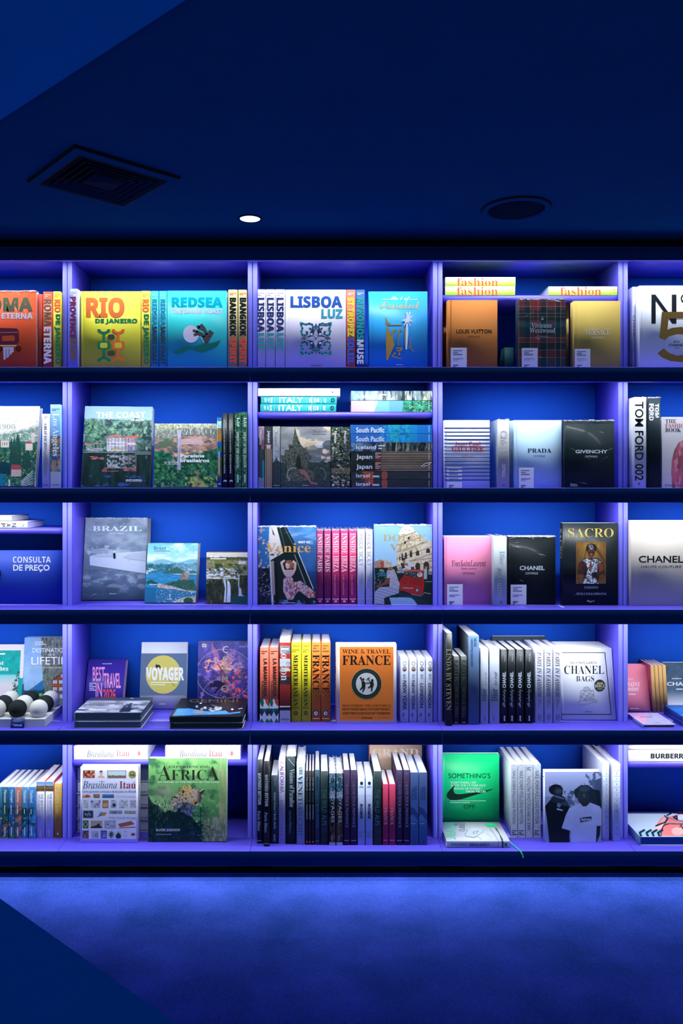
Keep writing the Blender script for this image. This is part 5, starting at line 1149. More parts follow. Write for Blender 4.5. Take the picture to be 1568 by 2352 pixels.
face(168, 1190, 48, '101a1e', 'tall black face-out book with gold SACRO above a framed portrait', [T('SACRO', 272, 148, 1108, 312, 'c4ac5c', 'L'), A(sacro, 418, 402, 968, 1166, 1.0), Bx(415, 392, 968, 402, '6c6444'), T('VISIONS', 560, 1212, 822, 1256, '7c90a4', 'R'), T('DOLCE&GABBANA', 428, 1326, 978, 1370, '7c90a8', 'R'), T('by', 395, 1350, 422, 1372, '6c8094', 'I'), T('Rizzoli', 612, 1462, 762, 1512, '8ca4c4', 'K')], yb=1562, t=.035, mat=M_GLOSS, spine_els=[T('SACRO', 118, 155, 158, 700, '9c8c50', 'R', 1)])
rb = thing('ribbon_marker', 'short pale ribbon end poking out under the tall black portrait book', 'ribbon', Matrix.Translation((wx(qx(170), .05), .05, SHELF_Z[2] + .0005)))
m = MB(); m.extrude([(0, 0.055), (0.004, 0.055), (0.008, 0.0), (0.003, -0.003)], 0, 0.0008, C('cfe0ec')); m.poly([(0, .055, .0008), (.004, .055, .0008), (.008, 0, .0008), (.003, -.003, .0008)], C('cfe0ec')); m.build('tail', M_CLOTH, rb)
frame(990, 1140, 1568)
face(1224, 1660, 150, 'bcb4ac', 'large pale beige face-out book with black capitals, cut by right edge', [T('CHANEL', 1292, 370, 1570, 413, '12161c', 'M'), T('HAUTE COUTURE', 1308, 431, 1560, 446, '2a2e34', 'S')], yb=668, t=.035, mat=M_CLOTH, yf=.10)

# ------------------------------------------------------------------ fourth row
fr(0, 1440, 8, 3)
def beach(a):
    a.fill('e4dce4'); m = (a.X < 385 - (a.Y - 430) * .05) & (a.Y > 430); a.put(m, '14a09c'); a.tone(m, .18, 60, 3); a.put(m & (a.Y > 880), '7cc4cc'); a.grad(900, '8ccccc', 1060, 'd4ccd4', m & (a.Y > 900)); tr = m & (a.X > 200 + (a.Y - 1200) * -.35 + 90 * (a.fbm(50, 4) - .5)) & (a.Y > 820); a.put(tr & (a.fbm(26, 5) > .45), '2c5c54'); a.put((a.X > 340 - (a.Y - 940) * .08) & (a.Y > 945), '14a09c')
face(-430, 375, 320, 'dcd4e0', 'teal beach book with a white border leaning behind the stone balls', [A(beach, -430, 320, 470, 1480), T('Best', -130, 625, 65, 698, 'f4f8f8', 'R'), T('Beaches', -260, 718, 152, 805, 'f4f8f8', 'R')] + small(-60, 482, 95, 508, 1, 'e8f4f4'), lean=12, t=.02, yf=.285, mat=M_GLOSS)
def dest(a):
    a.grad(190, '7ca4e0', 900, '9cc0ec'); a.tone(a.X > 0, .08, 120, 3); r = a.X > 750 + (a.Y - 200) * .05 + 20 * (a.fbm(60, 4) - .5); a.put(r, '70787c'); a.tone(r, .45, 22, 5, .6, 2.4); a.speck(r, '3c4444', .57, 26, 6, .6, 2.4); a.speck(r & (a.Y > 850), '6c8464', .52, 40, 7)
    a.put((a.Y > 980 + np.abs(a.X - 780) * .75 + 30 * (a.fbm(40, 8) - .5)) & (a.X < 800), '2c74b4'); a.put((a.Y > 1180 - np.abs(a.X - 520) * .1 + 60 * (a.fbm(50, 9) - .5)) & (a.X < 820), '1c4c68'); a.put((a.Y > 1040) & (a.X < 440) & (a.Y > 1040 + (a.X - 420) * 1.2), '2468a0')
    a.poly([(940, 990), (1140, 840), (1300, 960), (1300, 1240), (950, 1240)], '8c4c34'); a.poly([(940, 985), (1140, 838), (1300, 950), (1300, 975), (1140, 870), (945, 1010)], '6a3424')
    for x in (975, 1085):
        for y in (985, 1110): a.box(x, y, x + 70, y + 60, 'b8d0ec'); a.box(x + 33, y, x + 38, y + 60, '6c4030')
    a.box(1120, 870, 1150, 930, 'b0b8c4'); a.box(950, 1070, 1300, 1085, 'a87048'); a.box(1000, 1190, 1300, 1220, '2c6c84'); a.box(1100, 1240, 1200, 1310, 'c8ccd0'); a.speck((a.Y > 1220) & (a.X < 850) & (a.X > 700), '7cb860', .45, 24, 11)
face(396, 1235, 195, '5c84a8', 'alpine cover with white lettering and a red chalet, behind the upright', [A(dest, 390, 190, 1300, 1480), Ring(598, 293, 26, 38, 12, 'e0dcb0'), T('NATIONAL', 640, 262, 800, 292, 'e8eef4', 'M'), T('GEOGRAPHIC', 640, 302, 845, 334, 'e8eef4', 'M'), T('DESTINATIONS', 598, 388, 1290, 468, 'f4f6fa', 'S'), T('OF A', 878, 488, 1010, 532, 'f4f6fa', 'S'), T('LIFETIME', 580, 550, 1380, 690, 'f4f6fa', 'S'), T('225 OF THE WORLD’S MOST AMAZING PLACES', 535, 735, 1300, 760, 'd8dc98', 'M')], lean=7, t=.012, yf=.30, mat=M_GLOSS, copies=2, copy_label='copy standing behind the alpine cover')
# stone game set
bz = SHELF_Z[3]
x1b = wx(qx(830), .042); x0b = x1b - .30
bd = thing('game_board', 'square pale stone game board holding black and white balls', 'game board', Matrix.Translation((x0b, .042, bz)))
mb = MB(); e = .002
mb.extrude([(e, 0), (.30 - e, 0), (.30, e), (.30, .235 - e), (.30 - e, .235), (e, .235), (0, .235 - e), (0, e)], 0.0004, 0.0325, C('b4b8c0')); mb.poly([(0, 0, .0325), (.3, 0, .0325), (.3, .235, .0325), (0, .235, .0325)], C('cfd0d0'))
for i in range(3):
    for k in range(3):
        cx_, cy_ = .30 - .0415 - .0865 * i, .043 + .0745 * k
        mb.lathe([(.0265, .0326), (.0255, .0345), (.021, .0345), (.0205, .0330)], 32, (cx_, cy_, 0), C('c4c6c8'))
mb.build('slab', M_STONE, bd)
POS = ['front', 'middle', 'back']
for k in range(3):
    for i in range(3):
        white = (i + k) % 2 == 0
        nm = ['right', 'middle', 'left'][i]
        lab = '%s stone ball in the %s row, %s column of the game board' % ('white' if white else 'black', POS[k], nm)
        R_ = .0365
        o = thing('stone_ball', lab, 'ball', Matrix.Translation((x0b + .30 - .0415 - .0865 * i, .042 + .043 + .0745 * k, bz + .0335)), 'black and white stone balls')
        m = MB()
        pr_ = []
        for q in range(15):
            t_ = math.radians(-55 + q * 145 / 14)
            pr_.append((max(0.0004, R_ * math.cos(t_)), R_ * math.sin(t_) + R_ * math.sin(math.radians(55))))
        m.lathe(pr_, 40, (0, 0, 0), C('c9cac8') if white else C('1a2224')); m.build('ball', M_STONE, o, True)
tg = thing('price_tag', 'small navy price tag leaning on the stone game board', 'price tag', Matrix.Translation((0, 0, 0)))
ty = .026
TM = Matrix.Translation((wx(qx(190), ty), ty, bz + .0006)) @ Matrix.Rotation(math.radians(-14), 4, 'X')
tg.matrix_world = TM
m = MB(); tw = wx(qx(440), ty) - wx(qx(190), ty); th_ = .040
m.box(0, tw, 0, .0015, 0, th_, C('16307c'))
lay(m, TM, [T('VILLA', 240, 1710, 350, 1745, 'b8c8e8', 'S'), T('game', 350, 1718, 405, 1742, 'a8b8dc', 'S'), T('R$', 222, 1785, 248, 1802, 'c8d4f0', 'M'), T('599,90', 258, 1790, 402, 1832, 'dce6fa', 'S')], (0, 0, 0), (1, 0, 0), (0, 0, 1), (0, -1, 0), (0, tw, 0, th_))
m.build('card', [M_GLOSS, M_FOIL], tg)
fr(170, 1460, 8)
best = [T('BEST', 342, 572, 566, 838, 'f09ad0', 'M'), T('TRAVEL', 546, 690, 858, 965, 'f09ad0', 'M'), T('IN', 398, 872, 514, 1125, 'f09ad0', 'M'), T('2026', 530, 985, 765, 1210, 'f0503c', 'B')] + [T('lonely planet', 520, 505, 694, 530, 'e8e4f4', 'B')] + small(280, 868, 398, 1010, 5, 'd0ccec')
face(162, 872, 460, '3a2c9c', 'purple paperback with pink condensed lettering, front of a leaning set', best, lean=22, t=.009, yf=.262, soft=True, mat=M_GLOSS, copies=3, copy_label='purple paperback leaning behind the front copy', pages='d8b0c8')
def moon(a):
    a.fill('36465e'); m = a.Y > 1195; a.put(m, '8a90a4'); a.tone(m, .5, 60, 3, 4, .5); a.speck(m, '2a3448', .58, 70, 4, 4, .4); a.speck(m, 'c4c8d8', .6, 50, 5, 4, .4)
    a.poly([(820, 1390), (900, 1330), (960, 1330), (1060, 1330), (1070, 1360), (1010, 1400), (850, 1408)], '1c2438'); a.poly([(880, 1330), (940, 1280), (1000, 1260), (1060, 1240), (1090, 1260), (1040, 1330), (960, 1350)], '2c3448'); a.speck(a.disc(1000, 1270, 90, 50), 'b4b8c4', .55, 22, 6); a.line([(1150, 1290), (1170, 1330), (1165, 1380)], 6, '3c4454')
sz = SHELF_Z[3]
z, yf_ = lying(5, 1235, 1570, 1710, .236, 'b8bcc8', 'moon surface photo book lying flat, lower of the left pair', z0=sz, yf=None, pages='54647c', mat=M_GLOSS, spine='3c4654')
lying(5, 1235, 1412, 1570, .236, '5c6880', 'moon surface photo book lying flat, on top of the left pair', [A(moon, 0, 1120, 1450, 1412, .9)] + small(1030, 1148, 1095, 1162, 1, '98a0b4'), z0=z, yf=yf_ - .0, pages='54647c', mat=M_GLOSS, spine='a8acb8')
frame(0, 1410, 600)
voy = [Bx(835, 237, 1132, 489, '55688c'), E(980, 364, 106, 116, 'c6ba62'), P([(930, 325), (935, 305), (955, 305), (965, 318), (960, 330)], '2a2c34'), Ln([(935, 300), (945, 312)], 3, '2a2c34'), Ln([(970, 345), (1050, 435)], 2.5, '2a2c34'), T('VOYAGER', 876, 320, 1104, 400, 'e4e4ee', 'X')] + small(903, 408, 1066, 428, 2, 'e4e2cc') + small(955, 537, 995, 544, 1, '9498a8')
face(835, 1115, 170, 'd4d8ea', 'white book with a yellow disc on a grey band, leaning upright', voy, lean=9, t=.022, yf=.30, spine='b8c4d4', back='b8c8d0')
fr(380, 1460, 8)
def cosmos(a):
    a.grad(100, '5c58a8', 1150, '2a2a74', None); a.tone(a.X > 0, .35, 130, 3); n = np.abs(a.fbm(150, 6, 5) - .5) * 2; neb = np.clip(1 - np.hypot((a.X - 1080) / 420, (a.Y - 620) / 480), 0, 1); a.put(np.clip(neb * 1.6, 0, 1) * np.clip(1 - n * 3.2, 0, 1), 'e88cb8', .9); a.put(np.clip(neb * 1.4, 0, 1) * np.clip(1 - n * 7, 0, 1), 'f8c0cc', .9)
    a.poly([(860, 100), (880, 200), (960, 290), (1000, 420), (900, 400), (850, 280), (840, 180)], 'c87aa4', .7); a.speck(a.disc(920, 560, 220, 160), 'f0a0a4', .52, 60, 8); a.speck(a.disc(1080, 560, 160, 130), 'f4a890', .46, 80, 9); a.put(a.disc(1080, 760, 260, 130), '3a2c70', .55); a.tone(a.Y > 600, .5, 60, 10); a.speck((a.X > 1200) & (a.Y > 560), 'f05c64', .57, 80, 11); a.speck((a.Y > 820) & (a.X > 850), 'd84c70', .6, 50, 12); a.speck(a.disc(950, 950, 150, 120), '1c1440', .45, 70, 13); a.speck((a.X < 820), '7c64c0', .58, 100, 14); a.speck(a.X > 0, 'e8e4fc', .80, 12, 15)
    a.line([(960, 520), (1100, 740)], 18, '6c2c3c')
def csub(x, y0, y1): return Ring(x, (y0 + y1) / 2, 60, (y1 - y0) / 2, 12, 'b8a870')
cos_ = [A(cosmos, 582, 105, 1580, 1210, 1.1)] + [Ring(1085, 700, 520, 450, 6, 'c8b4d8'), Ring(1000, 1150, 330, 350, 5, 'a898d0'), Ring(1090, 1140, 170, 170, 5, 'a898d0')] + [T('C', 1050, 190, 1155, 318, 'dcd4c0', 'S'), T('O', 1045, 372, 1180, 495, 'b0a878', 'S'), T('S', 1065, 560, 1140, 680, 'a89c70', 'S'), T('M', 1045, 742, 1140, 860, 'a8a060', 'S'), T('O', 1025, 910, 1155, 1035, 'b4a868', 'S'), T('S', 1050, 1105, 1110, 1200, 'a89c60', 'S'), RB(672, 150, 752, 212, 14, 'd8d4c8'), T('DK', 686, 164, 740, 198, '4c4c90', 'B'), T('EXPLORE', 1272, 498, 1405, 528, 'd8c4d0', 'S'), T('THE WONDERS', 1272, 560, 1440, 588, 'd8c4d0', 'S'), T('UNIVERSE', 1272, 620, 1400, 648, 'd8c4d0', 'S'), T('Foreword by', 1450, 165, 1530, 180, 'e0d8f0', 'M'), T('Dr Paula Green', 1360, 190, 1560, 210, 'e0d8f0', 'M')]
face(578, 1560, 110, '3c3470', 'purple nebula book with gold rings, behind the upright at right', cos_, lean=8, t=.016, yf=.312, mat=M_GLOSS, copies=1, copy_label='copy standing behind the purple nebula book')
def gem(a):
    a.fill('14181c'); a.put(np.clip(1 - np.hypot((a.X - 1100) / 260, (a.Y - 1270) / 160), 0, 1), '5c4c3c', .6); m = a.inside([(215, 1350), (430, 1345), (700, 1390), (1110, 1385), (1160, 1425), (1380, 1400), (1370, 1425), (1180, 1445), (130, 1475)]); a.put(m, '4c90d4'); a.tone(m, .15, 60, 4, 3, 1)
    q = a.disc(830, 1340, 210, 60); a.speck(q, 'c8ccd8', .42, 46, 6, 2.2, .7); a.speck(q, '2a2e3c', .58, 40, 7, 2.2, .7); a.speck(a.disc(600, 1410, 110, 34), '8c909c', .4, 40, 8, 2, .7); a.ell(645, 1250, 20, 12, 'd8dce8'); a.ell(575, 1310, 24, 22, '8ca0c0'); a.ell(1225, 1362, 22, 14, 'e0e4ec'); a.line([(1340, 1355), (1410, 1340)], 10, 'd0d4dc')
z, yf_ = lying(82, 1420, 1610, 1718, .28, '10151a', 'black book lying flat, lower of the pair with the space capsule', z0=SHELF_Z[3], pages='1c343c', mat=M_GLOSS)
lying(72, 1425, 1485, 1610, .28, '10151a', 'black book with a space capsule over blue earth, lying on top', [A(gem, 72, 1145, 1520, 1485, .9), T('GEMINI', 440, 1170, 1330, 1228, 'a89878', 'S', 0, 1)], z0=z, yf=yf_, pages='1c343c', mat=M_GLOSS)
frame(560, 1410, 1040)
def mam(x0, x1, lab):
    def f(a):
        a.fill('d8644c'); a.box(0, 636, 999, 712, 'd0d8e0'); a.poly([(x0, 640), (x0 + 26, 640), (x0 + 30, 670), (x0 + 22, 700), (x0 + 10, 690), (x0, 660)], '14604c'); a.poly([(x0 + 36, 640), (x1, 640), (x1, 690), (x0 + 60, 690), (x0 + 44, 670)], 'b8423c'); a.box(0, 710, 999, 738, '14684c'); a.box(0, 738, 999, 900, 'd4dce4')
        for cy in (740, 812): 
            for cx in (x0 + 14, x0 + 54): a.poly([(cx - 17, cy), (cx, cy - 34), (cx + 17, cy), (cx, cy + 34)], '17284c' if cy < 800 else '146048')
        a.poly([(x0 + 34, 740), (x0 + 52, 776), (x0 + 34, 812), (x0 + 16, 776)], '9cb0c8', .8); a.tone(a.X > 0, .06, 8, 3)
    spine(x0, x1, 252, 'd8644c', lab, cap3(x0, x1, 278, 300, '8c3c30') + [A(f, x0, 640, x1, 815, 1), T('LA MAMOUNIA', x0 + 26, 336, x0 + 54, 622, '26201e', 'B', 1), T('MARRAKECH', x0 + 12, 505, x0 + 24, 630, '3c2824', 'R', 1)], yb=812, group='coral red spines with a patterned foot', d=.22, pages='c8ccd8')
mam(120, 187, 'coral red spine with a green patterned foot, first beside the upright'); mam(190, 260, 'coral red spine with a green patterned foot, beside the striped London spine')
def lond(a):
    a.fill('a8a4ac'); 
    for y0, y1, c in ((190, 215, 'd8dce0'), (215, 240, 'b83c34'), (240, 300, '8c8c94'), (300, 335, 'c03830'), (335, 395, 'c8c8d0'), (395, 412, 'b05c40'), (412, 430, 'd8d4b0'), (430, 475, 'a83028'), (475, 528, '38343c'), (528, 690, '98302c'), (690, 700, 'd8d8e0'), (700, 725, '24262c'), (725, 830, '8c8cb4')): a.box(0, y0, 999, y1, c)
    a.tone(a.Y < 720, .35, 16, 4, 2, 1); a.grad(540, 'a03430', 690, '4c1c24', (a.Y > 540) & (a.Y < 690))
spine(266, 351, 190, '98342c', 'tall striped red, grey and white spine lettered London', [A(lond, 266, 190, 351, 818, 1), T('London', 278, 250, 335, 500, 'dce4ec', 'R', 1), T('TASCHEN', 276, 783, 340, 797, '3c3c54', 'R')], yb=815, wrap=True, d=.25)
for x0, x1, lab in ((354, 430, 'left of two yellow spines lettered MEDITERRANEAN'), (433, 503, 'right of two yellow spines lettered MEDITERRANEAN')):
    w = x1 - x0
    spine(x0, x1, 214, 'd8cc2c', lab, small(x0 + 14, 236, x1 - 14, 246, 1, 'a89c30') + small(x0 + 8, 266, x1 - 12, 286, 2, 'a89c30') + [T('MEDITERRANEAN', x0 + 17, 306, x1 - 25, 692, '242418', 'R', 1), T('TRAVEL', x0 + 8, 698, x1 - 14, 712, '3c3818', 'R'), E(x0 + w * .46, 745, 17, 19, '6c6430'), Ring(x0 + w * .46, 745, 10, 12, 4, 'b8ac40'), small(x0 + 6, 780, x1 - 10, 785, 1, '8c8430')[0]], yb=808, group='yellow MEDITERRANEAN spines', mat=M_CLOTH)
for x0, x1, lab in ((508, 577, 'left of two orange spines lettered FRANCE'), (580, 650, 'right of two orange spines lettered FRANCE')):
    spine(x0, x1, 214, 'd87430', lab, small(x0 + 12, 234, x1 - 14, 262, 2, 'a85c30') + small(x0 + 8, 274, x1 - 12, 284, 1, 'a85c30') + [T('FRANCE', x0 + 6, 305, x1 - 10, 592, '261a14', 'R', 1), E(x0 + 33, 746, 21, 22, '1c2c54'), E(x0 + 33, 746, 14, 15, 'd4d8e4'), Ln([(x0 + 27, 738), (x0 + 34, 746), (x0 + 27, 754)], 4, '1c2c54'), Ln([(x0 + 35, 738), (x0 + 42, 746), (x0 + 35, 754)], 4, '1c2c54'), small(x0 + 6, 782, x1 - 10, 787, 1, 'e0b090')[0]], yb=808, group='orange FRANCE spines', mat=M_CLOTH)
def fig(pts, col='1c2424'): return P(pts, col)
wine = [Bx(700, 222, 703, 822, 'a8a09c'), Bx(718, 246, 1122, 803, 'e27a30'), T('WINE & TRAVEL', 738, 264, 1098, 298, '2c2018', 'R'), T('FRANCE', 738, 310, 1100, 384, '1c1612', 'R'), E(919, 524, 115, 116, 'c8a878'), E(919, 524, 112, 113, '20302f'), E(919, 524, 80, 83, 'd4d8d4')]
wine += [Ln([(875, 480), (890, 520)], 7, '1c2424'), E(894, 492, 9, 10, '1c2424'), P([(882, 505), (905, 505), (912, 535), (908, 560), (892, 590), (886, 588), (894, 556), (872, 575), (868, 568), (884, 545)], '1c2424'), Ln([(905, 520), (945, 516)], 6, '1c2424'), E(876, 480, 8, 7, '1c2424'),
         E(962, 498, 9, 11, '1c2424'), P([(948, 510), (968, 505), (974, 530), (965, 555), (962, 582), (952, 580), (955, 548), (930, 556), (928, 550), (945, 540)], '1c2424'), Ln([(950, 515), (930, 482)], 6, '1c2424'), Ln([(920, 492), (942, 476)], 6, '1c2424')]
wine += [T('DISCOVERING THE COUNTRY’S', 737, 678, 1100, 697, '3c2414', 'R'), T('BEST VINEYARDS, ITS TOP WINES,', 737, 708, 1098, 727, '3c2414', 'R'), T('AND THE ESSENCE OF TERROIR', 737, 737, 1098, 756, '3c2414', 'R'), T('ASSOULINE', 880, 775, 962, 786, '20160e', 'H')]
wine += [Ring(919, 524, 96, 97, 2, '4c6460')]
face(688, 1144, 224, 'd6d2d8', 'orange fronted wine book with a white border and a round dancing emblem', wine, yb=822, t=.035, mat=M_CLOTH, spine='d87c3c', spine_els=[T('FRANCE', 683, 320, 692, 570, '3c2418', 'R', 1)])
for i, (x0, x1, w, lab) in enumerate(((1173, 1236, 'NEW YORK', 'first white spine lettered NEW YORK, beside the orange wine book'), (1240, 1298, 'NEW YORK', 'second white spine lettered NEW YORK, beside the LONDON pair'), (1302, 1361, 'LONDON', 'white spine lettered LONDON, beside the NEW YORK pair'), (1364, 1420, 'LONDON', 'last white spine lettered LONDON, beside the upright'))):
    y0, y1 = (500, 724) if w == 'NEW YORK' else (520, 704)
    spine(x0, x1, 335, 'bcc2da', lab, [Ring(x0 + 32, 372, 11, 14, 3, 'a8b0d0'), E(x0 + 32, 412, 16, 18, '8c8484'), Bx(x0 + 18, 400, x0 + 46, 416, 'c4b4ac'), P([(x0 + 16, 418), (x0 + 48, 418), (x0 + 32, 432)], '9c4438' if i < 2 else '4c4c58')] + small(x0 + 22, 452, x0 + 42, 486, 4, 'b0b8d8') + [T(w, x0 + 18, y0, x1 - 17, y1, '161c2c', 'M', 1), T('R', x0 + 12, 742, x0 + 34, 770, '3c4460', 'K'), E(x0 + 26, 786, 7, 8, '6c7498')], yb=812, group='white city spines', d=.19)
frame(990, 1410, 1568)
spine(89, 133, 118, '10181c', 'tall black spine with gold capitals, beside the upright', [T('LINDA BY STEVEN', 94, 218, 124, 600, 'b8ac80', 'R', 1), Ring(111, 685, 7, 9, 3, 'a8acb0')], yb=698, d=.26, mat=M_GLOSS)
for x0, x1, lab in ((136, 178, 'left of two short dark spines lettered LOOK'), (181, 226, 'right of two short dark spines lettered LOOK')):
    spine(x0, x1, 265, '19222a', lab, [Bx(x0 + 10, 296, x1 - 10, 300, '8c7c4c'), T('LOOK', x0 + 8, 284, x0 + 34, 425, '5c5c48', 'R', 1), T('MICHELLE OBAMA', x0 + 12, 455, x0 + 32, 645, '54584c', 'R', 1), Bx(x0 + 10, 672, x1 - 12, 682, '5c6064')], yb=688, group='short dark LOOK spines', d=.19, mat=M_GLOSS)
spine(230, 299, 135, '4c6488', 'tall grey blue spine with fine dark lettering at its head', [T('FANTASIES', 265, 150, 282, 205, '1c2840', 'S', 1), T('CARINE ROITFELD FASHION BOOK', 246, 150, 260, 328, '1c2840', 'S', 1), Ln([(258, 660), (270, 640)], 2, '2c3c58')], yb=690, d=.27, mat=M_CLOTH, face_col='3c4450')
for x0, x1, lab, wr in ((306, 357, 'slim silver white spine with grey lettering', False), (362, 428, 'wider silver white spine in film, beside the black spines', True)):
    spine(x0, x1, 218, 'a9b0c6', lab, [T('Dior', x0 + 10, 465, x1 - 14, 545, '3c4a64', 'R', -1), T('for ever', x0 + 26, 360, x1 - 10, 448, '5c6880', 'I', -1), T('ASSOULINE', x0 + 22, 632, x0 + 32, 668, '5c6880', 'H', -1)], yb=685, group='silver white spines', wrap=wr)
for x0, x1, lab in ((431, 474, 'first of four black spines with white lettering'), (478, 525, 'second of four black spines with white lettering'), (529, 578, 'third of four black spines with white lettering'), (585, 632, 'fourth of four black spines, beside the white handwritten ones')):
    spine(x0, x1, 222, '0f171d', lab, [T('CHANEL', x0 + 13, 360, x0 + 34, 462, 'dfe6ec', 'H', -1), T('Absolutely', x0 + 12, 470, x0 + 36, 582, '9cb0b8', 'K', -1), T('Caroline Boss', x0 + 20, 248, x0 + 32, 296, 'b0bcc4', 'M', -1), T('ASSOULINE', x0 + 20, 634, x0 + 30, 668, 'c0ccd4', 'H', -1)], yb=682, group='black spines with white lettering', mat=M_GLOSS)
for x0, x1, lab in ((648, 701, 'first of three white spines with handwritten capitals'), (705, 757, 'second of three white spines with handwritten capitals'), (761, 810, 'third white handwritten spine, touching the bag book')):
    spine(x0, x1, 215, 'b4b7c9', lab, [T('PARIS IN FASHION', x0 + 12, 238, x0 + 38, 520, '23272e', 'I', 1)] + [T('PARIS', x0 + 28, 530, x0 + 34, 560, '50545c', 'S', 1), T('THROUGHOUT', x0 + 20, 530, x0 + 27, 590, '50545c', 'S', 1), T('ACC', x0 + 13, 626, x0 + 40, 638, '2c3038', 'S'), T('ART', x0 + 13, 641, x0 + 40, 653, '2c3038', 'S'), T('BOOKS', x0 + 13, 657, x0 + 40, 664, '2c3038', 'S')], yb=680, group='white handwritten spines', mat=M_PRINT)
face(380, 712, 140, '3c4c54', 'tall dark grey book standing hidden behind the black spines', yf=.345, t=.02)
bag = [Bx(815, 240, 1082, 244, '20242c'), P([(1078, 240), (1083, 240), (1124, 628), (1119, 628)], '20242c'), Bx(815, 624, 1124, 629, '20242c'), T('THE ULTIMATE GUIDE TO', 862, 298, 1030, 312, '3c4048', 'S'), T('CHANEL', 828, 322, 1076, 374, '1c2026', 'L'), T('BAGS', 902, 386, 1014, 420, '1c2026', 'L'), E(1049, 446, 34, 37, '26281e'), T('BRAND', 1032, 426, 1070, 438, 'c8c8a8', 'B'), T('BIBLE', 1018, 440, 1080, 458, 'c8c8a8', 'R'), small(1035, 466, 1065, 470, 1, 'a8a890')[0]]
bl = '5c6068'
bag += [Ln(p, 2.2, bl) for p in ([(930, 478), (1010, 475), (1015, 535), (928, 540), (930, 478)], [(945, 478), (950, 458), (970, 452), (985, 462), (990, 476)], [(955, 478), (958, 464), (972, 460), (980, 470), (982, 476)], [(925, 540), (915, 550), (930, 572), (975, 560), (1005, 550), (1035, 548), (1030, 538), (1012, 535)], [(930, 510), (970, 540)], [(932, 490), (1010, 530)], [(960, 478), (1012, 510)], [(928, 525), (960, 478)], [(950, 538), (1000, 478)], [(985, 536), (1012, 495)], [(960, 520), (980, 530), (985, 520)])]
bag += [T('teNeues', 958, 606, 1000, 614, '2c3038', 'B')]
face(815, 1153, 212, 'dcdee6', 'white leaning book with a line drawn quilted handbag, front of a set', bag, yb=660, lean=11, t=.0165, copies=8, copy_label='white book leaning behind the handbag cover', pages='eab4b0')
frame(1420, 1490, 1568)
face(-110, 785, 400, 'f48ca4', 'pink leaning book with white lettering, beside the upright at right', [T('THE LEGEND OF', -60, 722, 360, 752, 'f8e8ec', 'M'), T('YVES SAINT', -80, 815, 522, 920, 'f8eef0', 'R'), T('LAURENT', 70, 950, 492, 1030, 'f8eef0', 'B'), Bx(250, 1095, 412, 1122, 'f4dce4'), Bx(290, 1450, 498, 1460, 'f4dce4')], yb=1515, lean=14, t=.014, mat=M_GLOSS, spine='8c2c3c', copies=2, copy_label='pink book leaning behind the front pink one')
for i in range(4):
    x0 = 835 + i * 96
    spine(x0, x0 + 92, 400, 'c49a5c', ('first', 'second', 'third', 'fourth')[i] + ' of four tan spines leaning left beside the pink book', [T('COCO', x0 + 30, 800, x0 + 62, 940, '9c7840', 'S', 1), Bx(x0 + 40, 490, x0 + 50, 580, '9c7840'), Bx(x0 + 40, 1360, x0 + 54, 1430, '9c7840')], yb=1545, group='four tan spines', face_col='c4506c', roll=-3.0, d=.13)
def ess(a):
    a.grad(340, '3c5064', 1050, '4c6478'); a.grad(1000, '4c6478', 1350, 'dfe4f0', a.Y > 1000); a.tone(a.Y < 1100, .2, 120, 4)
face(1120, 2400, 335, '3c5064', 'slate blue book fading to white with white capitals, cut by frame', [A(ess, 1115, 335, 2400, 1660), T('THE ESSENCE OF', 1290, 710, 1530, 742, 'e8eef4', 'M'), T('CHANEL', 1178, 808, 1900, 900, 'eef2f8', 'M'), small(1400, 970, 1560, 998, 1, 'd8e0ec')[0]], lean=5, t=.02, yf=.27)
def pinkn(a):
    a.fill('e0a8d0'); a.put(a.X > 735 - (a.Y - 1560) * .35, 'b4b0dc')
sz = SHELF_Z[3]
lying(600, 1385, 1845, 1935, .168, 'c8a8d4', 'pink and lavender notebook lying flat at the bookcase front, at right', [A(pinkn, 205, 1558, 1390, 1845, .9), Ln([(370, 1605), (620, 1775)], 6, '7c70a8'), Ln([(930, 1600), (1185, 1770)], 6, '6c64a0'), Ln([(370, 1605), (930, 1600)], 4, 'a088b8'), Ln([(620, 1765), (1185, 1765)], 4, '8878b0'), T('MODE', 520, 1640, 830, 1690, 'a088b4', 'R'), T('edition', 890, 1790, 1010, 1815, '7c70a8', 'I')], z0=sz, pages='1c4c84', spine='6c90c8', mat=M_GLOSS)
def bluebox(z0, h, col, lab, sc):
    o = lying(0, 1, 0, 1, .17, col, lab, z0=z0, yf=.055, pages='1c4c9c') if False else None
    X = 1.4895
    M = Matrix(((1, 0, 0, X), (0, 0, 1, .05), (0, -1, 0, z0 + h + .0002), (0, 0, 0, 1)))
    r = thing('book', lab, 'book', M, 'small blue books')
    book_parts(r, M, .11, .172, h, col, mat=M_GLOSS, pages='dcdcec', spine='1c3c94')
    return z0 + h + .0004
z = bluebox(sz, .0205, '1c50b0', 'blue book lying at far right, lower one with pink scribbles', 1)
bluebox(z, .0205, '1a6cd0', 'bright blue book lying on top at far right', 0)

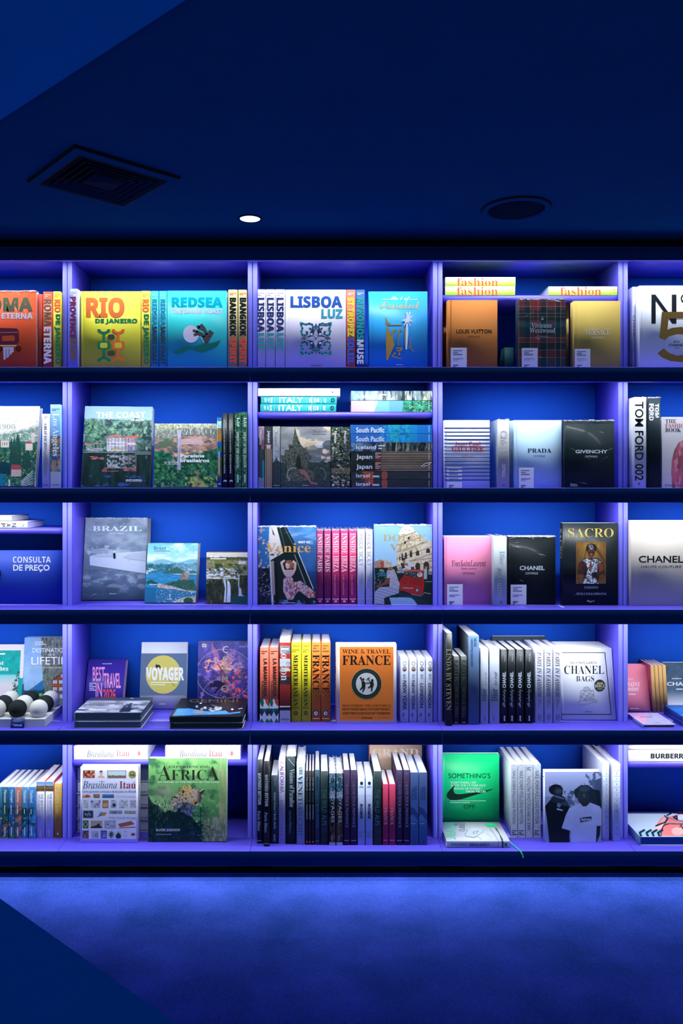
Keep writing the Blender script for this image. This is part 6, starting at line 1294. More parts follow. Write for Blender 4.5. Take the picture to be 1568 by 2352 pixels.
# ------------------------------------------------------------------ bottom row
frame(0, 1690, 600, 4)
TS = [(-24, 13, '2c6c8c', '', 'teal photo spine cut by the left frame edge'), (15, 50, '24504c', 'Morocco', 'dark green photo spine lettered Morocco'), (53, 88, '1c5c94', 'Portugal', 'blue photo spine lettered Portugal'), (91, 130, '9c6c64', 'Tuscany', 'dusk orange photo spine, between two blue ones'), (133, 167, '3c7ca8', 'Thailand', 'blue water photo spine, left of a matching pair'), (173, 215, '3474b0', 'Thailand', 'blue water photo spine beside the white list spines')]
for i, (x0, x1, c, w, lab) in enumerate(TS):
    def f(a, c=c, i=i):
        a.fill(c); a.tone(a.X > 0, .3, 16, i + 2); b = srgb(c); a.speck((a.Y > 430), '1c4048' if i != 3 else '3c4850', .45, 26, i + 4); a.speck(a.Y > 490, ('b8a890', '7c8c5c', 'c88c5c', '2c6474', '5ca0c0', '4c98c4')[i], .58, 14, i + 7); a.put((a.Y > 530) & (a.fbm(18, i + 3, 3, 2, 1) > .5), ('2c3c5c', '8c5c5c', '2c7c5c', '2c4c5c', '2c6ca0', '2c6cac')[i], .7); a.grad(300, ('5c9cb8', '3c7c9c', '3c8ccc', 'd88c74', '6cacd0', '5ca4dc')[i], 420, c, a.Y < 420)
    spine(x0, x1, 308, c, lab, [A(f, x0, 308, x1, 616, 1)] + ([T(w, x0 + 9, 325, x0 + 24, 400, 'e4ecf4', 'M', 1)] if w else []) + [Bx(x0 + 12, 415 if i < 4 else 440, x0 + 16, 470, 'd0dce4'), Bx(x0 + 13, 548, x0 + 18, 600, 'c8d4dc')], yb=615, mat=M_GLOSS, d=.22, group='blue and green travel spines', face_col='b8c4d0')
def bl_(x0, x1, lab):
    def f(a): a.grad(276, '5c9cd8', 300, 'a8c4dc'); a.box(0, 300, 999, 332, '6c5434'); a.tone(a.Y > 296, .5, 8, 3); a.box(0, 308, 999, 316, 'c08840', .6)
    spine(x0, x1, 276, 'cdd0e2', lab, [A(f, x0, 276, x1, 332, 1), T('THE BUCKET LIST', x0 + 26, 345, x0 + 40, 500, 'a4a8b8', 'S', 1), T('1000 Adventures Big & Small', x0 + 10, 350, x0 + 22, 500, '7c8090', 'I', 1), Bx(x0 + 22, 565, x0 + 27, 605, '9ca0b0')], yb=612, d=.22, face_col='c4485c', group='white list spines')
bl_(218, 268, 'white spine with a small sky photo at its head, left one'); bl_(271, 321, 'white spine with a small sky photo, beside the ochre spine')
spine(324, 375, 287, 'b88c34', 'ochre yellow spine lettered BEACHES, beside the upright', [T('BEACHES', x0_ := 334, 303, 352, 405, 'e8dcb0', 'B', 1), T('THE BUCKET LIST', 358, 300, 370, 380, 'd8c080', 'S', 1), Bx(342, 420, 346, 465, 'd8c890'), Bx(344, 582, 350, 594, 'e8e0c8')], yb=613, d=.2)
zi = INNER_Z[(1, 4)]
def bra(x0, x1, lab, dx):
    els = [T('Brasiliana', 520 + dx, 84, 685 + dx, 128, '4c5460', 'I'), T('Itau', 697 + dx, 84, 776 + dx, 124, 'a46c70', 'R'), Ln([(764 + dx, 82), (771 + dx, 70)], 3, 'a46c70'), E(835 + dx, 105, 9, 14, 'b07070'), T('di', 470 + dx, 90, 496 + dx, 120, 'c8c8d0', 'I')]
    return flat(x0, x1, 62, 'eeeef4', lab, els, z0=zi, yf=.128, d=.19, group='thick white books')
bra(443, 885, 'thick white book lying on the short shelf, left of the pair', 0)
bra(992, 1442, 'thick white book lying on the short shelf, right of the pair', 556)
zz = SHELF_Z[4]
for i, lab in enumerate(('bottom', 'second', 'third', 'fourth', 'topmost')):
    yy = .178; x0, x1 = clear_of_uprights(wx(qx(450), yy), wx(qx(891), yy), .37); H_ = x1 - x0; Tk = .0535
    M = Matrix(((0, 0, 1, x0), (-1, 0, 0, yy + .19), (0, -1, 0, zz + Tk + .0002), (0, 0, 0, 1)))
    r = thing('book', 'thick white book in the stack behind the picture cover, %s from the shelf' % lab if i else 'thick white book at the foot of the stack behind the picture cover', 'book', M, 'thick white books')
    book_parts(r, M, .19, H_, Tk, 'd8dae4', pages='dcdee8')
    zz += Tk + .0008
fr(160, 1700, 8)
def thumbs(a):
    a.fill('d6d8ee')
    def fr_(x0, y0, x1, y1, c, f=None):
        a.box(x0, y0, x1, y1, f or c)
        if f: a.box(x0 + 12, y0 + 12, x1 - 12, y1 - 12, c)
    def nz(x0, y0, x1, y1, c, s=20, sd=1, thr=.55): a.speck((a.X > x0) & (a.X < x1) & (a.Y > y0) & (a.Y < y1), c, thr, s, sd)
    fr_(245, 553, 463, 697, '9c3828', '7c5440'); nz(260, 560, 455, 690, 'd8a884', 26, 3, .52); nz(260, 560, 455, 690, '3c2018', 30, 4)
    a.poly([(515, 697), (520, 665), (560, 640), (595, 640), (635, 668), (642, 697)], 'c8a498'); a.ell(577, 600, 30, 42, 'c4a090'); a.poly([(548, 600), (555, 565), (578, 555), (602, 565), (606, 600), (578, 580)], '2a2830')
    fr_(690, 558, 1040, 703, 'a8c4cc', '8c5440'); a.box(705, 650, 1025, 690, '7c6850'); nz(705, 640, 1025, 690, '3c3c34', 16, 5)
    a.ell(1150, 632, 70, 72, '74743c'); a.ell(1150, 632, 60, 62, '90904c'); nz(1100, 580, 1200, 690, '4c4c28', 30, 6)
    a.poly([(235, 1015), (260, 1030), (300, 1005), (350, 1005), (390, 1038), (340, 1060), (280, 1055), (240, 1058)], 'a84828'); nz(235, 1000, 390, 1065, 'd89c50', 20, 7, .6)
    fr_(432, 993, 558, 1065, '8c6c54'); nz(432, 993, 558, 1065, 'c4b898', 20, 8); nz(432, 993, 558, 1065, '343028', 20, 9)
    fr_(597, 995, 815, 1065, '3474b4'); a.box(597, 1035, 815, 1065, '34545c')
    for x0, x1, c, d in ((248, 340, 'c4ccd4', '5c747c'), (385, 565, 'bcc0d4', '50586c'), (752, 860, 'b8bccc', '303840'), (905, 1065, 'c4c8d4', '5c6450'), (1105, 1218, 'b4b4c8', '6c6c84')):
        a.box(x0, 1105, x1, 1250, c); nz(x0, 1105, x1, 1250, d, 18, int(x0) % 50, .54)
    a.box(270, 1218, 330, 1240, 'd88c9c'); a.poly([(800, 1170), (830, 1170), (850, 1200), (815, 1240), (785, 1200)], '242c30'); fr_(602, 1105, 710, 1250, 'a07440', '7c5a34'); a.box(615, 1160, 700, 1225, 'c8a070')
    fr_(240, 1290, 438, 1438, '2c3848', '8c8884'); a.ell(335, 1360, 60, 40, '6c84a0'); nz(260, 1310, 420, 1420, '1c2430', 26, 11)
    a.poly([(510, 1298), (600, 1325), (670, 1330), (640, 1390), (590, 1390), (490, 1418), (560, 1360), (500, 1350), (590, 1340)], '2c8484'); a.poly([(590, 1340), (660, 1320), (678, 1335), (650, 1390), (590, 1385)], 'c87c34')
    fr_(728, 1293, 965, 1358, '8c98a8'); nz(728, 1310, 965, 1358, '3c4854', 18, 12); fr_(1005, 1295, 1218, 1358, 'a89c80'); nz(1005, 1310, 1218, 1358, '6c6450', 18, 13)
    a.box(240, 1472, 345, 1622, '1c7444'); a.poly([(292, 1490), (335, 1546), (292, 1604), (250, 1546)], 'd8c440'); a.ell(292, 1546, 24, 34, '20306c')
    fr_(385, 1478, 602, 1620, 'b09c88'); a.poly([(390, 1590), (480, 1570), (545, 1520), (560, 1580), (600, 1590), (600, 1620), (390, 1620)], '2c2a28'); fr_(640, 1478, 845, 1625, 'b4b8cc', '8c90a4'); nz(660, 1490, 830, 1610, '4c5468', 20, 14, .57)
    a.poly([(882, 1540), (1130, 1482), (1198, 1545), (930, 1605)], '9c5c4c'); a.poly([(890, 1612), (1200, 1585), (1215, 1605), (900, 1622)], '8c5044'); a.poly([(930, 1605), (1198, 1550), (1195, 1580), (900, 1612)], 'dcd8d8')
    fr_(235, 1660, 352, 1805, '54403c'); nz(235, 1660, 352, 1805, 'a08c84', 22, 15); a.box(398, 1665, 528, 1805, 'b4b8c4'); a.poly([(440, 1740), (510, 1690), (528, 1690), (528, 1805), (450, 1770)], '8c94a4'); fr_(570, 1660, 683, 1808, '5c60a8', '24306c'); nz(590, 1690, 665, 1790, 'a8acd8', 14, 16)
    for k in range(9):
        t = k * .7; a.line([(765, 1735), (765 + 50 * math.cos(t), 1735 + 62 * math.sin(t))], 18, '1c4c3c')
    a.ell(895, 1740, 60, 72, 'b8c8c4'); a.poly([(840, 1760), (895, 1690), (945, 1750), (940, 1800), (895, 1810), (850, 1800)], '1c3430'); a.box(980, 1665, 1070, 1810, 'cfd2e6'); a.box(1005, 1680, 1050, 1688, '7c8098'); a.ell(1025, 1758, 7, 8, '5c607c'); a.ell(1165, 1733, 50, 40, 'c8b8b0'); a.poly([(1125, 1745), (1150, 1710), (1185, 1712), (1205, 1740), (1170, 1755)], '7c4030'); a.box(640, 1478, 652, 1625, '505468')
face(188, 1252, 498, 'd6d8ee', 'thick white face-out book covered with rows of small pictures', [A(thumbs, 230, 545, 1222, 1815, 1.0), T('Brasiliana', 238, 745, 868, 890, '20304c', 'I'), T('Itau', 915, 755, 1215, 888, '8c2c40', 'R'), Ln([(1172, 790), (1190, 758)], 10, '8c2c40'), T('Uma grande coleção dedicada ao Brasil', 235, 918, 1215, 972, '5c6484', 'S'), T('Nova edição ampliada', 850, 1010, 1212, 1050, '9498b4', 'I'), T('Pedro Corrêa do Lago', 728, 1405, 1220, 1448, '3c4860', 'S')], yf=.077, lean=1, t=.042, mat=M_PRINT, pages='eceaf0')
fr(335, 1720, 8)
def leop(a):
    a.grad(160, '7cb86c', 1700, '3c7444'); n = a.fbm(210, 3, 3); a.put(np.clip((n - .5) * 5, 0, 1), '94c87c', .8); a.put(np.clip((.45 - a.fbm(190, 5, 3)) * 6, 0, 1), '2c5c3c', .8); a.put(np.clip(1 - np.hypot((a.X - 330) / 300, (a.Y - 780) / 160), 0, 1), '9c9c80', .9); a.put(np.clip(1 - np.hypot((a.X - 1200) / 120, (a.Y - 450) / 120), 0, 1), '1c3c30', .9); a.put(np.clip(1 - np.hypot((a.X - 760) / 120, (a.Y - 280) / 120), 0, 1), '2c6044', .7)
    a.put(np.clip((a.X - 1340) / 60, 0, 1) * (a.Y > 500) * .7, '8c9c64'); a.speck(a.X > 1330, 'a8a878', .56, 60, 6, .5, 3); a.put(np.clip((a.Y - 1180) / 260, 0, 1) * np.clip((a.X - 980) / 120, 0, 1), '6c7c58'); a.put((a.fbm(60, 9, 4, .5, 2) > .55) & (a.Y > 1250) & (a.X > 1050), '98a080')
    Bd = [(430, 1110), (440, 980), (530, 850), (590, 820), (640, 720), (720, 670), (790, 665), (850, 715), (960, 740), (1000, 770), (1060, 735), (1078, 760), (1040, 860), (1030, 960), (960, 1030), (920, 1060), (850, 1150), (860, 1330), (600, 1300), (560, 1130)]
    m = a.inside(Bd); a.poly(Bd, 'b0a48c'); a.put(m & a.disc(740, 760, 150, 130), 'd0ac68', .8); a.put(m * np.clip((a.Y - 940) / 160, 0, 1) * (a.X > 560), '44588c', .8); a.put(m * np.clip((a.Y - 880) / 260, 0, 1) * (a.X < 620), '8c8878', .6)
    hd = a.disc(890, 890, 135, 150) & m; a.speck(m & ~hd, '1a1a1e', .56, 17, 11, soft=.03); a.put(hd, 'b8a88c', .8); a.speck(hd, '2a241c', .62, 12, 13); a.put(np.clip((a.X - 930) / 60, 0, 1) * hd, '2c2c2e', .75)
    a.ell(855, 885, 24, 13, '121214'); a.ell(857, 882, 10, 7, 'b8b080'); a.ell(900, 975, 44, 46, 'b48450'); a.poly([(890, 985), (945, 965), (940, 1010), (905, 1020)], '141416'); a.line([(840, 1010), (910, 1035), (950, 1025)], 12, 'd8d0c0'); a.line([(780, 780), (800, 960)], 26, 'c8a060', .6)
    a.poly([(985, 800), (1058, 736), (1080, 762), (1030, 850)], '2c2c2c'); a.line([(1000, 780), (1060, 742)], 14, 'c8c4b4'); a.poly([(700, 700), (760, 660), (800, 690), (790, 760), (730, 760)], 'c49c58', .5)
    e = 1130 - np.clip(330 - a.X, 0, 400) * .8 + 190 * (a.fbm(70, 14) - .5); rt = 640 + np.clip(a.Y - 1150, 0, 260) * 1.6 + 160 * (a.fbm(50, 24) - .5)
    a.put((a.Y > e) & (a.X < np.minimum(rt, 1040 + 120 * (a.fbm(40, 25) - .5))), '0f2c28'); a.tone((a.Y > 1000) & (a.X < 1060), .7, 30, 15); a.speck((a.X < 420) & (a.Y > 930), '3c5c48', .6, 26, 16, .6, 2); a.speck((a.X > 240) & (a.X < 480) & (a.Y > 880) & (a.Y < 1150), '98a488', .6, 30, 17, .4, 3); a.speck((a.Y > 1400) & (a.X < 900), '17325c', .6, 70, 18, a=.7)
    rg = np.random.RandomState(4)
    for k in range(70):
        x = 1000 + rg.randn() * 95 + (rg.rand() - .5) * 80; y = 1080 + rg.rand() * 560; t = rg.rand() * 6.3; L_ = 60; a.poly([(x, y), (x + L_ * .5 * math.cos(t) - 14 * math.sin(t), y + L_ * .25 * math.sin(t) + 14 * math.cos(t)), (x + L_ * math.cos(t), y + L_ * .6 * math.sin(t) + 14), (x + L_ * .5 * math.cos(t) + 14 * math.sin(t), y + L_ * .25 * math.sin(t) - 10)], ('0c3428', '144c3a', '1c6048', '0a2a24', '5c8470')[k % 5])
    a.line([(1000, 1080), (1010, 1640)], 16, '0c2c24')
face(42, 1485, 178, '2c5038', 'square green face-out photo book of a leopard among leaves', [A(leop, 40, 160, 1510, 1700, 1.1), T('EXPERIENCING', 415, 308, 1180, 350, '2c3c20', 'R'), T('A', 222, 300, 460, 572, '2a2a1a', 'L'), T('FRIC', 470, 385, 1105, 572, '2a2a1a', 'L'), T('A', 1105, 315, 1345, 572, '2a2a1a', 'L'), T('AN SAFARI OF THE PEOPLE OF THE LAND', 215, 600, 1350, 622, 'e0ecdc', 'B'), T('RANDY JOHNSON', 190, 1465, 628, 1518, 'e4ece8', 'R'), T('FOREWORD IAN HOSKER', 190, 1560, 466, 1578, 'b8c8c4', 'M'), T('rizzoli', 1260, 1555, 1390, 1590, 'b8bcdc', 'I')], yf=.082, lean=1.2, t=.026, mat=M_GLOSS, back='1c2c40')
frame(560, 1690, 1040)
def sp(x0, x1, yt, yb, col, lab, els=(), **k): return spine(x0, x1, yt, col, lab, els, yb=yb, **k)
gp = 'bitton'
for x0, x1, yt, yb, c, lab in ((95, 144, 178, 808, '142028', 'dark teal black spine with white capitals, first beside the upright'), (147, 193, 190, 830, '0c0e12', 'black spine with white capitals, pulled forward of its neighbours')):
    sp(x0, x1, yt, yb, c, lab, [T('MATHIEU BITTON', x0 + 11, yt + 102, x0 + 35, yt + 338, 'd0d8e0', 'X', 1), T('Paris Blues', x0 + 8, yt + 385, x0 + 28, yt + 535, 'c0ccd8', 'R', 1), small(x0 + 6, yb - 24, x0 + 38, yb - 18, 1, '98a4b0')[0]], d=.25, group='tall dark spines with white capitals', mat=M_GLOSS)
sp(200, 256, 297, 810, '1c2c3c', 'short dark blue spine with fine white lettering', [T('Helmut Newton – Berlin, Berlin', 222, 425, 240, 700, 'c0ccd8', 'R', 1), T('TASCHEN', 222, 738, 236, 792, 'c0ccd8', 'R', 1), T('BRAUN', 230, 318, 240, 378, 'a0acb8', 'R', 1)], d=.2, mat=M_GLOSS)
sp(259, 312, 185, 810, 'a8a8cc', 'lavender grey spine with pink capitals', [T('CALIFORNIA', 271, 196, 300, 425, 'c48ca8', 'S', 1), T('DREAM STATE', 273, 482, 296, 752, 'a8688c', 'S', 1), Ln([(278, 780), (292, 772)], 3, '3c3c5c')], d=.25)
sp(316, 388, 152, 812, '122428', 'tall green black spine in film with white serif lettering', [T('Visions of Paradise', 342, 250, 378, 535, 'd0dce0', 'R', 1), T('American Wilderness', 340, 560, 356, 730, '708490', 'R', 1), Ln([(336, 175), (378, 225)], 4, 'c4d0d8'), Ring(350, 775, 6, 8, 2, '7c8890')], d=.26, wrap=True)
sp(393, 459, 206, 816, '98a4b4', 'pale grey wrapped spine with large blue grey capitals', [T('VENETIAN CHIC', 405, 300, 440, 768, '4c6484', 'R', 1), T('LIFE', 415, 235, 440, 290, '8c98ac', 'R', 1)], d=.22, wrap=True)
for x0, x1, lab in ((462, 483, 'first of three thin black spines'), (485, 506, 'second of three thin black spines'), (508, 528, 'third of three thin black spines')):
    sp(x0, x1, 263, 817, '0b0d12', lab, [T('THE BEST OF', x0 + 6, 310, x0 + 15, 412, 'a8b0b8', 'X', 1), T('NATURE', x0 + 4, 425, x0 + 16, 500, '4c545c', 'X', 1), T('PHOTOGRAPHS', x0 + 6, 515, x0 + 15, 628, '8c949c', 'X', 1), Bx(x0 + 4, 788, x0 + 16, 803, 'b84c68')], d=.22, group='three thin black spines', mat=M_GLOSS)
sp(531, 570, 256, 818, '163244', 'narrow deep teal spine with faint capitals', [T('AMERICAN', 540, 300, 562, 475, '3c5c74', 'X', 1), T('BUILDINGS', 540, 512, 562, 690, '3c5c74', 'X', 1), small(536, 786, 562, 792, 1, '5c7c90')[0]], d=.25, mat=M_GLOSS)
alps = lambda x0: [T('THE WILD ALPS', x0 + 14, 402, x0 + 46, 672, '5c8480', 'S', 1), T('Thomas Biasotto', x0 + 4, 405, x0 + 12, 560, '4c6c68', 'S', 1), Ring(x0 + 28, 775, 9, 13, 3, '8ca8a0')]
sp(573, 634, 266, 818, '14282a', 'dark green spine with thin capitals, left of the mountain photo spines', alps(573), group='dark green alpine spines', mat=M_GLOSS, d=.22)
def voya(a):
    a.fill('5c7c8c'); a.grad(282, '8ca8b4', 380, '3c6c7c', a.Y < 420); a.box(0, 420, 9999, 470, 'a8b8c0'); a.box(0, 470, 9999, 490, '1c5c6c'); a.put(a.Y > 490, '3c3434'); a.tone(a.X > 0, .5, 16, 4); a.speck(a.Y > 490, '6c4c3c', .55, 20, 5); a.speck((a.Y > 500), '14181c', .55, 30, 6); a.speck(a.Y < 470, 'c8d4d8', .62, 14, 7); a.box(0, 800, 9999, 830, 'a8b4c0')
for x0, x1, lab in ((638, 688, 'left of two mountain photo spines'), (692, 743, 'right of two mountain photo spines')):
    sp(x0, x1, 282, 822, '3c4c54', lab, [A(voya, x0, 282, x1, 824, 1), T('VOYAGES', x0 + 18, 412, x0 + 40, 650, 'd8e0e4', 'S', 1), Ring(x0 + 26, 330, 10, 12, 4, 'd0dce0'), Bx(x0 + 20, 745, x0 + 24, 790, 'a8b4bc')], group='mountain photo spines', wrap=True)
def gtp(x0, x1, lab): sp(x0, x1, 257, 820, '2a1c3c', lab, [T('LE', x0 + 20, 272, x0 + 32, 292, '9c94b4', 'R', 1), T('GRAND TOUR PROVENCE', x0 + 16, 345, x0 + 36, 688, '8c84a8', 'R', 1), small(x0 + 6, 782, x1 - 8, 787, 1, '9c94b4')[0]], group='dark purple spines', mat=M_WRAPPED, d=.22)
gtp(746, 796, 'dark purple spine beside the mountain photo spines'); gtp(798, 849, 'dark purple spine beside the pale blue ROME pair')
for x0, x1, lab in ((853, 908, 'left of two pale blue spines lettered ROME'), (912, 967, 'right of two pale blue spines lettered ROME')):
    sp(x0, x1, 311, 820, 'a4b0d0', lab, [E(x0 + 29, 356, 11, 13, '2c3850'), small(x0 + 12, 380, x1 - 10, 398, 2, '5c688c')[0], T('ROME', x0 + 18, 512, x0 + 38, 622, '1c2c54', 'X', 1), Bx(x0 + 2, 448, x1 - 2, 450, 'c0c8e0')] + small(x0 + 10, 722, x1 - 8, 760, 3, '7480a4') + [E(x0 + 29, 770, 3, 4, '5c6890')], group='pale blue ROME spines', d=.2)
sp(971, 1034, 266, 820, '14282a', 'dark green spine with thin capitals, left of the red pair', alps(971), group='dark green alpine spines', mat=M_GLOSS, d=.22)
for x0, x1, lab in ((1040, 1085, 'left of two short raspberry red spines'), (1088, 1139, 'right of two short raspberry red spines')):
    sp(x0, x1, 364, 820, 'a02c50', lab, [T('Adventures', x0 + 16, 400, x0 + 30, 525, 'd89cb0', 'I', 1), T('FRANCE', x0 + 12, 538, x0 + 34, 668, 'd8a0b4', 'R', 1), small(x0 + 6, 780, x1 - 8, 785, 1, 'd89cb0')[0]], group='short raspberry red spines', mat=M_WRAPPED, d=.18)
gtp(1142, 1192, 'dark purple spine beside the raspberry red pair'); gtp(1196, 1245, 'dark purple spine beside the grey blue trail spines')
for x0, x1, lab in ((1248, 1309, 'left of two grey blue spines lettered GRAND TRAILS'), (1313, 1375, 'right of two grey blue spines lettered GRAND TRAILS')):
    def gt(a, x0=x0):
        a.grad(275, '6c84b4', 500, '4c6ca8'); a.poly([(x0, 530), (x0 + 30, 545), (x0 + 62, 590), (x0 + 62, 640), (x0 + 20, 590), (x0, 600)], '2c4880'); a.grad(560, '4068a4', 800, '2c4c88', a.Y > 640); a.line([(x0 + 8, 652), (x0 + 18, 662), (x0 + 40, 656)], 4, '9cb4dc')
    sp(x0, x1, 275, 820, '5470a8', lab, [A(gt, x0, 275, x1, 822, 1), T('GRAND', x0 + 32, 378, x0 + 50, 482, '243c70', 'S', 1), T('TRAILS', x0 + 10, 385, x0 + 28, 482, '243c70', 'S', 1), Ring(x0 + 30, 797, 9, 11, 3, 'a8bcdc')], group='grey blue trail spines', mat=M_GLOSS, d=.23)
face(938, 1335, 40, 'c8a88c', 'sandy beige book lettered GRAND standing at the back', [T('GRAND', 965, 96, 1308, 150, 'e0d0c8', 'R'), T('TOUR', 980, 222, 1290, 278, 'd8c8c0', 'R')], yf=.33, t=.028, spine='a46c5c')
frame(990, 1690, 1568)
def swoosh(): return P([(392, 330), (360, 342), (300, 360), (240, 378), (190, 394), (150, 400), (118, 398), (98, 384), (96, 366), (104, 350), (128, 324), (146, 306), (138, 332), (140, 350), (152, 362), (180, 364), (230, 358), (300, 346)], '0e2c20')
off = [T('SOMETHING’S', 107, 234, 368, 264, '0c2c20', 'S'), T('“EVERYTHING I DO', 116, 284, 280, 298, 'd8f4e4', 'M'), T('IS FOR THE 17-YEAR-OLD', 122, 302, 338, 316, 'd8f4e4', 'M'), T('VERSION OF MYSELF.”', 122, 322, 318, 336, 'd8f4e4', 'M'), swoosh(), T('VIRGIL ABLOH', 214, 340, 338, 353, 'd8f4e4', 'M')] + small(118, 402, 340, 418, 2, '8ce8b8') + [T('OFF', 202, 428, 272, 454, '0c2c20', 'S')]
face(66, 424, 114, '10cc78', 'bright green face-out book with a black swoosh and white quote', off, yf=.235, t=.022, mat=M_GLOSS, pages='1cc878')
fr(1005, 1850, 7.127)
snk = [T('SNEAKERS', 118, 280, 298, 556, '3cc890', 'S', 3), T('THE', 262, 284, 322, 338, '3c444c', 'I', 3), T('CLASSICS', 348, 282, 442, 424, '3c444c', 'I', 3), E(868, 325, 88, 30, '22cc84')] + small(840, 312, 900, 338, 3, '60dca8')
sh_ = 'a4b0bc'
snk += [P([(450, 500), (480, 420), (560, 370), (640, 372), (700, 400), (740, 440), (640, 500), (600, 530), (470, 515)], 'c8d0dc'), Ln([(478, 400), (482, 430), (450, 465), (455, 500), (520, 520), (600, 530), (640, 505), (720, 560)], 6, '4c545c'), Ln([(580, 440), (660, 420), (640, 460), (590, 468), (580, 440)], 9, '4c5860'), Ln([(650, 500), (720, 450), (760, 400)], 5, sh_), Ln([(800, 455), (880, 540), (870, 560), (830, 556)], 4, '8c98a4'), Ln([(850, 370), (930, 480), (1000, 590)], 4, '6c7880'), P([(938, 372), (958, 375), (1065, 560), (1072, 590), (1048, 590), (1010, 480)], '3c4c50')]
flat(130, 1185, 588, 'd8dae4', 'white sneaker book lying flat before the green one, green ribbon trailing', [T('SNEAKERS', 210, 618, 472, 658, '2c8c84', 'B'), T('THE CLASSICS', 512, 622, 842, 660, '1c2430', 'V'), Bx(990, 590, 996, 694, '50608c'), Bx(1050, 590, 1074, 694, '16243c'), Bx(1092, 612, 1136, 672, '2c8c84')], z0=SHELF_Z[4], yf=depth_for(qy(694), SHELF_Z[4]), d=.19, fels=snk, spine='8c94c0')
rt_ = [o for o in COL.objects if o.get('label', '').startswith('white sneaker book')][0]
Mi_ = rt_.matrix_world.inverted()
m = MB(); pts = [(1180, 625, .012, .06), (1230, 640, .006, .045), (1280, 690, .002, .03), (1340, 745, .0016, .004), (1352, 756, .0016, -.004), (1385, 785, -.012, -.005), (1400, 832, -.026, -.006)]
rp = []
for x, y, dz, yy in pts:
    X = wx(qx(x), yy); rp.append((X, yy, SHELF_Z[4] + dz))
vv = []
for i, p in enumerate(rp):
    for s in (-1, 1): vv.append(Mi_ @ Vector((p[0] + s * .0028 * (1 if i > 1 else .6), p[1] + s * .001, p[2] + (.0006 if i % 2 else .001))))
m.add(vv, sum([[2 * i, 2 * i + 1, 2 * i + 3, 2 * i + 2] for i in range(len(rp) - 1)], []), [4] * (len(rp) - 1), C('2cc890'))
rr_ = m.build('ribbon', M_CLOTH, rt_); rr_['label'] = 'green ribbon marker hanging over the shelf edge'
frame(990, 1690, 1568)
for x0, x1, r, lab in ((497, 537, 1, 'first of four speckled grey white spines, its cover showing'), (540, 585, 1, 'second of four speckled grey white spines'), (588, 632, -1, 'speckled grey white spine standing upside down'), (637, 683, 1, 'last of four speckled grey white spines')):
    def spk_(a): a.fill('a2aab4'); a.tone(a.X > 0, .3, 3, 5)
    spine(x0, x1, 178, 'b4bcc4', lab, [A(spk_, x0, 178, x1, 634, .9), T('NIKE: FORM FOLLOWS MOTION', x0 + 10, 218 if r == 1 else 255, x1 - 14, 548 if r == 1 else 588, '2a3040', 'S', r)] + small(x0 + 6, 588 if r == 1 else 196, x0 + 34, 616 if r == 1 else 214, 3, '3c4254'), yb=633, group='speckled grey white spines', d=.24, face_col='c4ccd0')
def supr(a):
    a.grad(225, 'a4b0dc', 480, '8c98c4'); a.put((a.X > 960) & (a.Y > 260 + (1060 - a.X) * .4) & (a.Y < 420) & (a.X > 1010 + (a.Y - 300) * .1), '2c3c5c', .8); a.speck((a.X > 930) & (a.Y < 420), '4c5c84', .56, 22, 3, 1, 2); a.speck((a.X > 810) & (a.X < 920) & (a.Y > 340), '3c5070', .45, 24, 4); a.box(690, 380, 1070, 460, '5c6c94', .5); a.speck((a.X > 810) & (a.Y > 360) & (a.Y < 470), 'a8b4d4', .62, 14, 5); a.box(690, 460, 1070, 700, '7484b8', .6)
    bl2 = [(708, 440), (740, 400), (770, 390), (840, 400), (860, 440), (860, 664), (735, 664), (720, 520)]; a.poly(bl2, '0c141c'); a.ell(776, 336, 44, 34, '10161e'); a.tone(a.disc(776, 330, 46, 36), .5, 8, 6); a.ell(790, 352, 30, 34, '1c2836'); a.ell(795, 345, 22, 14, '3a4a60', .7); a.poly([(745, 400), (760, 372), (800, 368), (830, 390), (860, 440), (800, 430)], '2c3c54'); a.ell(790, 395, 46, 26, '1c2836'); a.line([(770, 376), (825, 392)], 8, '5c6c8c'); a.line([(785, 456), (815, 464)], 7, 'b8c4dc'); a.ell(795, 432, 12, 14, '5c6c8c')
    hat = [(888, 360), (892, 335), (930, 308), (975, 306), (1010, 330), (1025, 365), (1040, 450), (1000, 420), (900, 385)]; a.poly([(990, 330), (1050, 340), (1065, 470), (1000, 440)], '16222e'); a.ell(950, 372, 42, 60, '24323e'); a.poly(hat, '1c2a36'); a.ell(945, 378, 36, 46, '28363f'); a.ell(952, 372, 8, 10, '46586c', .8); a.box(930, 356, 942, 362, '10181e'); a.box(962, 356, 974, 362, '10181e'); a.box(940, 396, 966, 401, '18222a'); a.ell(955, 330, 34, 16, '3c5068', .6); a.box(928, 410, 985, 440, '202c36')
    tee = [(860, 450), (925, 418), (945, 440), (965, 440), (990, 416), (1050, 440), (1060, 460), (1060, 560), (1030, 560), (1025, 664), (868, 664), (870, 592), (812, 575), (840, 490)]; a.poly(tee, 'a0acdc'); a.tone(a.inside(tee), .07, 50, 8); a.poly([(925, 510), (998, 502), (1000, 528), (928, 540)], '1c2c5c'); a.poly([(1030, 562), (1055, 560), (1050, 620), (1030, 664), (1025, 664)], '16222e')
face(708, 1060, 224, '8c98c4', 'monochrome face-out photo book of two people, one in a white box logo shirt', [A(supr, 708, 224, 1062, 666, 1.0), T('Supreme', 930, 509, 998, 534, 'c8d0ec', 'V')], yb=664, t=.034, mat=M_GLOSS, spine='c4cce0', spine_els=[Bx(698, 250, 704, 258, 'c87c84')], pages='eceaf2')
def tick(x0, x1): return [Bx(x0 + 6, y, x1 - 10, y + 1.5, 'a8b0cc') for y in range(215, 640, 34)] + [Bx(x0 + 22, y + 12, x0 + 25, y + 24, '6c7490') for y in range(215, 620, 34)]
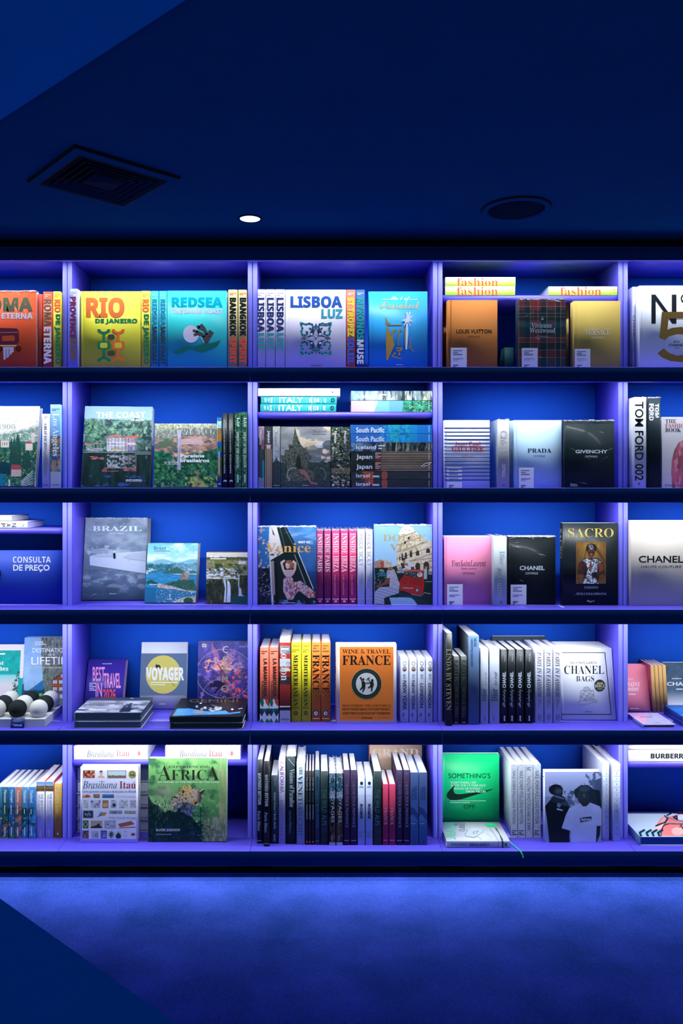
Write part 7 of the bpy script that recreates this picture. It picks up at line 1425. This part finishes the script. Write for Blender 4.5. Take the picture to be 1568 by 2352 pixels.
for x0, x1, yt, yb, lab in ((1066, 1112, 172, 650, 'wrapped white ticked spine just right of the monochrome cover'), (1130, 1186, 178, 658, 'wrapped white ticked spine beside the right upright')):
    spine(x0, x1, yt, 'bcc6e0', lab, tick(x0, x1), yb=yb, group='white ticked spines', d=.25, wrap=True, face_col='c8c4dc', back='b4b8d4')
zi = INNER_Z[(4, 4)]
bur = dict(yf=.127, d=.22, group='cream books on the right short shelf', wrap=False, mat=M_WRAPPED)
z = flat(1222, 1760, 92, 'e0d8d4', 'cream wrapped book with black capitals on the right short shelf', [T('BURBERRY', 1366, 110, 1600, 142, '22282c', 'X'), Ln([(1250, 105), (1300, 120), (1360, 122)], 3, 'c8b0a8'), Ln([(1230, 118), (1290, 130)], 3, 'd4bcb4')], z0=zi, **bur)
bur['yf'] = .135
flat(1224, 1760, 62, 'd4ccd0', 'grey white wrapped book lying on the cream one with black capitals', z0=z, **bur)
fr(1420, 1700, 9.047)
def redb(a):
    a.fill('c0d0e6'); P_ = [(735, 1870), (860, 1650), (960, 1575), (1060, 1600), (1190, 1560), (1400, 1500), (2400, 1480), (2400, 2000), (890, 1990), (900, 1880)]
    a.poly(P_, 'f0807c'); a.poly([(830, 1720), (960, 1580), (1010, 1620), (960, 1700)], 'e8b0ac'); a.line([(1060, 1480), (1090, 1530), (1010, 1570)], 34, '16242c'); a.line([(1090, 1480), (1250, 1530), (1400, 1520)], 26, '16242c'); a.line([(960, 1580), (1020, 1640), (960, 1730), (780, 1790)], 34, '14242c'); a.line([(980, 1590), (1100, 1650), (1400, 1710)], 22, '70809c'); a.line([(880, 1990), (880, 1900), (940, 1780), (1050, 1745), (1400, 1755)], 26, '14242c'); a.line([(980, 1735), (1400, 1745)], 12, '8c9cb4'); a.poly([(735, 1870), (780, 1810), (950, 1740), (890, 1850)], 'ecc8c4'); a.ell(1230, 1900, 130, 80, 'f0b4b0'); a.ell(1300, 1610, 90, 60, 'd8e0ec'); a.line([(1140, 1610), (1210, 1580), (1220, 1660), (1140, 1610)], 30, '14242c'); a.line([(1270, 1820), (1300, 1780), (1340, 1860)], 20, '14242c')
    st_ = [(340, 1885), (860, 1870), (880, 1990), (440, 2000)]; a.poly(st_, '9cbcdc')
    for x in (440, 580, 700, 820): a.line([(x + 90, 1880), (x, 1930), (x + 30, 1995)], 44, '12303c')
lying(445, 2100, 2002, 2192, .25, 'c4d0e4', 'book lying flat at bottom right with bold red, black and white shapes', [A(redb, 170, 1485, 2100, 2002, 1.0)] + [Ln([(x, 1445), (x + 30, 1485)], 10, '2c3c50') for x in (290, 450, 610, 810)], z0=SHELF_Z[4], pages='1f4c98', spine='5c7cac', mat=M_GLOSS)
